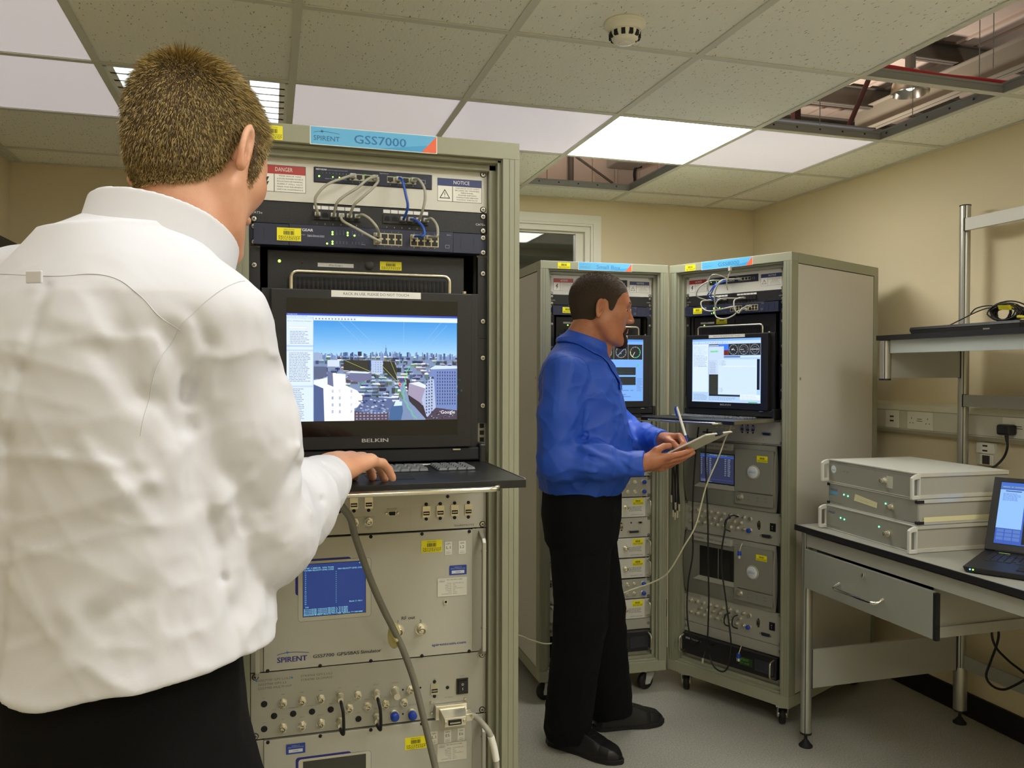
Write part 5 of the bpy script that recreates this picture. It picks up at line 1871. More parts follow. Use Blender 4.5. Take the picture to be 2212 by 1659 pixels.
pc(A, (.2351, ZP, YPT), (.3065, 1.7095, YR), [(.232, .0, 1.748), (.236, -.022, 1.737), (.262, -.03, 1.722), (.296, -.032, 1.7045), (.306, -.024, 1.7025)], g_, 'long drooping grey patch lead plugged into the big switch ' + N)
pc(A, (.2665, ZP, YPT), (.3065, 1.7215, YR), [(.274, .0, 1.757), (.287, -.012, 1.747), (.300, -.018, 1.730)], g_, 'grey patch lead from the sixth patch socket to the big switch ' + N)
pc(A, (.3754, ZP, YPT), (.3817, 1.7215, YR), [(.381, .0, 1.752), (.391, -.018, 1.737), (.394, -.024, 1.722), (.388, -.026, 1.716)], M_CABLE_BLUE, 'short blue patch lead plugged into the big switch ' + N)
pc(A, (.407, ZP, YPT), (.4105, 1.7215, YR), [(.413, .0, 1.757), (.4205, -.014, 1.742), (.421, -.024, 1.724), (.417, -.03, 1.716)], g_, 'short grey patch lead on the far right ' + N)

B_ = 'on the angled right-hand rack'
C_ = RACK_C
pc(C_, (.258, ZS, YS), (.188, ZP, YPT), [(.225, -.02, 1.836), (.185, -.035, 1.81), (.170, -.03, 1.775)], g_, 'grey patch lead bulging farthest left ' + B_)
pc(C_, (.303, ZS, YS), (.2665, ZP, YPT), [(.28, -.05, 1.857), (.25, -.05, 1.845), (.236, -.045, 1.80), (.25, -.03, 1.775)], g_, 'grey patch lead arching above the small switch ' + B_)
pc(C_, (.288, ZS, YS), (.2194, ZP, YPT), [(.268, -.03, 1.82), (.242, -.035, 1.79), (.226, -.03, 1.772)], M_CABLE_BLUE, 'blue patch lead, upper one ' + B_)
pc(C_, (.29, ZS - .003, YS), (.2351, ZP, YPT), [(.272, -.035, 1.815), (.25, -.035, 1.785), (.24, -.03, 1.77)], M_CABLE_BLUE, 'blue patch lead, right-hand one ' + B_)
pc(C_, (.335, ZS, YS), (.3065, 1.7215, YR), [(.31, -.05, 1.83), (.285, -.06, 1.79), (.275, -.05, 1.74), (.28, -.04, 1.716), (.295, -.03, 1.712)], g_, 'long grey patch lead falling from small to big switch ' + B_)
pc(C_, (.2035, ZP, YPT), (.321, 1.7215, YR), [(.195, -.03, 1.75), (.205, -.04, 1.722), (.24, -.045, 1.706), (.28, -.04, 1.708)], g_, 'grey patch lead looping low at the left ' + B_)
pc(C_, (.3438, ZP, YPT), (.3817, 1.7095, YR), [(.30, -.05, 1.752), (.28, -.055, 1.715), (.29, -.06, 1.678), (.33, -.06, 1.668), (.365, -.05, 1.68), (.38, -.035, 1.70)], g_, 'grey patch lead in the biggest low loop ' + B_)
pc(C_, (.3596, ZP, YPT), (.396, 1.7215, YR), [(.358, -.03, 1.745), (.37, -.045, 1.705), (.385, -.04, 1.69), (.395, -.035, 1.706)], g_, 'grey patch lead at the right of the big loop ' + B_)
c_ = cable(C_, [(.325, -.03, 1.79), (.33, -.045, 1.82), (.345, -.05, 1.85), (.35, -.05, 1.868)], .0028, g_, 'loose grey lead sticking up with a clear plug ' + B_, name='loose_patch_lead')
MB().box(.3445, .3555, -.058, -.046, 1.866, 1.884).build('plug', M_CLEAR, c_, bevel=.001)

# thick grey cable running down the front of the nearest rack
cable(A, [(.20, -.29, 1.235), (.2305, -.2, 1.19), (.245, -.14, 1.145), (.275, -.10, 1.06), (.302, -.085, .995), (.328, -.07, .94), (.345, -.075, .90),
          (.364, -.075, .845), (.380, -.08, .78), (.394, -.08, .72), (.412, -.085, .64), (.43, -.08, .55), (.44, -.06, .4), (.45, -.06, .2)], .0065, M_CABLE_DK,
      'thick grey cable hanging down across the front of the nearest rack', name='thick_cable', n=12)
tag(A.mesh_thing(MB().sphere((.330, -.045, .925), .016, 10, (.8, .9, 1.6)).tube([(.322, -.06, .94), (.331, -.075, .925), (.345, -.05, .905)], .004, 8), 'cable_tie_tape',
                 mat('yellowed_clear_tape', (206, 194, 130), .3), 'yellowed clear tape wrapped on the thick grey cable near the RF out sockets', 'tape', (.33, -.04, .92), smooth=60))
# short black links on the connector panel
for (x, za, zb, lab) in ((.232, .781, .729, 'black coaxial link, left of the two on the nearest rack connector panel'), (.306, .779, .729, 'black coaxial link, right of the two on the nearest rack connector panel')):
    t = cable(A, [(x, PY - .022, za), (x + .001, PY - .036, za - .006), (x + .004, PY - .042, za - .022), (x + .005, PY - .042, zb - .004), (x + .004, PY - .04, zb - .012), (x, PY - .032, zb - .008), (x - .001, PY - .022, zb)], .0032, M_CABLE_BLK, lab, name='coaxial_link', group='coaxial links')
    for z_ in (za, zb):
        MB().lathe([(.0075, -.010), (.0075, -.022), (.0055, -.026)], (x, PY - .003, z_), 'y', 18).build('plug', M_NICKEL, t, smooth=40)


def serial_extra(t):
    m_ = MB()
    m_.box(.428, .497, PY - .018, PY - .006, .712, .742)
    m_.hexa([(.440, PY - .05, .709), (.488, PY - .05, .709), (.492, PY - .018, .714), (.436, PY - .018, .714), (.440, PY - .05, .728), (.488, PY - .05, .728), (.492, PY - .018, .736), (.436, PY - .018, .736)])
    m_.box(.486, .503, PY - .044, PY - .02, .714, .730)
    m_.build('connector_shell', M_NICKEL, t, bevel=.0015)
    MB().box(.449, .477, PY - .0525, PY - .0495, .713, .7235).build('socket_face', M_MATTEB, t, bevel=.001)
    MB().box(.452, .474, PY - .0535, PY - .0522, .7165, .7195).build('contacts', M_STEEL, t)
    for x in (.4445, .4835, .4995):
        MB().lathe([(.0035, 0), (.0035, -.004)], (x, PY - .05, .7185 if x < .49 else .726), 'y', 16).build('thumb_screw', M_STEEL, t, smooth=40)
    MB().tube([(.534, -.01 - .012, .69), (.541, -.022, .665), (.546, -.022, .638)], .0072, 12).build('paper_sleeve', M_WHITE, t, smooth=60)


cable(A, [(.498, PY - .032, .722), (.510, PY - .04, .719), (.524, -.018, .708), (.535, -.022, .688), (.543, -.022, .655), (.548, -.02, .61), (.55, -.02, .5), (.545, -.02, .3)], .0062, M_CABLE,
      'grey serial cable with metal stacked connector plugged into the connector panel of the nearest rack', name='serial_cable', n=12, extra=serial_extra)


# black coaxial leads hanging down the angled right-hand rack
HN = 'hanging in front of the angled right-hand rack'
def pxcab(pts, r, m_, label, **k): return cable(C_, pts, r, m_, label, **k)
pxcab([(.205, -.06, 1.21), (.200, -.07, 1.12), (.187, -.07, .95), (.183, -.07, .8), (.178, -.06, .66), (.155, -.06, .53), (.15, -.06, .40), (.158, -.05, .30), (.162, -.03, .262), (.162, .015, .258)], .0034, M_CABLE_BLK, 'black coaxial lead, leftmost one ' + HN, name='coaxial_lead', group='coaxial leads')
pxcab([(.250, -.06, 1.205), (.248, -.07, 1.1), (.256, -.07, .93), (.262, -.07, .8), (.258, -.06, .62), (.262, -.06, .48), (.252, -.05, .36), (.238, -.03, .278), (.236, .015, .262)], .0034, M_CABLE_BLK, 'black coaxial lead, second from the left ' + HN, name='coaxial_lead', group='coaxial leads')
pxcab([(.352, .02, .835), (.34, -.01, .842), (.327, -.03, .82), (.327, -.045, .77), (.318, -.05, .70), (.318, -.05, .62), (.338, -.05, .50), (.358, -.05, .38), (.362, -.045, .30), (.352, -.05, .215), (.33, -.06, .19), (.29, -.06, .20), (.262, -.05, .236), (.255, -.03, .25)], .0034, M_CABLE_BLK, 'black looped coaxial lead, rightmost one ' + HN, name='coaxial_lead', group='coaxial leads')
for k, (x, zb) in enumerate(((.306, .805), (.306, .396), (.345, .396))):
    pxcab([(x, PY - .02, zb + .018), (x - .008, PY - .035, zb + .012), (x - .014, PY - .04, zb - .008), (x - .012, PY - .038, zb - .03), (x, PY - .02, zb - .04)], .003, M_CABLE_BLK,
          ('short black link on the upper connector panel', 'short black link on the lower connector panel, left one', 'short black link on the lower connector panel, right one')[k] + ' of the angled right-hand rack', name='coaxial_link', group='coaxial links')
for k, (zc, lab) in enumerate(((.69, 'blue-capped coaxial plug dangling in front of the upper part of the unlit simulator'), (.262, 'blue-capped coaxial plug dangling in front of the black time server'))):
    x = .392
    t = pxcab([(x + .004, -.02, zc + .045), (x + .004, -.03, zc + .03), (x, -.034, zc + .012)], .0016, M_CABLE_WHT, lab, name='dangling_plug', group='dangling coaxial plugs')
    MB().cyl((x, -.034, zc + .014), (x, -.034, zc - .004), .0075, .0085, 16).build('dust_cap', M_BLUECAP, t, smooth=50)
    MB().cyl((x, -.034, zc - .004), (x, -.034, zc - .016), .0095, .0085, 16).build('plug_body', M_NICKEL, t, smooth=50)
t = pxcab([(.225, -.03, .24), (.226, -.05, .215)], .003, M_CABLE_BLK, 'short coaxial plug end hanging at the lower left of the black time server', name='dangling_plug', group='dangling coaxial plugs')
MB().cyl((.226, -.05, .217), (.227, -.052, .196), .006, .005, 14).build('plug_body', M_NICKEL, t, smooth=50)
# bundle of leads hanging at the left post of the right-hand rack
for k in range(6):
    x = .048 + k * .0075
    zb = (.865, .80, .79, .835, .80, .83)[k]
    t = pxcab([(x + .006, -.035, 1.17), (x + .002, -.038 - .004 * (k % 3), 1.05), (x, -.036 - .005 * (k % 2), .95), (x + .002 * (k % 3 - 1), -.036, zb + .03)], .0034, M_CABLE_BLK,
              ('leftmost', 'second', 'third', 'fourth', 'fifth', 'rightmost')[k] + ' black lead of the bundle hanging at the left post of the angled rack', name='hanging_lead', group='bundle of hanging leads')
    MB().cyl((x + .002 * (k % 3 - 1), -.036, zb + .032), (x + .002 * (k % 3 - 1), -.036, zb), .0052, .0046, 12).build('plug_body', M_NICKEL, t, smooth=50)

# ================================================================ the workbench at the right wall
M_ALU = mat('anodised_aluminium_post', (183, 183, 173), 0.35, 0.75)
M_BENCH = mat('bench_grey_metal', (165, 165, 155), 0.5, bump=0.2, scale=700)
M_TOP = mat('grey_laminate_worktop', (146, 145, 134), 0.45, vary=.02, bump=.1, scale=300)
M_EDGE = mat('black_edge_band', (18, 18, 22), 0.5)
M_DRAWER = mat('silver_grey_drawer_front', (152, 154, 142), 0.42, .2, bump=.1, scale=500)
BF = Frame(1.875, .432, 0, -90)
LEN = 1.9
t = BF.thing('workbench', 'grey metal workbench with round posts, drawer and upper shelf along the right wall', 'workbench', (LEN / 2, .4, 0))


def post(name, x, y, z0, z1, parent, r=.0205, foot=False, sleeve=None):
    m_ = MB().lathe([(r, z0), (r, z1)], (x, y, 0), 'z', 28)
    # shallow grooves of the extrusion on four sides
    m_.m(1)
    for a in (45, 135, 225, 315):
        cx_, cy_ = x + (r + .0002) * math.cos(R(a)), y + (r + .0002) * math.sin(R(a))
        m_.add([(cx_ + .0016 * math.cos(R(a + 90)) * s, cy_ + .0016 * math.sin(R(a + 90)) * s, z) for z in (z0, z1) for s in (-1, 1)], [(0, 1, 3, 2)])
    o = m_.build(name, [M_ALU, M_EDGE], parent, smooth=40)
    cp = MB().lathe([(r + .0015, z1 - .001), (r + .0015, z1 + .003)], (x, y, 0), 'z', 28)
    cp.lathe([(r + .0015, z0 - .003), (r + .0015, z0 + .004)], (x, y, 0), 'z', 28)
    cp.build('end_cap', M_EDGE, o, smooth=40)
    if foot:
        MB().lathe([(.026, 0), (.026, .004), (.018, .012), (.009, .024), (.006, .028), (.006, z0)], (x, y, 0), 'z', 24).build('levelling_foot', M_MATTEB, o, smooth=40)
    return o


xa, xb = .028, LEN - .028
for x in (xa, xb):
    post('front_leg', x, .035, .052, .832, t, foot=True)
for x in (xa, xb):
    post('rear_post', x, .778, .052, 2.128, t, foot=True)
    MB().lathe([(.026, .058), (.026, .225), (.0235, .235)], (x, .778, 0), 'z', 28).build('post_sleeve', M_ALU, t, smooth=40)
w_ = MB().box(0, LEN, .004, .80, .836, .8565)
w_.m(1).box(-.002, LEN + .002, -.002, .004, .8355, .857).box(-.002, .0, .0, .80, .8355, .857)
w_.build('worktop', [M_TOP, M_EDGE], t)
MB().box(xa + .022, xb - .022, .015, .020, .782, .8345).box(xa + .022, xb - .022, .015, .05, .828, .8345).build('front_apron', M_BENCH, t)
for x in (xa, xb):
    p = MB().box(x - .006, x + .006, .058, .752, .224, .372).build('end_panel', M_BENCH, t, bevel=.001)
    MB().box(x - .007, x + .007, .055, .059, .222, .374).box(x - .007, x + .007, .751, .755, .222, .374).build('end_strip', M_EDGE, p)
    MB().box(x - .006, x + .006, .058, .752, .782, .832).build('end_rail', M_BENCH, t)
MB().box(xa + .022, xb - .022, .772, .784, .232, .288).build('rear_rail', M_BENCH, t, bevel=.001)
for (z0, z1, rl) in ((2.022, 2.072, 'upper_rail'), (1.309, 1.356, 'middle_rail')):
    p = MB().box(xa + .024, xb - .024, .752, .77, z0, z1).build(rl, mat('white_rail', (216, 216, 205), .45) if z0 > 2 else M_BENCH, t, bevel=.001)
    MB().box(xa + .0205, xa + .0245, .750, .772, z0 - .002, z1 + .002).build('rail_end', M_EDGE, p)
# drawer unit
u = MB()
u.box(.052, .055, .06, .70, .608, .782).box(.625, .628, .06, .70, .608, .782).box(.055, .625, .69, .70, .608, .782).box(.055, .625, .06, .69, .608, .611)
u.box(.628, .636, .06, .70, .608, .642)
u.build('drawer_case', M_BENCH, t)
dr = MB().box(.05, .680, .018 - .012, .026 - .008, .624, .772).build('drawer', M_DRAWER, t, bevel=.001)
MB().box(.680, .692, .006, .022, .622, .768).build('drawer_edge', M_EDGE, dr)
MB().box(.075, .60, .03, .6, .63, .633).box(.075, .078, .03, .6, .63, .74).box(.597, .60, .03, .6, .63, .74).box(.60, .624, .06, .5, .725, .732).build('drawer_tray', M_DARK, dr)
hp = [(.252, .006, .690), (.252, -.012, .682), (.258, -.024, .678), (.275, -.028, .676), (.445, -.028, .676), (.462, -.024, .678), (.468, -.012, .682), (.468, .006, .690)]
MB().tube(hp, .0055, 12).build('handle', M_CHROME, dr, smooth=60)
MB().lathe([(.0085, .006), (.0085, .002), (.006, .0), (.001, .0)], (.372, 0, .748), 'y', 20).build('lock', M_CHROME, dr, smooth=40)
# upper shelf
sh = MB().box(0, LEN, .377, .765, 1.574, 1.592)
sh.m(1).box(-.002, LEN + .002, .371, .377, 1.5735, 1.5925).box(-.002, 0, .371, .765, 1.5735, 1.5925)
sh.build('shelf_board', [M_TOP, M_EDGE], t)
MB().box(xa + .024, xb - .024, .392, .398, 1.522, 1.573).build('shelf_apron', mat('pale_shelf_apron', (190, 196, 190), .45, .2), t, bevel=.001)
for x in (xa, xb):
    post('shelf_post', x, .389, 1.418, 1.572, t)
    p = MB().box(x - .005, x + .005, .412, .755, 1.425, 1.532).build('shelf_end_panel', M_BENCH, t, bevel=.001)
    for (yy, zz) in ((.43, 1.505), (.742, 1.505)):
        MB().lathe([(.003, -.005), (.003, -.0065)], (x, yy, zz), 'x', 12).build('panel_screw', M_EDGE, p)
    MB().box(x - .0065, x + .0065, .409, .4125, 1.423, 1.574).box(x - .0065, x + .0065, .7545, .758, 1.423, 1.534).build('panel_strip', M_EDGE, p)


# ---------------------------------------------------------------- three stacked instruments
M_INST = mat('instrument_grey_front', (144, 143, 131), 0.45, .15, bump=.1, scale=600)
M_INSTSIDE = mat('instrument_side_grey', (160, 157, 145), 0.5, bump=.1, scale=600)
M_INSTTOP = mat('instrument_pale_lid', (196, 196, 187), 0.45, bump=.12, scale=700)
M_INSTRIM = mat('aluminium_trim', (218, 217, 206), 0.3, .5)


def instrument(fx, fy, fz, rot, h, w_, d_, label, handles, leds, logo, lid=False, tape=False):
    F = Frame(fx, fy, fz, rot)
    t = F.thing('bench_instrument', label, 'test instrument', (w_ / 2, d_ / 2, 0), 'stacked bench instruments')
    f = .0035
    MB().box(.004, w_ - .004, .004, d_, f, h - f).build('case', M_INSTSIDE, t, bevel=.001)
    for z0, z1 in ((0, .014), (h - .014, h - .0005)):
        for xq in (w_ - .004, -.001):
            MB().box(xq, xq + .005, .006, d_, z0 + .0008, z1).build('side_trim', M_INSTRIM, t, bevel=.0008)
    MB().box(.0, w_, .0, d_, h - .004, h - .0004).build('lid', M_INSTTOP, t, bevel=.0008)
    MB().box(0, w_, -.003, .004, .002, h - .003).build('front_panel', M_INST, t, bevel=.0008)
    MB().box(0, w_, -.0045, .002, h - .0045, h - .001).box(0, w_, -.0045, .002, .0005, .0035).build('front_trim', M_INSTRIM, t)
    for x in (.02, w_ - .02):
        for y in (.03, d_ - .03):
            MB().lathe([(.007, 0.0), (.007, f)], (x, y, 0), 'z', 16).build('foot', M_EDGE, t)
    if handles:
        for s in (0, 1):
            x0, x1 = ((-.0105, -.0005) if s == 0 else (w_ + .0005, w_ + .0105))
            hm = MB()
            out = [(-.0, h - .002), (-.012, h - .003), (-.024, h - .0075), (-.032, h - .014), (-.032, .004), (-.030, .002), (0, .002)]
            inn = [(-.004, h - .017), (-.012, h - .018), (-.022, h - .020), (-.0235, h - .022), (-.0235, .016), (-.022, .013), (-.004, .013)]
            n_ = len(out)
            vs = [(x0, y, z) for y, z in out] + [(x0, y, z) for y, z in inn] + [(x1, y, z) for y, z in out] + [(x1, y, z) for y, z in inn]
            fs = []
            for i in range(n_):
                j = (i + 1) % n_
                fs += [(i, j, n_ + j, n_ + i), (2 * n_ + j, 2 * n_ + i, 3 * n_ + i, 3 * n_ + j), (j, i, 2 * n_ + i, 2 * n_ + j), (n_ + i, n_ + j, 3 * n_ + j, 3 * n_ + i)]
            hm.add(vs, fs)
            hm.build('front_handle', M_INSTTOP, t, bevel=.0007)
    else:
        for x in (-.004, w_ - .008):
            for z in (.003, h - .013):
                MB().box(x, x + .012, -.008, .02, z, z + .010).build('corner_block', M_EDGE, t, bevel=.001)
    d = Draw(-.0032)
    if lid:
        d.text('GNSS Test Signal Source', .004, h - .0105, .0045, (90, 88, 80), .10)
        d.rect(0, h - .0145, w_, h - .0138, (80, 78, 66))
        d.disc(.0275, h - .036, .0145, (196, 206, 206), 28)
        d.text('SPIRENT', .0275, h - .0415, .0048, (74, 96, 170), .02, 'c')
        d.rect(.31, .02, .34, .06, (190, 190, 172))
        bars(d, .313, .024, .337, .057, 6, (150, 148, 130), 62)
        for k in range(2):
            d.text('GPS', .082 + k * .018, .045, .005, (96, 94, 84), .012, up=False)
    else:
        star_logo(d, .010, h - .018, .040, (70, 84, 120))
        d.text('SPIRENT', .010, h - .030, .0085, (62, 78, 120), .042, bold=.0004)
        if logo: d.rect(.009, h - .044, .052, h - .033, (86, 158, 196))
        d.text('GPS Signal Generator', .006, .010, .0045, (84, 82, 74), .078)
        d.text('spirentcom.com', w_ - .01, .006, .0045, (70, 76, 120), .05, 'r')
    d.text('RF', .322 if lid else .345, .060 if not lid else .062, .0035, (84, 82, 74), align='c')
    d.build('lettering', t)
    place('coaxial_socket', shared('ntype', ntype_mesh), t, (.300 if lid else .330, -.003, .042))
    for (x, z) in leds:
        led(t, x, z, M_LEDT, y=-.0034, r=.0028)
    if tape:
        d = Draw(-.004)
        d.poly([(.143, .035), (.262, .026), (.264, .046), (.150, .060)], (206, 200, 158))
        d.text('J.C - Spirent demo', .160, .042, .004, (150, 148, 120), .06, rot=-.08)
        d.build('masking_tape', t)
        MB().box(w_ + .001, w_ + .0025, .02, d_ - .01, .010, .026).build('side_tape', mat('cream_masking_tape', (214, 206, 160), .6), t)
    return t


instrument(1.950, .340, .857, -91.5, .0905, .452, .365, 'bottom one of the three stacked grey instruments on the workbench, with two bow handles', True, ((.083, .052), (.104, .050), (.287, .057)), False)
instrument(1.955, .335, .948, -91, .0845, .450, .37, 'middle one of the three stacked grey instruments, without handles, with a strip of masking tape', False, ((.088, .048), (.110, .046), (.304, .049)), True, tape=True)
instrument(1.958, .338, 1.033, -91.5, .0855, .452, .365, 'top one of the three stacked grey instruments, with pale lid and no lights', True, (), False, lid=True)


# ---------------------------------------------------------------- laptops
M_LAP = mat('black_laptop_shell', (24, 25, 28), 0.45, bump=.1, scale=900)


def image_laptop(d, X0, X1, Z0, Z1):
    w_, h = X1 - X0, Z1 - Z0
    def P(u, v): return X0 + u * w_, Z0 + v * h
    def Rr(a, b, c, e, col, up=False): d.rect(*P(a, b), *P(c, e), col, up)
    Rr(0, 0, 1, 1, (52, 88, 176), True)
    Rr(0, .955, 1, 1, (58, 104, 200), True); Rr(0, .90, 1, .955, (78, 112, 170))
    bars(d, *P(.02, .91), *P(.5, .95), 1, (130, 170, 225), 71)
    Rr(0, .25, .235, .88, (140, 186, 252), True)
    Rr(.05, .85, .2, .865, (40, 60, 120), True)
    bars(d, *P(.03, .70), *P(.2, .83), 6, (84, 120, 200), 72)
    for k in range(9):
        i, j = k % 3, k // 3
        Rr(.015 + i * .075, .06 + j * .062, .08 + i * .075, .11 + j * .062, (84, 118, 190))
    Rr(.25, .02, .62, .40, (18, 20, 26), True); Rr(.25, .66, .62, .88, (16, 18, 22)); Rr(.25, .42, .62, .64, (64, 100, 180))
    Rr(.64, .02, .98, .88, (24, 30, 44))
    for k in range(16):
        a = k * 1.3
        Rr(.30 + .018 * k, .2 + .08 * math.sin(a), .312 + .018 * k, .21 + .08 * math.sin(a), (70, 120, 235) if k % 2 else (50, 200, 180))
    d.ring(*P(.8, .6), .03, .002, (60, 130, 220)); d.ring(*P(.8, .3), .03, .002, (60, 190, 150))


LF = Frame(1.886, -.352, .857, -59.3)
t = LF.thing('laptop', 'open black laptop with blue screen on the workbench at the right edge', 'laptop', (.17, .13, 0))
LW, LD = .345, .262
b = MB().hexa([(0.006, .004, 0.002), (LW - .006, .004, .002), (LW, LD, .002), (0, LD, .002), (0, 0, .018), (LW, 0, .018), (LW, LD, .026), (0, LD, .026)])
bs = b.build('base', M_LAP, t, bevel=.002)
for (x, y) in ((.03, .03), (LW - .03, .03), (.03, LD - .03), (LW - .03, LD - .03)):
    MB().lathe([(.008, 0), (.008, .003)], (x, y, 0), 'z', 12).build('rubber_foot', M_MATTEB, bs)


def topz(y): return .018 + .008 * y / LD


kme = shared('lapkey', lambda: MB().hexa([(-.0082, -.0082, 0), (.0082, -.0082, 0), (.0082, .0082, 0), (-.0082, .0082, 0), (-.0068, -.0062, .0026), (.0068, -.0062, .0026), (.0068, .0066, .0026), (-.0068, .0066, .0026)])
             .mesh('key', mat('black_keycap', (38, 39, 42), .3)))
for r_ in range(6):
    for c in range(16):
        if r_ == 0 and 4 <= c <= 9: continue
        y = .125 + r_ * .0178
        place('key', kme, bs, (.038 + c * .018, y, topz(y)))
MB().hexa([(.112, .117, topz(.12)), (.212, .117, topz(.12)), (.212, .133, topz(.13)), (.112, .133, topz(.13)), (.114, .119, topz(.12) + .0026), (.21, .119, topz(.12) + .0026), (.21, .131, topz(.13) + .0026), (.114, .131, topz(.13) + .0026)]).build('space_bar', mat('black_keycap', (38, 39, 42), .3), bs)
MB().box(.13, .21, .035, .085, .0183, .0205).build('touchpad', M_MATTEB, bs)
for (x, m__) in ((.020, M_LEDB), (.028, M_LEDG)):
    led(bs, x, .0115, m__, y=.0008, r=.0022)
MB().box(.045, .075, .236, .241, .0252, .0262).build('status_strip', mat('pale_green_strip', (150, 190, 120), .4), bs)
# the screen leans back: built flat and tipped about the hinge
scr_M = Matrix.Translation((0, LD - .004, .027)) @ Matrix.Rotation(R(-30), 4, 'X')
lid = MB().box(0, LW, -.004, .010, .0, .252).xf(scr_M).build('screen_lid', M_LAP, t, bevel=.002)
gl = MB().box(.022, LW - .022, -.0046, -.004, .022, .236).xf(scr_M).build('display_glass', M_SCRGLASS, lid)
d = Draw(-.0048, .00004)
image_laptop(d, .023, LW - .023, .0235, .2345)
d.v = [tuple(scr_M @ Vector(p)) for p in d.v]
d.build('display_image', lid, SCREEN)
MB().cyl((.03, LD - .002, .028), (LW - .03, LD - .002, .028), .006, n=12).build('hinge', M_MATTEB, t, smooth=50)

# closed laptop on the shelf
SF = Frame(2.385, .412, 1.5925, -93)
t = SF.thing('closed_laptop', 'closed black laptop lying on the upper shelf', 'laptop', (.27, .12, 0))
MB().hexa([(.008, .01, .0), (.52, .01, .0), (.52, .24, .0), (.008, .24, .0), (0, 0, .022), (.53, 0, .022), (.53, .25, .022), (0, .25, .022)]).build('base', M_LAP, t, bevel=.002)
MB().hexa([(0, 0, .0225), (.53, 0, .0225), (.53, .25, .0225), (0, .25, .0225), (.003, .003, .034), (.527, .003, .034), (.527, .247, .034), (.003, .247, .034)]).build('lid', M_LAP, t, bevel=.002)
for x in (.315, .335):
    MB().lathe([(.0035, .001), (.0035, .0)], (x, .0085, .012), 'y', 12).build('audio_socket', M_STEEL, t)
MB().box(.37, .40, .003, .006, .008, .013).build('port', M_STEEL, t)

# coiled cable bundle with a yellow tag
t = WORLD.thing('cable_coil', 'coil of black cable with a yellow tag lying on the closed laptop', 'cable', (2.46, .03, 1.627))
rnd = random.Random(3)
for k in range(15):
    a0 = rnd.uniform(0, 6.28)
    rx, rz = rnd.uniform(.045, .072), rnd.uniform(.022, .036)
    tx, cz = rnd.uniform(-.5, .5), 1.630 + rz + rnd.uniform(0, .006)
    pts = []
    for i in range(28):
        a = a0 + 2 * PI * i / 27
        pts.append((2.46 + .022 * math.sin(a * 1 + k) + rnd.uniform(-.002, .002) + .01 * tx, .03 + .010 * math.sin(k) + rx * math.cos(a), cz + rz * math.sin(a) * (1 + .12 * math.sin(2 * a + k))))
    MB().tube(pts, .0026, 7).build('loop', M_CABLE_BLK, t, smooth=70)
MB().tube(smooth_path([(2.46, .29, 1.6285), (2.455, .25, 1.640), (2.45, .20, 1.655), (2.45, .15, 1.672), (2.45, .10, 1.683), (2.455, .06, 1.682)]), .0022, 7).build('tail', M_CABLE_BLK, t, smooth=70)
MB().tube(smooth_path([(2.45, .175, 1.668), (2.44, .14, 1.685), (2.45, .10, 1.692), (2.455, .05, 1.685)]), .0024, 7).build('tail', M_CABLE_BLK, t, smooth=70)
MB().hexa([(2.43, -.01, 1.668), (2.46, -.015, 1.672), (2.462, .03, 1.676), (2.432, .035, 1.672), (2.424, -.01, 1.684), (2.452, -.015, 1.69), (2.454, .03, 1.691), (2.426, .035, 1.688)]).build('yellow_tag', mat('yellow_tag', (190, 180, 20), .5), t)
MB().cyl((2.43, -.045, 1.642), (2.43, -.075, 1.638), .006, n=12).build('yellow_plug', mat('yellow_tag', (190, 180, 20), .5), t, smooth=50)

# ---------------------------------------------------------------- wall trunking, sockets, plug
M_TRUNK = mat('white_plastic_trunking', (208, 206, 186), 0.45)
t = WORLD.thing('cable_trunking', 'white plastic dado trunking with sockets along the right wall', 'cable trunking', (XR - .001, -.8, 1.16))
m_ = MB()
m_.prism([(XR - .0005, 1.168), (XR - .03, 1.168), (XR - .052, 1.186), (XR - .052, 1.276), (XR - .040, 1.300), (XR - .0005, 1.312)], -3.6, 2.03, 'y')
m_.build('trunking_body', M_TRUNK, t, bevel=.001)
MB().box(XR - .0526, XR - .052, -3.6, 2.0, 1.1905, 1.192).box(XR - .0526, XR - .052, -3.6, 2.0, 1.2725, 1.2740).build('cover_joint', mat('trunking_joint', (120, 116, 98), .6), t)


def socket_plate(y0, y1, z0, z1, x, kind, parent):
    o = MB().box(x - .006, x, y0, y1, z0, z1).build('socket_plate', M_TRIMW, parent, bevel=.0015)
    h = MB()
    yc, zc = (y0 + y1) / 2, (z0 + z1) / 2
    xx = x - .0063
    if kind == 2:
        for s in (-1, 1):
            y = yc + s * .047
            h.box(xx, xx + .001, y - .0015, y + .0015, zc + .006, zc + .014)
            for q in (-1, 1):
                h.box(xx, xx + .001, y + q * .009 - .0028, y + q * .009 + .0028, zc - .013, zc - .0095)
        h.box(xx, xx + .001, yc - .014, yc + .014, zc + .006, zc + .0085).box(xx, xx + .001, yc - .016, yc + .016, zc - .003, zc - .0005)
    elif kind == 1:
        for dz in (.012, -.008):
            h.box(xx, xx + .001, yc - .012, yc + .012, zc + dz - .004, zc + dz + .003)
    else:
        h.box(xx, xx + .001, yc - .018, yc + .018, zc - .018, zc + .018)
    h.build('holes', mat('socket_hole', (52, 48, 42), .6), o)
    return o


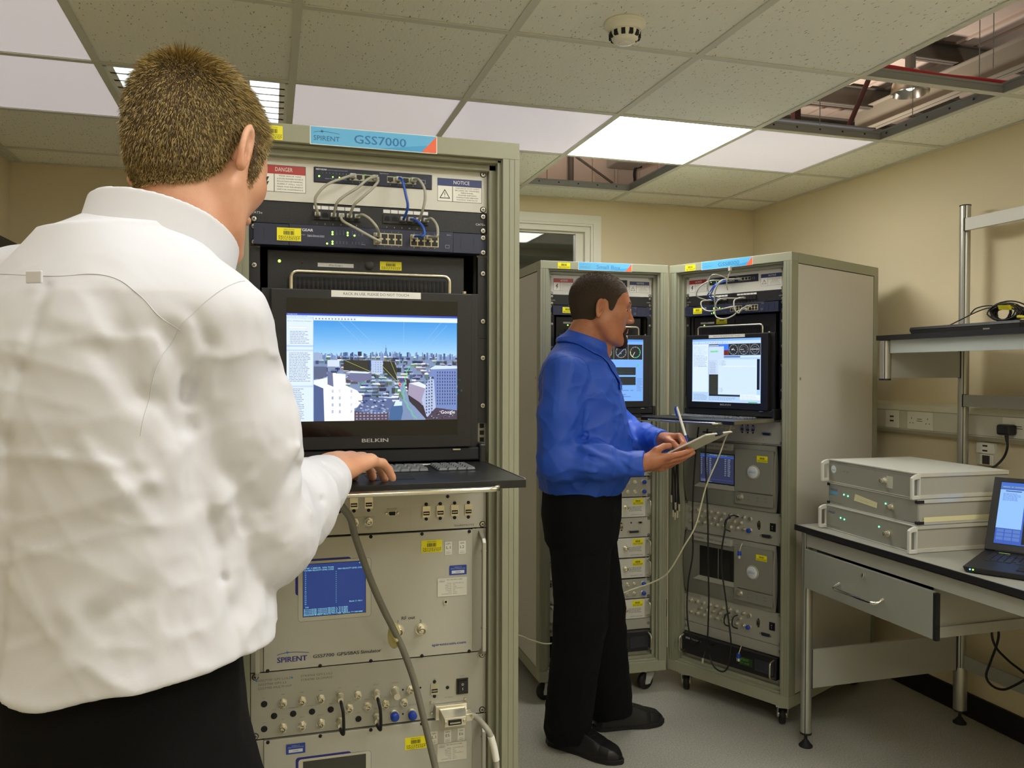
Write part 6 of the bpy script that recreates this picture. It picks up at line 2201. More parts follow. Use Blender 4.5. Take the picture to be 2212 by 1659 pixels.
socket_plate(.60, .745, 1.192, 1.272, XR - .0526, 2, t)
socket_plate(.80, .88, 1.192, 1.272, XR - .0526, 1, t)
socket_plate(.10, .246, 1.192, 1.272, XR - .0526, 2, t)
t2 = WORLD.thing('network_socket', 'small white twin outlet on the right wall below the trunking, right of the rear post', 'wall socket', (XR - .0005, .345, 1.07))
socket_plate(.305, .39, 1.118, 1.158, XR - .03, 1, t2)
MB().box(XR - .03, XR - .0005, .300, .392, 1.07, 1.162).build('back_box', M_TRUNK, t2, bevel=.002)
socket_plate(.312, .372, 1.072, 1.114, XR - .03, 0, t2)
t = WORLD.thing('mains_plug', 'black three-pin mains plug with cable in the trunking above the laptop', 'plug', (XR - .06, .203, 1.2))
MB().box(XR - .108, XR - .0595, .176, .232, 1.204, 1.246).build('plug_body', M_BLACKP, t, bevel=.009)
MB().cyl((XR - .085, .203, 1.206), (XR - .085, .2, 1.180), .008, .0055, 14).build('strain_relief', M_BLACKP, t, smooth=50)
MB().tube(smooth_path([(XR - .085, .2, 1.185), (XR - .085, .198, 1.158), (XR - .09, .208, 1.12), (XR - .11, .225, 1.085), (XR - .16, .24, 1.05), (XR - .2, .24, .98), (XR - .2, .2, .90), (XR - .25, .1, .862)]), .0046, 10).build('cord', M_CABLE_BLK, t, smooth=70)
# cables under the bench
tag(MB().tube(smooth_path([(2.62, .194, .82), (2.62, .194, .5), (2.61, .185, .42), (2.61, .215, .33), (2.60, .228, .265), (2.60, .20, .236), (2.60, .15, .24), (2.60, .10, .275), (2.6, .03, .335), (2.6, -.1, .43), (2.6, -.3, .5)]), .0045, 9)
    .build('power_lead', M_CABLE_BLK, None, smooth=70), 'black power lead hanging in a loop under the workbench, lower loop', 'cable', 'leads under the workbench')
tag(MB().tube(smooth_path([(2.58, .188, .82), (2.58, .188, .5), (2.58, .175, .41), (2.58, .12, .37), (2.58, .05, .345), (2.58, -.05, .31), (2.58, -.25, .27)]), .0045, 9)
    .build('power_lead', M_CABLE_BLK, None, smooth=70), 'black power lead sweeping right under the workbench, upper one', 'cable', 'leads under the workbench')
tag(MB().box(2.56, 2.6, .46, .52, .372, .386).build('yellow_clip', mat('yellow_tag', (190, 180, 20), .5), bevel=.002), 'small yellow clip glimpsed below the drawer on the end panel', 'clip')

# ---------------------------------------------------------------- pale cords
tag(MB().tube([(1.647, 1.046, 1.24), (1.647, 1.046, .80), (1.647, 1.044, .2)], .0022, 8).build('pale_string', M_CABLE_WHT, None, smooth=70),
    'thin pale cord hanging straight down in the gap between the two back racks', 'cord')
tag(MB().tube(smooth_path([(1.735, .66, 1.245), (1.717, .645, 1.218), (1.688, .639, 1.168), (1.658, .634, 1.102), (1.606, .641, .983), (1.568, .651, .832), (1.534, .681, .744), (1.493, .748, .618), (1.449, .815, .562), (1.366, .877, .515), (1.259, .92, .447), (1.146, .935, .36), (1.056, .94, .305), (.973, .95, .322), (.908, .944, .352), (.8, .9, .37), (.65, .78, .34), (.50, .52, .36), (.38, .28, .42), (.33, .133, .50)]), .0033, 8)
    .build('long_cable', M_CABLE_WHT, None, smooth=70), 'long pale cable sagging past the legs of the blue-shirted man', 'cable')

# ================================================================ people: implicit surfaces meshed with surface nets
f32 = np.float32


def A3(v): return np.array(v, dtype=f32)


def cone(P, a, b, ra, rb):
    a, b = A3(a), A3(b)
    ab = b - a
    t = np.clip(((P - a) @ ab) / (ab @ ab), 0, 1)
    q = P - a - t[:, None] * ab
    return np.sqrt((q * q).sum(1)) - (ra + (rb - ra) * t)


def chain(P, pts, rs, k=0.0):
    d = None
    for i in range(len(pts) - 1):
        e = cone(P, pts[i], pts[i + 1], rs[i], rs[i + 1])
        d = e if d is None else (smin(d, e, k) if k else np.minimum(d, e))
    return d


def ell(P, c, r, M3=None):
    q = P - A3(c)
    if M3 is not None: q = q @ M3
    r = A3(r)
    k0 = np.sqrt(((q / r) ** 2).sum(1)) + 1e-9
    k1 = np.sqrt(((q / (r * r)) ** 2).sum(1)) + 1e-9
    return k0 * (k0 - 1) / k1


def smin(a, b, k):
    h = np.clip(k - np.abs(a - b), 0, None) / k
    return np.minimum(a, b) - h * h * k * 0.25


def smax(a, b, k): return -smin(-a, -b, k)


def loft(P, o, fwd, rgt, zs, aa, bb, ff, rr=None, power=2.0):
    """upright body of elliptical sections: half width a, half depth b, forward shift f, side shift r at heights z"""
    q = P - A3((o[0], o[1], 0))
    z = P[:, 2]
    u = q @ A3(rgt)
    v = q @ A3(fwd)
    a = np.interp(z, zs, aa).astype(f32)
    b = np.interp(z, zs, bb).astype(f32)
    v = v - np.interp(z, zs, ff).astype(f32)
    if rr is not None: u = u - np.interp(z, zs, rr).astype(f32)
    k = ((np.abs(u) / a) ** power + (np.abs(v) / b) ** power) ** (1 / power)
    d = (k - 1) * np.minimum(a, b) * 0.9
    return np.maximum(d, np.maximum(zs[0] - z, z - zs[-1]))


_rng = np.random.RandomState(4)
_LAT = _rng.rand(32, 32, 32).astype(f32)


def vnoise(P):
    i = np.floor(P).astype(np.int32)
    f = (P - i).astype(f32)
    f = f * f * (3 - 2 * f)
    i &= 31
    j = (i + 1) & 31
    r = 0
    for cx in (0, 1):
        wx = f[:, 0] if cx else 1 - f[:, 0]
        ix = j[:, 0] if cx else i[:, 0]
        for cy in (0, 1):
            wy = f[:, 1] if cy else 1 - f[:, 1]
            iy = j[:, 1] if cy else i[:, 1]
            r = r + wx * wy * (_LAT[ix, iy, i[:, 2]] * (1 - f[:, 2]) + _LAT[ix, iy, j[:, 2]] * f[:, 2])
    return r


def folds(P, dirs, amp):
    """creased cloth: ridged noise stretched along given directions; dirs = [(long axis, wavelength across, length along, weight)]"""
    d = 0
    for k, (ax, wl, ll, w_) in enumerate(dirs):
        ax = A3(ax) / np.linalg.norm(ax)
        al = P @ ax
        q = P / wl + ax[None, :] * (al * (1 / ll - 1 / wl))[:, None] + 7.3 * k
        n_ = vnoise(q)
        d = d + w_ * ((1 - np.abs(2 * n_ - 1)) ** 3 - 0.3)
    return -amp * d


def groove(P, a, b, w_, depth):
    """positive = cut in; negative depth = raised ridge"""
    a, b = A3(a), A3(b)
    ab = b - a
    t = np.clip(((P - a) @ ab) / (ab @ ab), 0, 1)
    q = P - a - t[:, None] * ab
    return depth * np.exp(-(q * q).sum(1) / (w_ * w_))


def axis_grid(lo, hi, spans, coarse):
    """non-uniform coordinates: spans = [(a, b, step)]"""
    xs = [lo]
    while xs[-1] < hi:
        x = xs[-1]
        st = coarse
        for a, b, s in spans:
            if a - coarse <= x < b: st = min(st, s if x >= a - s else max(s, min(coarse, a - x)))
        xs.append(x + st)
    return np.array(xs, dtype=f32)


def surface(fn, xs, ys, zs, B=8):
    nx, ny, nz = len(xs), len(ys), len(zs)
    F = np.ones((nx, ny, nz), dtype=f32)
    bx, by, bz = [np.arange(0, n, B) for n in (nx, ny, nz)]

    def cen(c, b): return np.array([(c[i] + c[min(i + B, len(c) - 1)]) / 2 for i in b], dtype=f32), np.array([(c[min(i + B, len(c) - 1)] - c[i]) / 2 for i in b], dtype=f32)
    cx, hx = cen(xs, bx); cy, hy = cen(ys, by); cz, hz = cen(zs, bz)
    Gx, Gy, Gz = np.meshgrid(cx, cy, cz, indexing='ij')
    Hx, Hy, Hz = np.meshgrid(hx, hy, hz, indexing='ij')
    v = fn(np.stack([Gx.ravel(), Gy.ravel(), Gz.ravel()], 1)).reshape(Gx.shape)
    act = np.abs(v) < np.sqrt(Hx ** 2 + Hy ** 2 + Hz ** 2) * 1.7 + 0.012
    idx = np.argwhere(~act)
    for (i, j, k) in idx:
        if v[i, j, k] < 0: F[bx[i]:bx[i] + B, by[j]:by[j] + B, bz[k]:bz[k] + B] = -1
    idx = np.argwhere(act)
    for s in range(0, len(idx), 400):
        ch = idx[s:s + 400]
        pts, sl = [], []
        for (i, j, k) in ch:
            X, Y, Z = xs[bx[i]:bx[i] + B], ys[by[j]:by[j] + B], zs[bz[k]:bz[k] + B]
            g = np.stack(np.meshgrid(X, Y, Z, indexing='ij'), -1)
            sl.append((i, j, k, g.shape[:3]))
            pts.append(g.reshape(-1, 3))
        val = fn(np.concatenate(pts))
        o = 0
        for (i, j, k, sh) in sl:
            n_ = sh[0] * sh[1] * sh[2]
            F[bx[i]:bx[i] + B, by[j]:by[j] + B, bz[k]:bz[k] + B] = val[o:o + n_].reshape(sh)
            o += n_
    # surface nets
    S = F < 0
    c = np.zeros((nx - 1, ny - 1, nz - 1), dtype=np.uint8)
    for a in (0, 1):
        for b in (0, 1):
            for d in (0, 1):
                c += S[a:nx - 1 + a, b:ny - 1 + b, d:nz - 1 + d]
    cells = np.argwhere((c > 0) & (c < 8))
    ci = -np.ones((nx - 1, ny - 1, nz - 1), dtype=np.int32)
    ci[cells[:, 0], cells[:, 1], cells[:, 2]] = np.arange(len(cells))
    acc = np.zeros((len(cells), 3)); cnt = np.zeros(len(cells))
    C3 = (xs, ys, zs)
    I, J, K = cells.T
    for ax in range(3):
        for a in (0, 1):
            for b in (0, 1):
                o0 = [0, 0, 0]
                o1 = [ax_ for ax_ in range(3) if ax_ != ax]
                o0[o1[0]] = a; o0[o1[1]] = b
                e = list(o0); e[ax] = 1
                f0 = F[I + o0[0], J + o0[1], K + o0[2]]; f1 = F[I + e[0], J + e[1], K + e[2]]
                m_ = (f0 < 0) != (f1 < 0)
                t = np.where(m_, f0 / np.where(m_, f0 - f1, 1), 0)
                p = np.stack([xs[I + o0[0]], ys[J + o0[1]], zs[K + o0[2]]], 1).astype(np.float64)
                g = C3[ax]
                base = cells[:, ax] + o0[ax]
                p[:, ax] = g[base] + t * (g[np.minimum(base + 1, len(g) - 1)] - g[base])
                acc[m_] += p[m_]; cnt[m_] += 1
    V = acc / np.maximum(cnt, 1)[:, None]
    quads = []
    for ax in range(3):
        o1, o2 = [(1, 2), (2, 0), (0, 1)][ax]
        s0 = [slice(1, -1)] * 3
        s0[ax] = slice(0, -1)
        s1 = list(s0); s1[ax] = slice(1, None)
        a, b = S[tuple(s0)], S[tuple(s1)]
        for flip, msk in ((False, a & ~b), (True, ~a & b)):
            e = np.argwhere(msk)
            if not len(e): continue
            off = np.ones(3, int); off[ax] = 0
            e = e + off
            q = []
            for (da, db) in ((-1, -1), (0, -1), (0, 0), (-1, 0)):
                cc = e.copy(); cc[:, o1] += da; cc[:, o2] += db
                q.append(ci[cc[:, 0], cc[:, 1], cc[:, 2]])
            q = np.stack(q, 1)
            if flip: q = q[:, ::-1]
            quads.append(q[(q >= 0).all(1)])
    return V, np.concatenate(quads)


def sdf_mesh(name, fn, lo, hi, step, m_, parent, spans=None, coarse=.012, relax=1, decimate=None):
    if spans is None:
        g = [np.arange(lo[i], hi[i] + step, step, dtype=f32) for i in range(3)]
    else:
        g = [np.arange(lo[0], hi[0] + step, step, dtype=f32), np.arange(lo[1], hi[1] + step, step, dtype=f32), axis_grid(lo[2], hi[2], [(a, b, step) for a, b in spans], coarse)]
    V, Q = surface(fn, *g)
    me = bpy.data.meshes.new(name)
    ox, oy, oz = OFF.get(parent.name, (0, 0, 0))
    V = V - np.array([ox, oy, oz])
    me.vertices.add(len(V)); me.vertices.foreach_set('co', V.astype(f32).ravel())
    me.loops.add(len(Q) * 4); me.loops.foreach_set('vertex_index', Q.astype(np.int32).ravel())
    me.polygons.add(len(Q))
    me.polygons.foreach_set('loop_start', np.arange(0, len(Q) * 4, 4, dtype=np.int32))
    me.polygons.foreach_set('use_smooth', np.ones(len(Q), dtype=bool))
    me.update(calc_edges=True)
    me.materials.append(m_)
    o = bpy.data.objects.new(name, me)
    COL.objects.link(o)
    o.parent = parent
    OFF[o.name] = (ox, oy, oz)
    if relax:
        s = o.modifiers.new('smooth', 'SMOOTH'); s.factor = .5; s.iterations = relax
    return o


def skin_material(name, rgb, rgb2, rough=.5):
    m = mat(name, rgb, rough, sss=.05)
    nt = m.node_tree
    b = nt.nodes['Principled BSDF']
    tc = nt.nodes.new('ShaderNodeTexCoord')
    n = nt.nodes.new('ShaderNodeTexNoise'); n.inputs['Scale'].default_value = 22; n.inputs['Detail'].default_value = 5
    r = nt.nodes.new('ShaderNodeValToRGB')
    r.color_ramp.elements[0].position = .35; r.color_ramp.elements[1].position = .68
    r.color_ramp.elements[0].color = (*s2l(rgb2), 1); r.color_ramp.elements[1].color = (*s2l(rgb), 1)
    nt.links.new(tc.outputs['Object'], n.inputs['Vector']); nt.links.new(n.outputs['Fac'], r.inputs['Fac']); nt.links.new(r.outputs['Color'], b.inputs['Base Color'])
    n2 = nt.nodes.new('ShaderNodeTexNoise'); n2.inputs['Scale'].default_value = 700
    bp = nt.nodes.new('ShaderNodeBump'); bp.inputs['Strength'].default_value = .25; bp.inputs['Distance'].default_value = .001
    nt.links.new(tc.outputs['Object'], n2.inputs['Vector']); nt.links.new(n2.outputs['Fac'], bp.inputs['Height']); nt.links.new(bp.outputs['Normal'], b.inputs['Normal'])
    return m


M_SKIN1 = skin_material('fair_skin', (216, 166, 134), (204, 146, 114))
M_SKIN2 = skin_material('tanned_skin', (184, 124, 88), (168, 104, 72))
M_SHIRT1 = mat('white_cotton_shirt', (212, 213, 221), .8, bump=.12, scale=2600, sss=0)
M_SHIRT2 = mat('royal_blue_shirt', (30, 80, 190), .55, bump=.15, scale=2600)
M_TROUSER = mat('black_trouser_cloth', (10, 10, 11), .95, spec=.2, bump=.4, scale=1400)
M_SHOE = mat('black_shoe_leather', (17, 17, 18), .42, bump=.3, scale=200)
M_HAIR_BASE = mat('fair_brown_hair_base', (74, 56, 26), .8)
M_BUZZ = mat('dark_cropped_hair', (60, 45, 30), .85, bump=1.0, scale=900, vary=.35)
M_BEARD = mat('dark_goatee', (38, 24, 20), .9, bump=1.0, scale=900, vary=.3)
M_EYE = mat('eye_white', (225, 222, 215), .2)
M_IRIS = mat('dark_iris', (40, 32, 26), .2)
M_BROW = mat('eyebrow_hair', (70, 50, 32), .9)
HAIR_ATTR = mat_attr('hair_strands', 0, .45)


class Head:
    """head frame: x to its right, y the way it faces, z up; built around the point between the ears"""
    def __init__(self, c, az, pitch, roll=0.0, s=1.0, jaw=1.0, ear=.90, sb=0.0):
        self.c = A3(c); self.s = s; self.jaw = jaw; self.ear = ear; self.sb = sb
        a = R(az)
        f = np.array([math.sin(a) * math.cos(pitch), math.cos(a) * math.cos(pitch), -math.sin(pitch)])
        r = np.array([math.cos(a), -math.sin(a), 0])
        u = np.cross(r, f)
        r2 = r * math.cos(roll) - u * math.sin(roll)
        u2 = r * math.sin(roll) + u * math.cos(roll)
        self.M = np.stack([r2, f, u2], 1).astype(f32)   # columns

    def loc(self, P): return ((P - self.c) @ self.M) / self.s

    def w(self, p): return self.c + self.s * (self.M @ A3(p))

    def skull(self, q):
        x = q.copy(); x[:, 0] = np.abs(x[:, 0])
        j = self.jaw
        d = ell(x, (0, -.018, .036), (.0765, .097, .087))
        d = smin(d, ell(x, (0, .024, .030), (.066, .068, .070)), .03)
        d = smin(d, ell(x, (0, .030, -.030), (.060 * j, .060, .080)), .04)
        d = smin(d, chain(x, [(.050 * j, .000, -.050), (.043 * j, .030, -.088), (.018, .074, -.104)], (.023 * j, .021 * j, .019)), .03)
        d = smin(d, ell(x, (0, .076, -.105), (.020, .017, .017)), .02)
        d = smin(d, ell(x, (.044, .052, -.018), (.024, .024, .020)), .025)
        return d

    def face(self, q):
        x = q.copy(); x[:, 0] = np.abs(x[:, 0])
        d = self.skull(q)
        d = smin(d, cone(x, (.012, .088, .024), (.042, .070, .022), .0105, .009), .016)
        d = smax(d, -ell(x, (.031, .100, .004), (.020, .018, .0125)), .012)
        d = smin(d, ell(x, (.031, .0735, .003), (.0145, .0125, .0125)), .005)
        d = smax(d, -cone(x, (.018, .0885, .0025), (.044, .081, .0035), .0018, .0018), .002)
        # nose
        d = smin(d, chain(x, [(0, .088, .012), (0, .1015, -.012), (0, .1095, -.031)], (.0072, .0080, .0100)), .012)
        d = smin(d, ell(x, (.0105, .1005, -.036), (.0085, .011, .0075)), .006)
        d = smax(d, -ell(x, (.006, .104, -.0435), (.0035, .005, .003)), .003)
        # lips
        d = smin(d, cone(x, (0, .0955, -.060), (.020, .086, -.062), .0062, .0035), .008)
        d = smin(d, cone(x, (0, .094, -.071), (.017, .086, -.069), .0070, .004), .008)
        d = smax(d, -cone(x, (0, .102, -.0655), (.023, .089, -.0655), .0014, .001), .003)
        # ear: a tilted dish with a rim, standing away from the head
        e = x - A3((.0775, -.006, -.004))
        ca, sa = math.cos(.38), math.sin(.38)
        ex = e[:, 0] * ca + e[:, 1] * sa
        ey = -e[:, 0] * sa + e[:, 1] * ca
        et = .16
        ez = e[:, 2] * math.cos(et) + ey * math.sin(et)
        ey = ey * math.cos(et) - e[:, 2] * math.sin(et)
        E = np.stack([ex, ey + .012, ez], 1) / self.ear
        up = np.clip((E[:, 2] + .035) / .07, 0, 1)
        sc = .62 + .38 * up
        rr = np.sqrt((E[:, 1] / (.0185 * sc)) ** 2 + (E[:, 2] / .0325) ** 2)
        rim = np.sqrt(((rr - 1) * .018) ** 2 + (E[:, 0] - .008) ** 2) - .0046
        dish = np.maximum(np.abs(E[:, 0] - .001 - .004 * np.clip(rr, 0, 1)) - .0028, (rr - 1) * .018)
        lobe = ell(E, (.005, .004, -.033), (.006, .009, .0085))
        conn = ell(E, (-.004, .010, -.002), (.012, .010, .022))
        tragus = ell(E, (.006, .017, -.008), (.005, .0045, .007))
        inner = chain(E, [(.006, -.003, .016), (.007, -.008, .002), (.007, -.002, -.014)], (.0036, .0036, .0034))
        ear = smin(smin(rim, dish, .004), lobe, .006)
        ear = smin(ear, inner, .004)
        ear = smin(smin(ear, conn, .006), tragus, .004)
        ear = smax(ear, -ell(E, (.008, .007, -.006), (.006, .0065, .0085)), .004) * self.ear
        return smin(d, ear, .006)

    def sdf(self, P): return self.face(self.loc(P)) * self.s

    def scalp(self, q):
        d = smin(self.skull(q), ell(q, (0, -.032, -.012), (.062, .068, .062)), .02)
        return smin(d, cone(q, (0, -.010, -.112), (0, -.020, -.035), .0535, .055), .022)

    def hairline(self, q):
        """positive above the hairline"""
        y, z = q[:, 1], q[:, 2]
        ys = (-.12, -.105, -.085, -.06, -.04, -.026, -.014, .0, .012, .017, .030, .036, .046, .062, .080, .10)
        zz = (-.080, -.082, -.082, -.076, -.062, -.040, .002, .028, .020, -.030 + self.sb, -.034 + self.sb, .0, .030, .052, .064, .070)
        return z - np.interp(y, ys, zz).astype(f32)


def finger(P, pts, r0, r1):
    n = len(pts)
    rs = [r0 + (r1 - r0) * i / (n - 1) for i in range(n)]
    return chain(P, pts, rs, .003)


def hand(P, wrist, fw, rt, up, spec, s=1.0, palm=None):
    """wrist point, directions along the hand, across towards the little finger, and out of the back; spec gives finger curls"""
    W0, fw, rt, up = A3(wrist), A3(fw), A3(rt), A3(up)

    def L(a, b, c): return W0 + s * (a * fw + b * rt + c * up)
    d = chain(P, [L(-.02, 0, 0), L(.02, -.006, .0), L(.045, -.008, .001)], (.025 * s, .025 * s, .023 * s), .01)
    # palm as four metacarpals melted together
    for b0, b1, f1 in ((-.020, -.032, .088), (-.008, -.011, .092), (.004, .0105, .088), (.014, .0305, .080)):
        d = smin(d, cone(P, L(.012, b0, 0), L(f1, b1, .003), .0155 * s, .0118 * s), .014)
    ks = []
    for i, (b1, f1) in enumerate(((-.032, .088), (-.011, .092), (.0105, .088), (.0305, .080))):
        base = L(f1, b1, .003)
        lens = ((.042, .025, .020), (.047, .029, .021), (.043, .027, .021), (.033, .021, .018))[i]
        c1, c2, c3, sp = spec[i]
        pts = [base]
        ang = 0
        for ln, c in zip(lens, (c1, c2, c3)):
            ang += c
            side = math.sin(sp)
            v = math.cos(ang) * math.cos(sp) * fw - math.sin(ang) * up + side * rt
            pts.append(pts[-1] + s * ln * v / np.linalg.norm(v))
        r0 = (.0098, .0100, .0095, .0084)[i] * s
        d = smin(d, finger(P, pts, r0, r0 * .78), .006)
    tb = spec[4]
    tp = [L(.020, -.020, -.008)] + [L(*q) for q in tb]
    d = smin(d, finger(P, tp, .0135 * s, .0092 * s), .010)
    return d


def frame_az(az):
    a = R(az)
    return np.array([math.sin(a), math.cos(a), 0]), np.array([math.cos(a), -math.sin(a), 0])


UP = np.array([0, 0, 1.0])

# ---------------------------------------------------------------- man in the white shirt
f1, r1 = frame_az(45)
O1 = np.array([-.250, -1.26, 0])


def L1(r, f, z): return O1 + r * r1 + f * f1 + np.array([0, 0, z])


H1 = Head((-.160, -1.150, 1.716), 36, R(20), roll=R(-3), s=.93)
SR, ER, WR = A3((-.140, -1.338, 1.492)), A3((-.088, -1.285, 1.262)), A3((.012, -1.012, 1.292))
SL, EL, WL = A3((-.365, -1.125, 1.53)), A3((-.33, -.99, 1.27)), A3((-.13, -.96, 1.287))
hf, hr = frame_az(33)
hf = hf * .985 + UP * .10; hf /= np.linalg.norm(hf); hup = np.cross(hr, hf)
spec1 = ((.30, .42, .38, -.10), (.26, .42, .40, -.02), (.28, .42, .40, .05), (.32, .42, .36, .16), ((.045, -.045, -.016), (.075, -.050, -.030), (.098, -.044, -.040)))
spec1l = spec1
hfl, hrl = frame_az(22)
hfl = hfl * .985 + UP * .1; hfl /= np.linalg.norm(hfl); hupl = np.cross(hrl, hfl)
NB1 = A3((-.218, -1.235, 1.568))


def legs1(P, extra=0.0):
    d = None
    for s_ in (-1, 1):
        hip = L1(s_ * .090, .0, .92); kn = L1(s_ * .105, .02, .50); an = L1(s_ * .115, -.015, .10)
        e = chain(P, [hip, kn, an], (.095 + extra, .070 + extra * 1.2, .058 + extra * 1.4), .03)
        d = e if d is None else smin(d, e, .03)
    return d


def body1(P):
    d = loft(P, O1, f1, r1, (.86, .95, 1.05, 1.15, 1.3, 1.42, 1.48, 1.52, 1.555), (.14, .15, .14, .13, .135, .13, .115, .085, .06), (.09, .10, .095, .09, .095, .09, .08, .07, .055), (0, 0, 0, 0, 0, 0, 0, .005, .01))
    d = smin(d, legs1(P, -.012), .03)
    d = smin(d, chain(P, [SR, ER, A3((.0, -1.05, 1.28))], (.036, .036, .026), .02), .02)
    d = smin(d, chain(P, [SL, EL, WL], (.045, .042, .028), .02), .03)
    d = smin(d, chain(P, [A3((-.178, -1.205, 1.54)), H1.w((0, -.008, -.080)), H1.w((0, -.018, -.035))], (.058, .0495, .051), .02), .022)
    d = smin(d, cone(P, H1.w((0, .01, -.085)), A3((-.19, -1.20, 1.55)), .032, .042), .03)
    hd = H1.sdf(P)
    d = smin(d, hd, .014)
    d = smin(d, hand(P, WR, hf, hr, hup, spec1), .008)
    # left hand: mirrored across
    d = smin(d, hand(P, WL, hfl, -hrl, hupl, spec1l), .008)
    for s_ in (-1, 1):
        an = L1(s_ * .115, -.015, .10)
        d = smin(d, cone(P, an, an + .15 * f1 + A3((0, 0, -.055)), .045, .03), .03)
    return d


t1 = WORLD.thing('person', 'fair-haired man in untucked white shirt seen from behind, typing at the nearest rack', 'person', (O1[0], O1[1], 0))
sdf_mesh('body', body1, (-.52, -1.50, .02), (.18, -.80, 1.90), .0032, M_SKIN1, t1, spans=[(1.235, 1.345), (1.54, 1.90)], coarse=.012)
# eyes and brow
for s_ in (-1, 1):
    e = MB().sphere(tuple(H1.w((s_ * .031, .0752, .003))), .0118, 10).build('eye', M_EYE, t1, smooth=60)

AX1 = f1 * .30 + UP * .954
CN1 = A3((-.202, -1.236, 1.590))


CREASES = [(.017, .007, [(-.187, 1.413), (-.158, 1.384), (-.140, 1.310), (-.126, 1.234)]), (.006, .007, [(-.286, 1.529), (-.309, 1.446), (-.322, 1.377), (-.323, 1.309)]),
           (.008, -.006, [(-.081, 1.526), (-.053, 1.432), (-.036, 1.351)]), (.010, -.006, [(-.254, 1.371), (-.224, 1.333), (-.189, 1.288)]), (.007, -.005, [(-.328, 1.362), (-.275, 1.358), (-.220, 1.347)]),
           (.014, .007, [(-.286, 1.483), (-.232, 1.465), (-.202, 1.418)]), (.010, -.005, [(-.158, 1.369), (-.189, 1.332), (-.224, 1.314)]), (.009, .007, [(-.122, 1.260), (-.084, 1.298), (-.046, 1.341)]),
           (.007, -.005, [(-.126, 1.300), (-.094, 1.328), (-.065, 1.352)]), (.012, .006, [(-.263, 1.165), (-.246, 1.197), (-.203, 1.212)]), (.006, .006, [(-.135, 1.300), (-.122, 1.226), (-.103, 1.140)]),
           (.016, .007, [(-.238, 1.521), (-.215, 1.484), (-.202, 1.423)]), (.006, .006, [(-.026, 1.341), (-.021, 1.305), (-.016, 1.264)]), (.009, .007, [(-.148, 1.504), (-.135, 1.476), (-.158, 1.417)])]


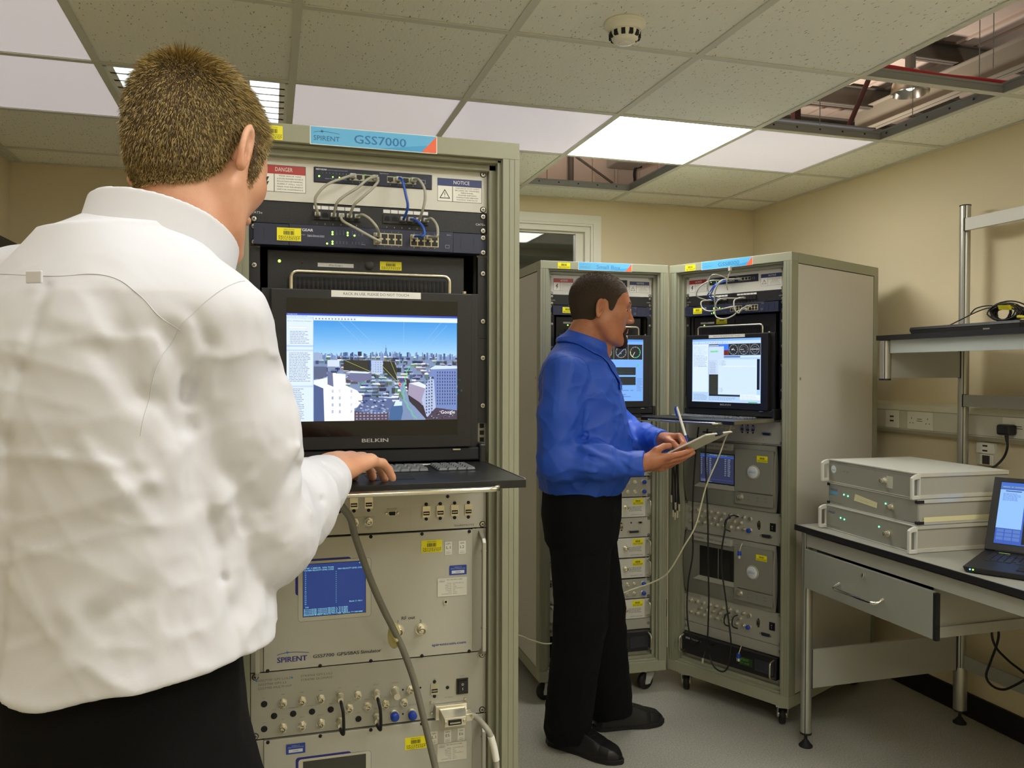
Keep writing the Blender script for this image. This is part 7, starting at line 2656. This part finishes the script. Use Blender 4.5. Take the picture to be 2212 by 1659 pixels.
def shirt1(P):
    d = loft(P, O1, f1, r1, (1.115, 1.14, 1.20, 1.30, 1.40, 1.475, 1.525, 1.565, 1.602), (.200, .198, .188, .176, .172, .170, .152, .115, .075),
             (.160, .157, .150, .142, .138, .126, .108, .088, .07), (.0, .0, .0, -.005, -.005, -.005, 0, .005, .010), power=2.25)
    # shoulders
    d = smin(d, cone(P, NB1 + A3((0, 0, -.002)), SR, .058, .056), .05)
    d = smin(d, cone(P, NB1 + A3((-.01, 0, .0)), SL, .058, .060), .05)
    arm = chain(P, [SR, (SR + ER) / 2 + A3((.004, -.006, 0)), ER, ER * .55 + A3((.0, -1.05, 1.283)) * .45, A3((-.006, -1.062, 1.281))], (.058, .062, .066, .058, .040), .02)
    cuff = cone(P, A3((-.012, -1.085, 1.279)), A3((.004, -1.032, 1.284)), .0385, .0372)
    # flat ends on the cuff
    cf = (A3((.004, -1.032, 1.284)) - A3((-.012, -1.085, 1.279))); cf = cf / np.linalg.norm(cf)
    cuff = smax(cuff, (P - A3((.0035, -1.034, 1.284))) @ cf, .004)
    arm = smin(arm, cuff, .012)
    arml = chain(P, [SL, EL, WL], (.066, .066, .040), .02)
    kk = (.006 + .03 * np.clip((P[:, 2] - 1.40) / .10, 0, 1)).astype(f32)
    d = smin(d, arm, kk)
    d = smin(d, arml, .03)
    # cloth folds
    q = P
    d = d + folds(q, [((.75, -.3, -.8), .055, .45, .6), ((-.1, .2, 1.0), .10, .6, .6), ((.9, -.5, -.15), .028, .22, .35), ((.5, -.2, -.9), .020, .2, .22), ((.85, -.5, .3), .035, .3, .4)], .0040) * np.clip((1.60 - P[:, 2]) / .12, .12, 1)
    # back pleat and drag lines, armhole seam, yoke seam
    bz = [(-.258, -1.425, 1.50), (-.300, -1.415, 1.40), (-.318, -1.405, 1.28), (-.325, -1.40, 1.15)]
    for a, b in zip(bz, bz[1:]): d = d + groove(P, a, b, .008, .006)
    # sleeve: long crease down the outside and compression folds at the elbow
    d = d - groove(P, A3((-.052, -1.405, 1.50)), A3((-.012, -1.32, 1.27)), .010, .006)
    for a, b, w_, dp in (((-.165, -1.40, 1.475), (-.150, -1.33, 1.28), .018, .008), ((-.10, -1.375, 1.20), (-.03, -1.30, 1.33), .014, .007), ((-.12, -1.34, 1.27), (-.04, -1.36, 1.36), .012, -.006),
                         ((-.02, -1.20, 1.20), (-.01, -1.13, 1.30), .010, .008), ((-.035, -1.16, 1.21), (.0, -1.11, 1.31), .009, .007), ((-.01, -1.12, 1.235), (.012, -1.10, 1.30), .007, .005),
                         ((-.32, -1.37, 1.34), (-.20, -1.40, 1.26), .016, -.007), ((-.34, -1.36, 1.24), (-.21, -1.40, 1.20), .014, -.006), ((-.33, -1.37, 1.43), (-.22, -1.42, 1.33), .016, -.006), ((-.25, -1.43, 1.22), (-.12, -1.38, 1.32), .014, -.006)):
        d = d + groove(P, a, b, w_, dp)
    # long creases of the back and sleeve
    kx = .91 / (P[:, 1] + 2.27)
    G = np.stack([(P[:, 0] + .072) * kx - .072, 1.446 + (P[:, 2] - 1.446) * kx], 1)
    back = np.clip((-(P - A3(O1)) @ A3((-.08, 1.0, 0)) + .06) / .04, 0, 1)
    for w_, dp, pl in CREASES:
        for (xa_, za_), (xb_, zb_) in zip(pl, pl[1:]):
            a = np.array([xa_, za_], dtype=f32); ab = np.array([xb_ - xa_, zb_ - za_], dtype=f32)
            t = np.clip(((G - a) @ ab) / (ab @ ab), 0, 1)
            q2 = G - a - t[:, None] * ab
            d = d + back * dp * .48 * np.exp(-(q2 * q2).sum(1) / (w_ * w_))
    # wavy hem
    u = (P - A3(O1)) @ A3(r1); v = (P - A3(O1)) @ A3(f1)
    hem = 1.158 + .012 * np.sin(u * 17 + 1.0) - .012 * np.clip(-v / .15, 0, 1) - .026 * np.exp(-((u - .085) / .05) ** 2) * np.clip(-v / .05, 0, 1)
    d = smax(d, hem.astype(f32) - P[:, 2], .006)
    # neck hole
    d = smax(d, -cone(P, CN1 - A3(AX1) * .02, CN1 + A3(AX1) * .2, .070, .078), .004)
    return d


def collar1(P):
    q = P - CN1
    h = q @ A3(AX1)
    rad = q - h[:, None] * A3(AX1)
    rr = np.sqrt((rad * rad).sum(1))
    fr = rad @ A3(f1)
    r_ = .0790 + .001 * np.clip((.025 - h) / .05, 0, 1) + .012 * np.clip(fr / .08, 0, 1)
    d = np.abs(rr - r_) - .0024
    top = .036 - .012 * np.clip(fr / .08, 0, 1)
    low = -.036 - .016 * np.clip(fr / .08, 0, 1)
    return smax(smax(d, h - top, .003), low - h, .003)


sh = sdf_mesh('shirt', shirt1, (-.55, -1.52, 1.07), (.06, -.88, 1.64), .0033, M_SHIRT1, t1, relax=2)
sdf_mesh('collar', collar1, (-.32, -1.35, 1.52), (-.09, -1.11, 1.70), .0022, M_SHIRT1, sh, relax=2)


def seam_strip(fn, pts, out, name, parent, m_, w_=.0005, step=.006, off=.0003):
    """a stitched seam: thin tube laid on the surface, found by marching along a direction"""
    path = smooth_path(pts, 8)
    res = []
    o_ = Vector(out)
    for p in path:
        a = Vector(p) + o_ * .12
        for _ in range(60):
            dd = float(fn(np.array([a], dtype=f32))[0])
            if dd < off: break
            a = a - o_ * max(dd * .7, .0004)
            if (a - Vector(p)).length > .2: break
        if (a - Vector(p)).length < .2: res.append(a)
    return MB().tube(res, w_, 6).build(name, m_, parent, smooth=70)


M_SEAM1 = mat('white_seam_stitching', (206, 206, 212), .9)
ob = tuple((-f1 * .85 - r1 * 0.1 + UP * .1) / np.linalg.norm(-f1 * .85 - r1 * .1 + UP * .1))
seam_strip(shirt1, [(-.41, -1.20, 1.560), (-.35, -1.30, 1.548), (-.290, -1.37, 1.541), (-.235, -1.39, 1.541), (-.19, -1.40, 1.52), (-.155, -1.41, 1.485)], ob, 'yoke_seam', sh, M_SEAM1)
seam_strip(shirt1, [(-.100, -1.39, 1.548), (-.128, -1.40, 1.52), (-.160, -1.40, 1.48), (-.180, -1.40, 1.43), (-.186, -1.39, 1.38)], tuple(Vector((-.15, -.98, .1)).normalized()), 'armhole_seam', sh, M_SEAM1)
MB().box(-.009, .009, -.0015, .0015, -.006, .006).xf(Matrix.Translation((-.2905, -1.385, 1.536)) @ Matrix.Rotation(R(-30), 4, 'Z')).build('hanger_loop', M_SHIRT1, sh, bevel=.001)


def trousers1(P):
    d = loft(P, O1, f1, r1, (.80, .90, 1.0, 1.08, 1.18), (.16, .176, .176, .165, .155), (.120, .134, .131, .125, .118), (-.005, -.01, -.008, -.0, .0), power=2.2)
    d = smin(d, legs1(P, .022), .05)
    d = d + folds(P, [((.2, .2, 1), .06, .4, .7), ((.7, -.5, .2), .05, .2, .3)], .004)
    return smax(d, .045 - P[:, 2], .01)


sdf_mesh('trousers', trousers1, (-.50, -1.50, .03), (.03, -1.0, 1.19), .0055, M_TROUSER, t1, relax=2)


def make_shoe(name, heel, toe, parent, laces=True):
    """a lace-up shoe from heel to toe, sole on the floor"""
    h_, t_ = Vector((*heel, 0)), Vector((*toe, 0))
    d = (t_ - h_)
    L = d.length
    d.normalize()
    s = Vector((-d.y, d.x, 0))
    fwd, sd = A3(d), A3(s)
    o = A3(h_)

    def fn(P):
        q = P - o
        y = q @ fwd; x = q @ sd; z = P[:, 2]
        u = np.clip(y / L, 0, 1)
        hw = np.interp(u, (0, .08, .3, .5, .7, .88, 1), (.026, .038, .040, .044, .050, .043, .014)).astype(f32)
        top = np.interp(u, (0, .06, .25, .38, .55, .75, .92, 1), (.080, .100, .112, .108, .088, .064, .050, .028)).astype(f32)
        zz = np.clip((z - .02) / np.maximum(top - .02, .01), -1, 1.5)
        w_ = hw * np.sqrt(np.clip(1 - np.clip(zz, 0, 1) ** 2 * .55, .05, 1))
        d_ = np.maximum(np.abs(x) - w_, np.maximum(z - top, .016 - z))
        d_ = smax(np.maximum(-y, y - L), d_, .02)
        d_ = d_ - .002 * np.exp(-((u - .78) / .012) ** 2) * 0 + .0015 * np.exp(-((u - .76) / .012) ** 2)
        return d_ * .8
    lo = (min(h_.x, t_.x) - .06, min(h_.y, t_.y) - .06, .005); hi = (max(h_.x, t_.x) + .06, max(h_.y, t_.y) + .06, .13)
    sh_ = sdf_mesh(name, fn, lo, hi, .0035, M_SHOE, parent, relax=3)
    # sole
    outl = []
    us = [i / 14 for i in range(15)]
    hwf = lambda u: float(np.interp(u, (0, .04, .1, .3, .5, .7, .88, .97, 1), (.012, .028, .036, .036, .038, .050, .043, .024, .008)))
    for u in us: outl.append(h_ + d * (L * 1.02 * u - .003) + s * hwf(u))
    for u in reversed(us): outl.append(h_ + d * (L * 1.02 * u - .003) - s * hwf(u))
    MB().prism([(p.x, p.y) for p in reversed(outl)], .001, .019, 'z').build('sole', M_MATTEB, sh_, smooth=30, bevel=.002)
    if laces:
        lm = MB()
        for k in range(6):
            u = .36 + k * .055
            zt = float(np.interp(u, (0, .06, .25, .38, .55, .75, .92, 1), (.080, .100, .112, .108, .088, .064, .050, .028)))
            c = h_ + d * (L * u)
            w_ = .02 - k * .001
            lm.tube([c - s * w_ + Vector((0, 0, zt - .006)) - d * .004, c + Vector((0, 0, zt + .002)), c + s * w_ + Vector((0, 0, zt - .006)) + d * .004], .0022, 6)
        c = h_ + d * (L * .36)
        lm.tube(smooth_path([c + Vector((0, 0, .097)), c + s * .02 + Vector((0, 0, .104)), c + s * .036 + d * .012 + Vector((0, 0, .092)), c + s * .022 + d * .014 + Vector((0, 0, .088)), c + Vector((0, 0, .096))], 4), .0018, 6)
        lm.build('laces', M_MATTEB, sh_, smooth=60)
    return sh_


for s_ in (-1, 1):
    a = L1(s_ * .115, -.10, 0); b = L1(s_ * .125, .19, 0)
    make_shoe('shoe', (a[0], a[1]), (b[0], b[1]), t1, laces=False)


# hair: a scalp cap with thousands of short strands
def haircap(H, grow, cut=.004):
    def fn(P):
        q = H.loc(P)
        hl = H.hairline(q)
        d = H.scalp(q) * H.s - grow * np.clip(hl / .022, -.6, 1)
        return smax(d, -(H.hairline(q) - .0) * H.s * .8, cut)
    return fn


def hair_sample(fn_base, H, n, seed, rng_len, crown_len, tilt):
    rs = np.random.RandomState(seed)
    # candidate directions over the skull from inside, marched to the surface
    out = []
    V_ = rs.normal(size=(n * 2, 3)).astype(f32)
    V_ /= np.linalg.norm(V_, axis=1)[:, None]
    V_ = V_[V_[:, 2] > -.92]
    q = V_ * .02 + A3((0, -.012, .02))
    q[::3] = V_[::3] * .02 + A3((0, -.030, -.060))
    for _ in range(40):
        d = H.scalp(q)
        q = q + V_ * (-d * .9)[:, None]
    ok = H.hairline(q) > (rs.rand(len(q)).astype(f32) ** 2 * .016 - .004)
    # keep hair out of the ears
    ok &= ~((np.abs(q[:, 0]) > .06) & (q[:, 1] > -.016) & (q[:, 1] < .010) & (q[:, 2] < .022))
    q = q[ok][:n]
    e = 1e-3
    g = np.stack([H.scalp(q + A3((e, 0, 0))) - H.scalp(q - A3((e, 0, 0))), H.scalp(q + A3((0, e, 0))) - H.scalp(q - A3((0, e, 0))), H.scalp(q + A3((0, 0, e))) - H.scalp(q - A3((0, 0, e)))], 1)
    g /= np.linalg.norm(g, axis=1)[:, None] + 1e-9
    return q, g, rs


def strands(H, n, parent, name, seed, cols, base_r=.00042, length=1.0):
    q, g, rs = hair_sample(None, H, n, seed, 0, 0, 0)
    n = len(q)
    crown = A3((.0, -.060, .108))
    away = q - crown
    away -= (away * g).sum(1)[:, None] * g
    da = np.linalg.norm(away, axis=1)
    away /= da[:, None] + 1e-9
    topness = np.clip((q[:, 2] - .04) / .08, 0, 1)
    # on top the hair is brushed forward and up
    comb = away + A3((0, .5, 0)) * topness[:, None] * 0.6
    ln = (.009 + .013 * topness + .004 * rs.rand(n)) * (.75 + .5 * rs.rand(n))
    low = np.clip(H.hairline(q) / .03, .45, 1)
    ln = ln * low * length
    lift = .42 + .50 * topness + .25 * rs.rand(n)
    v = comb * (1 - lift * .5)[:, None] + g * lift[:, None] + rs.normal(size=(n, 3)) * .20
    v /= np.linalg.norm(v, axis=1)[:, None]
    v2 = v + comb * .5 - g * .12 + rs.normal(size=(n, 3)) * .12
    v2 /= np.linalg.norm(v2, axis=1)[:, None]
    p0 = q - g * .001
    p1 = q + v * (ln * .55)[:, None]
    p2 = p1 + v2 * (ln * .5)[:, None]
    sd = np.cross(v, g + rs.normal(size=(n, 3)) * .6)
    sd /= np.linalg.norm(sd, axis=1)[:, None] + 1e-9
    w_ = base_r * (.8 + .5 * rs.rand(n))[:, None]
    V = np.stack([p0 - sd * w_, p0 + sd * w_, p1 + sd * w_ * .8, p1 - sd * w_ * .8, p2], 1)
    V = (V.reshape(-1, 3) * H.s) @ H.M.T.astype(np.float64) + H.c
    ox = OFF.get(parent.name, (0, 0, 0))
    V = V - np.array(ox)
    b = np.arange(n) * 5
    me = bpy.data.meshes.new(name)
    me.vertices.add(len(V)); me.vertices.foreach_set('co', V.astype(f32).ravel())
    li = np.stack([b, b + 1, b + 2, b + 3, b + 3, b + 2, b + 4], 1)
    me.loops.add(n * 7); me.loops.foreach_set('vertex_index', li.ravel().astype(np.int32))
    me.polygons.add(n * 2)
    st = np.stack([np.arange(n) * 7, np.arange(n) * 7 + 4], 1).ravel()
    me.polygons.foreach_set('loop_start', st.astype(np.int32))
    me.update(calc_edges=True)
    at = me.color_attributes.new('col', 'FLOAT_COLOR', 'CORNER')
    cc = np.array([s2l(c) for c in cols])
    k = rs.rand(n)
    col = cc[0] * (1 - k)[:, None] + cc[1] * k[:, None]
    arr = np.ones((n, 7, 4), dtype=f32)
    arr[:, :, :3] = col[:, None, :]
    at.data.foreach_set('color', arr.ravel())
    me.materials.append(HAIR_ATTR)
    o = bpy.data.objects.new(name, me)
    COL.objects.link(o); o.parent = parent
    OFF[o.name] = ox
    return o


hr1 = sdf_mesh('hair', haircap(H1, .0035), tuple(H1.c - .16), tuple(H1.c + .17), .003, M_HAIR_BASE, t1, relax=2)
st_ = strands(H1, 52000, hr1, 'hair_strands', 3, ((54, 38, 15), (200, 174, 104)))
st_['kind'] = 'stuff'
for s_ in (-1, 1):
    bm_ = MB()
    bm_.tube([tuple(H1.w((s_ * .012, .0985, .024))), tuple(H1.w((s_ * .030, .0925, .029))), tuple(H1.w((s_ * .048, .076, .024)))], (.003, .0032, .0018), 8)
    bm_.build('eyebrow', M_HAIR_BASE, t1, smooth=60)

# ---------------------------------------------------------------- man in the blue shirt
f2, r2 = frame_az(110)
O2 = np.array([1.062, .622, 0])


def L2(r, f, z): return O2 + r * r2 + f * f2 + np.array([0, 0, z])


H2 = Head((1.128, .592, 1.682), 106, R(5), s=1.09, jaw=1.12, ear=.80, sb=.022)
SR2, ER2, WR2 = A3(L2(.185, -.070, 1.445)), A3((.900, .432, 1.13)), A3((1.160, .305, 1.126))
SL2, EL2, WL2 = A3(L2(-.185, -.02, 1.445)), A3((1.30, .715, 1.185)), A3((1.322, .462, 1.190))
NB2 = A3(L2(0, -.02, 1.52))
hf2 = A3((.155, -.012, .012)); hf2 = hf2 / np.linalg.norm(hf2)
# right hand under the pad, palm up-ish: back of the hand down and towards the viewer
hup2 = A3((.05, -.70, -.71)); hup2 = hup2 - hf2 * (hup2 @ hf2); hup2 = hup2 / np.linalg.norm(hup2)
hrt2 = np.cross(hf2, hup2)
spec2 = ((.10, .12, .10, .0), (.10, .15, .12, .0), (.14, .2, .15, .0), (.2, .25, .2, .02), ((.05, -.040, -.020), (.078, -.043, -.030), (.102, -.036, -.036)))
# left hand holding the pen: along its own direction
hf3 = A3((.055, -.115, .000)); hf3 = hf3 / np.linalg.norm(hf3)
hup3 = A3((.55, .35, .75)); hup3 = hup3 - hf3 * (hup3 @ hf3); hup3 = hup3 / np.linalg.norm(hup3)
hrt3 = np.cross(hf3, hup3)
spec3 = ((.75, .9, .5, .0), (.85, .95, .5, .0), (1.0, 1.1, .6, .0), (1.1, 1.15, .6, .02), ((.050, -.036, -.020), (.080, -.036, -.030), (.100, -.026, -.040)))


def legs2(P, e0=0.0, e1=0.0):
    R_ = [L2(.095, -.005, .93), A3((1.035, .555, .52)), A3((1.015, .640, .085))]
    L_ = [L2(-.095, .0, .93), A3((1.175, .705, .52)), A3((1.245, .757, .085))]
    a = chain(P, R_, (.105 + e0, .078 + e0, .042 + e1), .03)
    b = chain(P, L_, (.105 + e0, .078 + e0, .042 + e1), .03)
    return smin(a, b, .02)


def body2(P):
    d = loft(P, O2, f2, r2, (.86, .95, 1.08, 1.2, 1.35, 1.43, 1.48, 1.52, 1.55), (.15, .165, .16, .165, .17, .165, .14, .11, .07), (.115, .13, .14, .14, .125, .110, .10, .085, .07), (0, 0, .01, .01, 0, -.01, -.015, -.015, -.015))
    d = smin(d, legs2(P, -.012, -.01), .03)
    d = smin(d, chain(P, [SR2, ER2, WR2], (.048, .044, .028), .02), .03)
    d = smin(d, chain(P, [SL2, EL2, WL2], (.048, .044, .028), .02), .03)
    d = smin(d, chain(P, [NB2, H2.w((0, -.030, -.070)), H2.w((0, -.02, -.03))], (.080, .068, .066), .02), .03)
    d = smin(d, cone(P, H2.w((0, .02, -.088)), A3(L2(0, .055, 1.50)), .042, .05), .035)
    d = smin(d, H2.sdf(P), .014)
    d = smin(d, hand(P, WR2, hf2, hrt2, hup2, spec2, 1.06), .008)
    d = smin(d, hand(P, WL2, hf3, -hrt3, hup3, spec3, 1.04), .008)
    for (an, to) in (((1.015, .640, .085), (1.11, .53, .036)), ((1.245, .757, .075), (1.38, .755, .036))):
        d = smin(d, cone(P, A3(an), A3(to), .028, .018), .02)
    return d


t2_ = WORLD.thing('person', 'man with cropped dark hair and goatee in blue shirt, writing on a pad', 'person', (O2[0], O2[1], 0))
sdf_mesh('body', body2, (.78, .20, .02), (1.55, .90, 1.85), .0034, M_SKIN2, t2_, spans=[(1.06, 1.27), (1.46, 1.85)], coarse=.012)
for s_ in (-1, 1):
    e = MB().sphere(tuple(H2.w((s_ * .031, .0752, .003))), .0122, 10).build('eye', M_EYE, t2_, smooth=60)
    MB().sphere(tuple(H2.w((s_ * .032, .0835, .002))), .0052, 8).build('iris', M_IRIS, e, smooth=60)
    bm_ = MB()
    bm_.tube([tuple(H2.w((s_ * .012, .0985, .025))), tuple(H2.w((s_ * .030, .0925, .030))), tuple(H2.w((s_ * .050, .073, .024)))], (.0033, .0036, .0018), 8)
    bm_.build('eyebrow', M_BROW, t2_, smooth=60)
hr2 = sdf_mesh('hair', haircap(H2, .0024), tuple(H2.c - .18), tuple(H2.c + .19), .003, M_BUZZ, t2_, relax=2)
st_ = strands(H2, 26000, hr2, 'hair_strands', 5, ((44, 32, 20), (122, 100, 72)), .0004, .38)
st_['kind'] = 'stuff'


def goatee(P):
    q = H2.loc(P)
    x = q.copy(); x[:, 0] = np.abs(x[:, 0])
    base = H2.face(q) - .0018
    reg = chain(x, [(.0, .112, -.053), (.024, .098, -.057), (.030, .088, -.080), (.022, .090, -.108), (0, .096, -.122)], (.0085, .0085, .0085, .013, .017))
    reg = np.minimum(reg, ell(x, (0, .085, -.112), (.030, .026, .022)))
    d = smax(base - .0025, reg, .004)
    d = smin(d, ell(x, (0, .088, -.118), (.020, .014, .012)), .006)
    lips = smin(cone(x, (0, .0955, -.060), (.020, .086, -.062), .0085, .005), cone(x, (0, .096, -.071), (.015, .088, -.070), .0085, .005), .004)
    return smax(d, -lips, .003) * H2.s


sdf_mesh('goatee', goatee, tuple(H2.w((0, .09, -.09)) - .07), tuple(H2.w((0, .09, -.09)) + .07), .0022, M_BEARD, t2_, relax=1)

CUR = (A3((1.128, .322, 1.126)), A3((1.166, .302, 1.126)))
CUL = (A3((1.318, .500, 1.190)), A3((1.323, .456, 1.190)))


def shirt2(P):
    d = loft(P, O2, f2, r2, (.985, 1.01, 1.05, 1.12, 1.22, 1.33, 1.42, 1.48, 1.52, 1.555), (.188, .20, .212, .214, .208, .212, .205, .175, .12, .06), (.150, .160, .175, .180, .172, .160, .146, .125, .10, .06),
             (.0, .005, .01, .012, .008, .0, -.012, -.018, -.018, -.015), power=2.2)
    d = smin(d, cone(P, NB2, SR2, .062, .062), .05)
    d = smin(d, cone(P, NB2, SL2, .062, .062), .05)
    arm = chain(P, [SR2, (SR2 + ER2) / 2 + A3((-.012, -.008, 0)), ER2, (ER2 + WR2) / 2 + A3((0, 0, .004)), A3((1.12, .326, 1.126))], (.066, .072, .070, .060, .042), .02)
    def cuffy(a, b, r):
        v = b - a; v = v / np.linalg.norm(v)
        return smax(smax(cone(P, a, b, r, r), (P - b) @ v, .004), (a - P) @ v, .01)
    arm = smin(arm, cuffy(CUR[0], CUR[1], .041), .008)
    al = chain(P, [SL2, EL2, (EL2 + WL2) / 2 + A3((0, 0, .0)), A3((1.317, .51, 1.190))], (.066, .066, .056, .042), .02)
    al = smin(al, cuffy(CUL[0], CUL[1], .041), .008)
    d = smin(d, arm, .035)
    d = smin(d, al, .035)
    d = d + folds(P, [((.2, .3, 1.0), .055, .30, .7), ((.8, -.35, .5), .045, .18, .6), ((.9, -.3, -.5), .04, .16, .4)], .0075) * np.clip((1.56 - P[:, 2]) / .1, .15, 1)
    for a, b, w_, dp in ((L2(.06, .150, 1.50), L2(.075, .175, 1.30), .012, .006), (L2(.075, .175, 1.30), L2(.075, .18, 1.05), .012, .005),
                         ((.93, .38, 1.17), (1.02, .30, 1.14), .012, .008), ((.90, .37, 1.12), (.99, .31, 1.10), .010, -.007),
                         ((.93, .36, 1.20), (1.10, .29, 1.15), .016, .006), ((1.05, .30, 1.17), (1.10, .285, 1.11), .009, .006), ((.90, .40, 1.22), (.99, .33, 1.17), .012, -.007),
                         ((.84, .52, 1.30), (.92, .39, 1.20), .014, .008), ((1.31, .62, 1.25), (1.28, .55, 1.16), .010, .007), ((1.34, .58, 1.24), (1.29, .50, 1.20), .009, .006)):
        d = d + groove(P, a, b, w_, dp)
    d = smax(d, .992 - P[:, 2], .012)
    d = smax(d, -cone(P, NB2 + A3((.01, 0, .0)), H2.w((0, -.02, -.06)), .072, .074), .004)
    return d


AX2 = f2 * .34 + UP * .94
CN2 = A3(L2(0, .012, 1.548))


def collar2(P):
    q = P - CN2
    h = q @ A3(AX2)
    rad = q - h[:, None] * A3(AX2)
    rr = np.sqrt((rad * rad).sum(1))
    fr = rad @ A3(f2)
    sdx = np.abs(rad @ A3(r2))
    # band standing around the neck
    t_ = np.clip((.030 - h) / .05, 0, 1)
    d = np.abs(rr - (.081 + .012 * t_ + .006 * np.clip(fr / .09, 0, 1))) - .0026
    d = smax(smax(d, h - .034, .003), -.03 - h, .003)
    # folded leaf lying on the shoulders, with points in front
    th = np.degrees(np.arctan2(sdx, fr))
    hr_ = np.sqrt((q[:, 0]) ** 2 + (q[:, 1]) ** 2)
    edge = np.interp(th, (0, 12, 26, 40, 60, 100, 180), (.105, .135, .172, .150, .126, .116, .112)).astype(f32)
    leaf = np.abs(shirt2(P) - .0055) - .0024
    leaf = smax(smax(leaf, hr_ - edge, .003), .070 - hr_, .004)
    d = smin(d, leaf, .008)
    return smax(d, np.minimum(.010 + .35 * np.clip(.02 - h, 0, 1) - sdx, fr), .003)


sh2 = sdf_mesh('shirt', shirt2, (.76, .19, .97), (1.48, .92, 1.60), .0035, M_SHIRT2, t2_, relax=2)
sdf_mesh('collar', collar2, tuple(CN2 - A3((.15, .15, .17))), tuple(CN2 + A3((.20, .16, .06))), .0024, M_SHIRT2, sh2, relax=2)
M_SEAM2 = mat('blue_seam', (22, 58, 150), .9)
seam_strip(shirt2, [tuple(L2(.20, -.16, 1.40)), tuple(L2(.20, -.13, 1.47)), tuple(L2(.20, -.07, 1.50)), tuple(L2(.20, .0, 1.49)), tuple(L2(.2, .03, 1.42))], tuple(r2), 'armhole_seam', sh2, M_SEAM2)
# small white emblem on the chest
lg = MB()
for k, (z, w_) in enumerate(((1.445, .010), (1.438, .016), (1.431, .012), (1.420, .020))):
    c = L2(-.085, .5, z)
    a = Vector(c)
    for _ in range(80):
        dd = float(shirt2(np.array([a], dtype=f32))[0])
        if dd < .001: break
        a = a - Vector(f2) * max(dd * .7, .0005)
    lg.box(-w_, w_, -.001, .001, -.0022, .0022)
    lg.xf(Matrix.Translation(a) @ Matrix.Rotation(R(90 - 110 + 90), 4, 'Z'), len(lg.v) - 8)
lg.build('chest_emblem', M_WHITE, sh2)


def trousers2(P):
    d = loft(P, O2, f2, r2, (.82, .90, .98, 1.03), (.175, .185, .182, .176), (.140, .152, .150, .146), (0, 0, .002, .004), power=2.2)
    d = smin(d, legs2(P, .018, .046), .04)
    d = d + folds(P, [((.1, .1, 1), .05, .5, .7), ((.8, -.4, .3), .05, .14, .5)], .006) * np.clip(1.3 - P[:, 2], .4, 1)
    for (c, r_) in (((1.015, .640), .1), ((1.245, .757), .1)):
        pass
    cut = .036 + .030 * np.clip(((P - A3((1.13, .70, 0))) @ A3(f2)) / .1, 0, 1)
    return smax(d, cut - P[:, 2], .008)


sdf_mesh('trousers', trousers2, (.80, .38, .04), (1.40, .88, 1.05), .0045, M_TROUSER, t2_, relax=2)
make_shoe('shoe', (.962, .715), (1.168, .468), t2_)
make_shoe('shoe', (1.175, .765), (1.478, .752), t2_)

# ---------------------------------------------------------------- what he holds
pa, pu, pv = Vector((1.276, .354, 1.148)), Vector((.0872, -.1356, .080)), Vector((.1718, .1135, 0))
pn = pv.cross(pu).normalized()
if pn.z < 0: pn = -pn
t = WORLD.thing('writing_pad', 'white writing pad held in the hands of the man in the blue shirt', 'pad', tuple(pa))


def slab(o, u, v, n, t0, t1): return MB().hexa([tuple(o + n * t0), tuple(o + u + n * t0), tuple(o + u + v + n * t0), tuple(o + v + n * t0), tuple(o + n * t1), tuple(o + u + n * t1), tuple(o + u + v + n * t1), tuple(o + v + n * t1)])


slab(pa, pu, pv, pn, 0, .0025).build('backing_board', mat('grey_pad_board', (214, 210, 192), .7), t)
slab(pa + pu * .01 + pv * .01, pu * .98, pv * .98, pn, .0026, .0062).build('paper_sheets', mat('white_paper', (244, 242, 240), .7), t)
slab(pa + pu * .93 + pv * .42, pu * .1, pv * .16, pn, -.004, .011).build('clip', M_NAVY, t, bevel=.001)
pt = pa + pu * .50 + pv * .12 + pn * .0075
pd = Vector((-.30, .05, .95)).normalized()
t = WORLD.thing('pen', 'blue and white ballpoint pen in the writing hand of the man in the blue shirt', 'pen', tuple(pt))
MB().tube([pt + pd * .030, pt + pd * .055, pt + pd * .105, pt + pd * .135], (.0046, .0050, .0050, .0042), 14).build('barrel', M_WHITE, t, smooth=50)
MB().tube([pt, pt + pd * .008, pt + pd * .030], (.0009, .0030, .0046), 14).build('grip', M_BLUECAP, t, smooth=50)
side = Vector((-.9, .1, -.2)).normalized()
MB().tube([pt + pd * .137 + side * .002, pt + pd * .128 + side * .0075, pt + pd * .108 + side * .008, pt + pd * .095 + side * .0055], (.0035, .0042, .0036, .002), 10).build('pen_clip', M_BLUECAP, t, smooth=50)
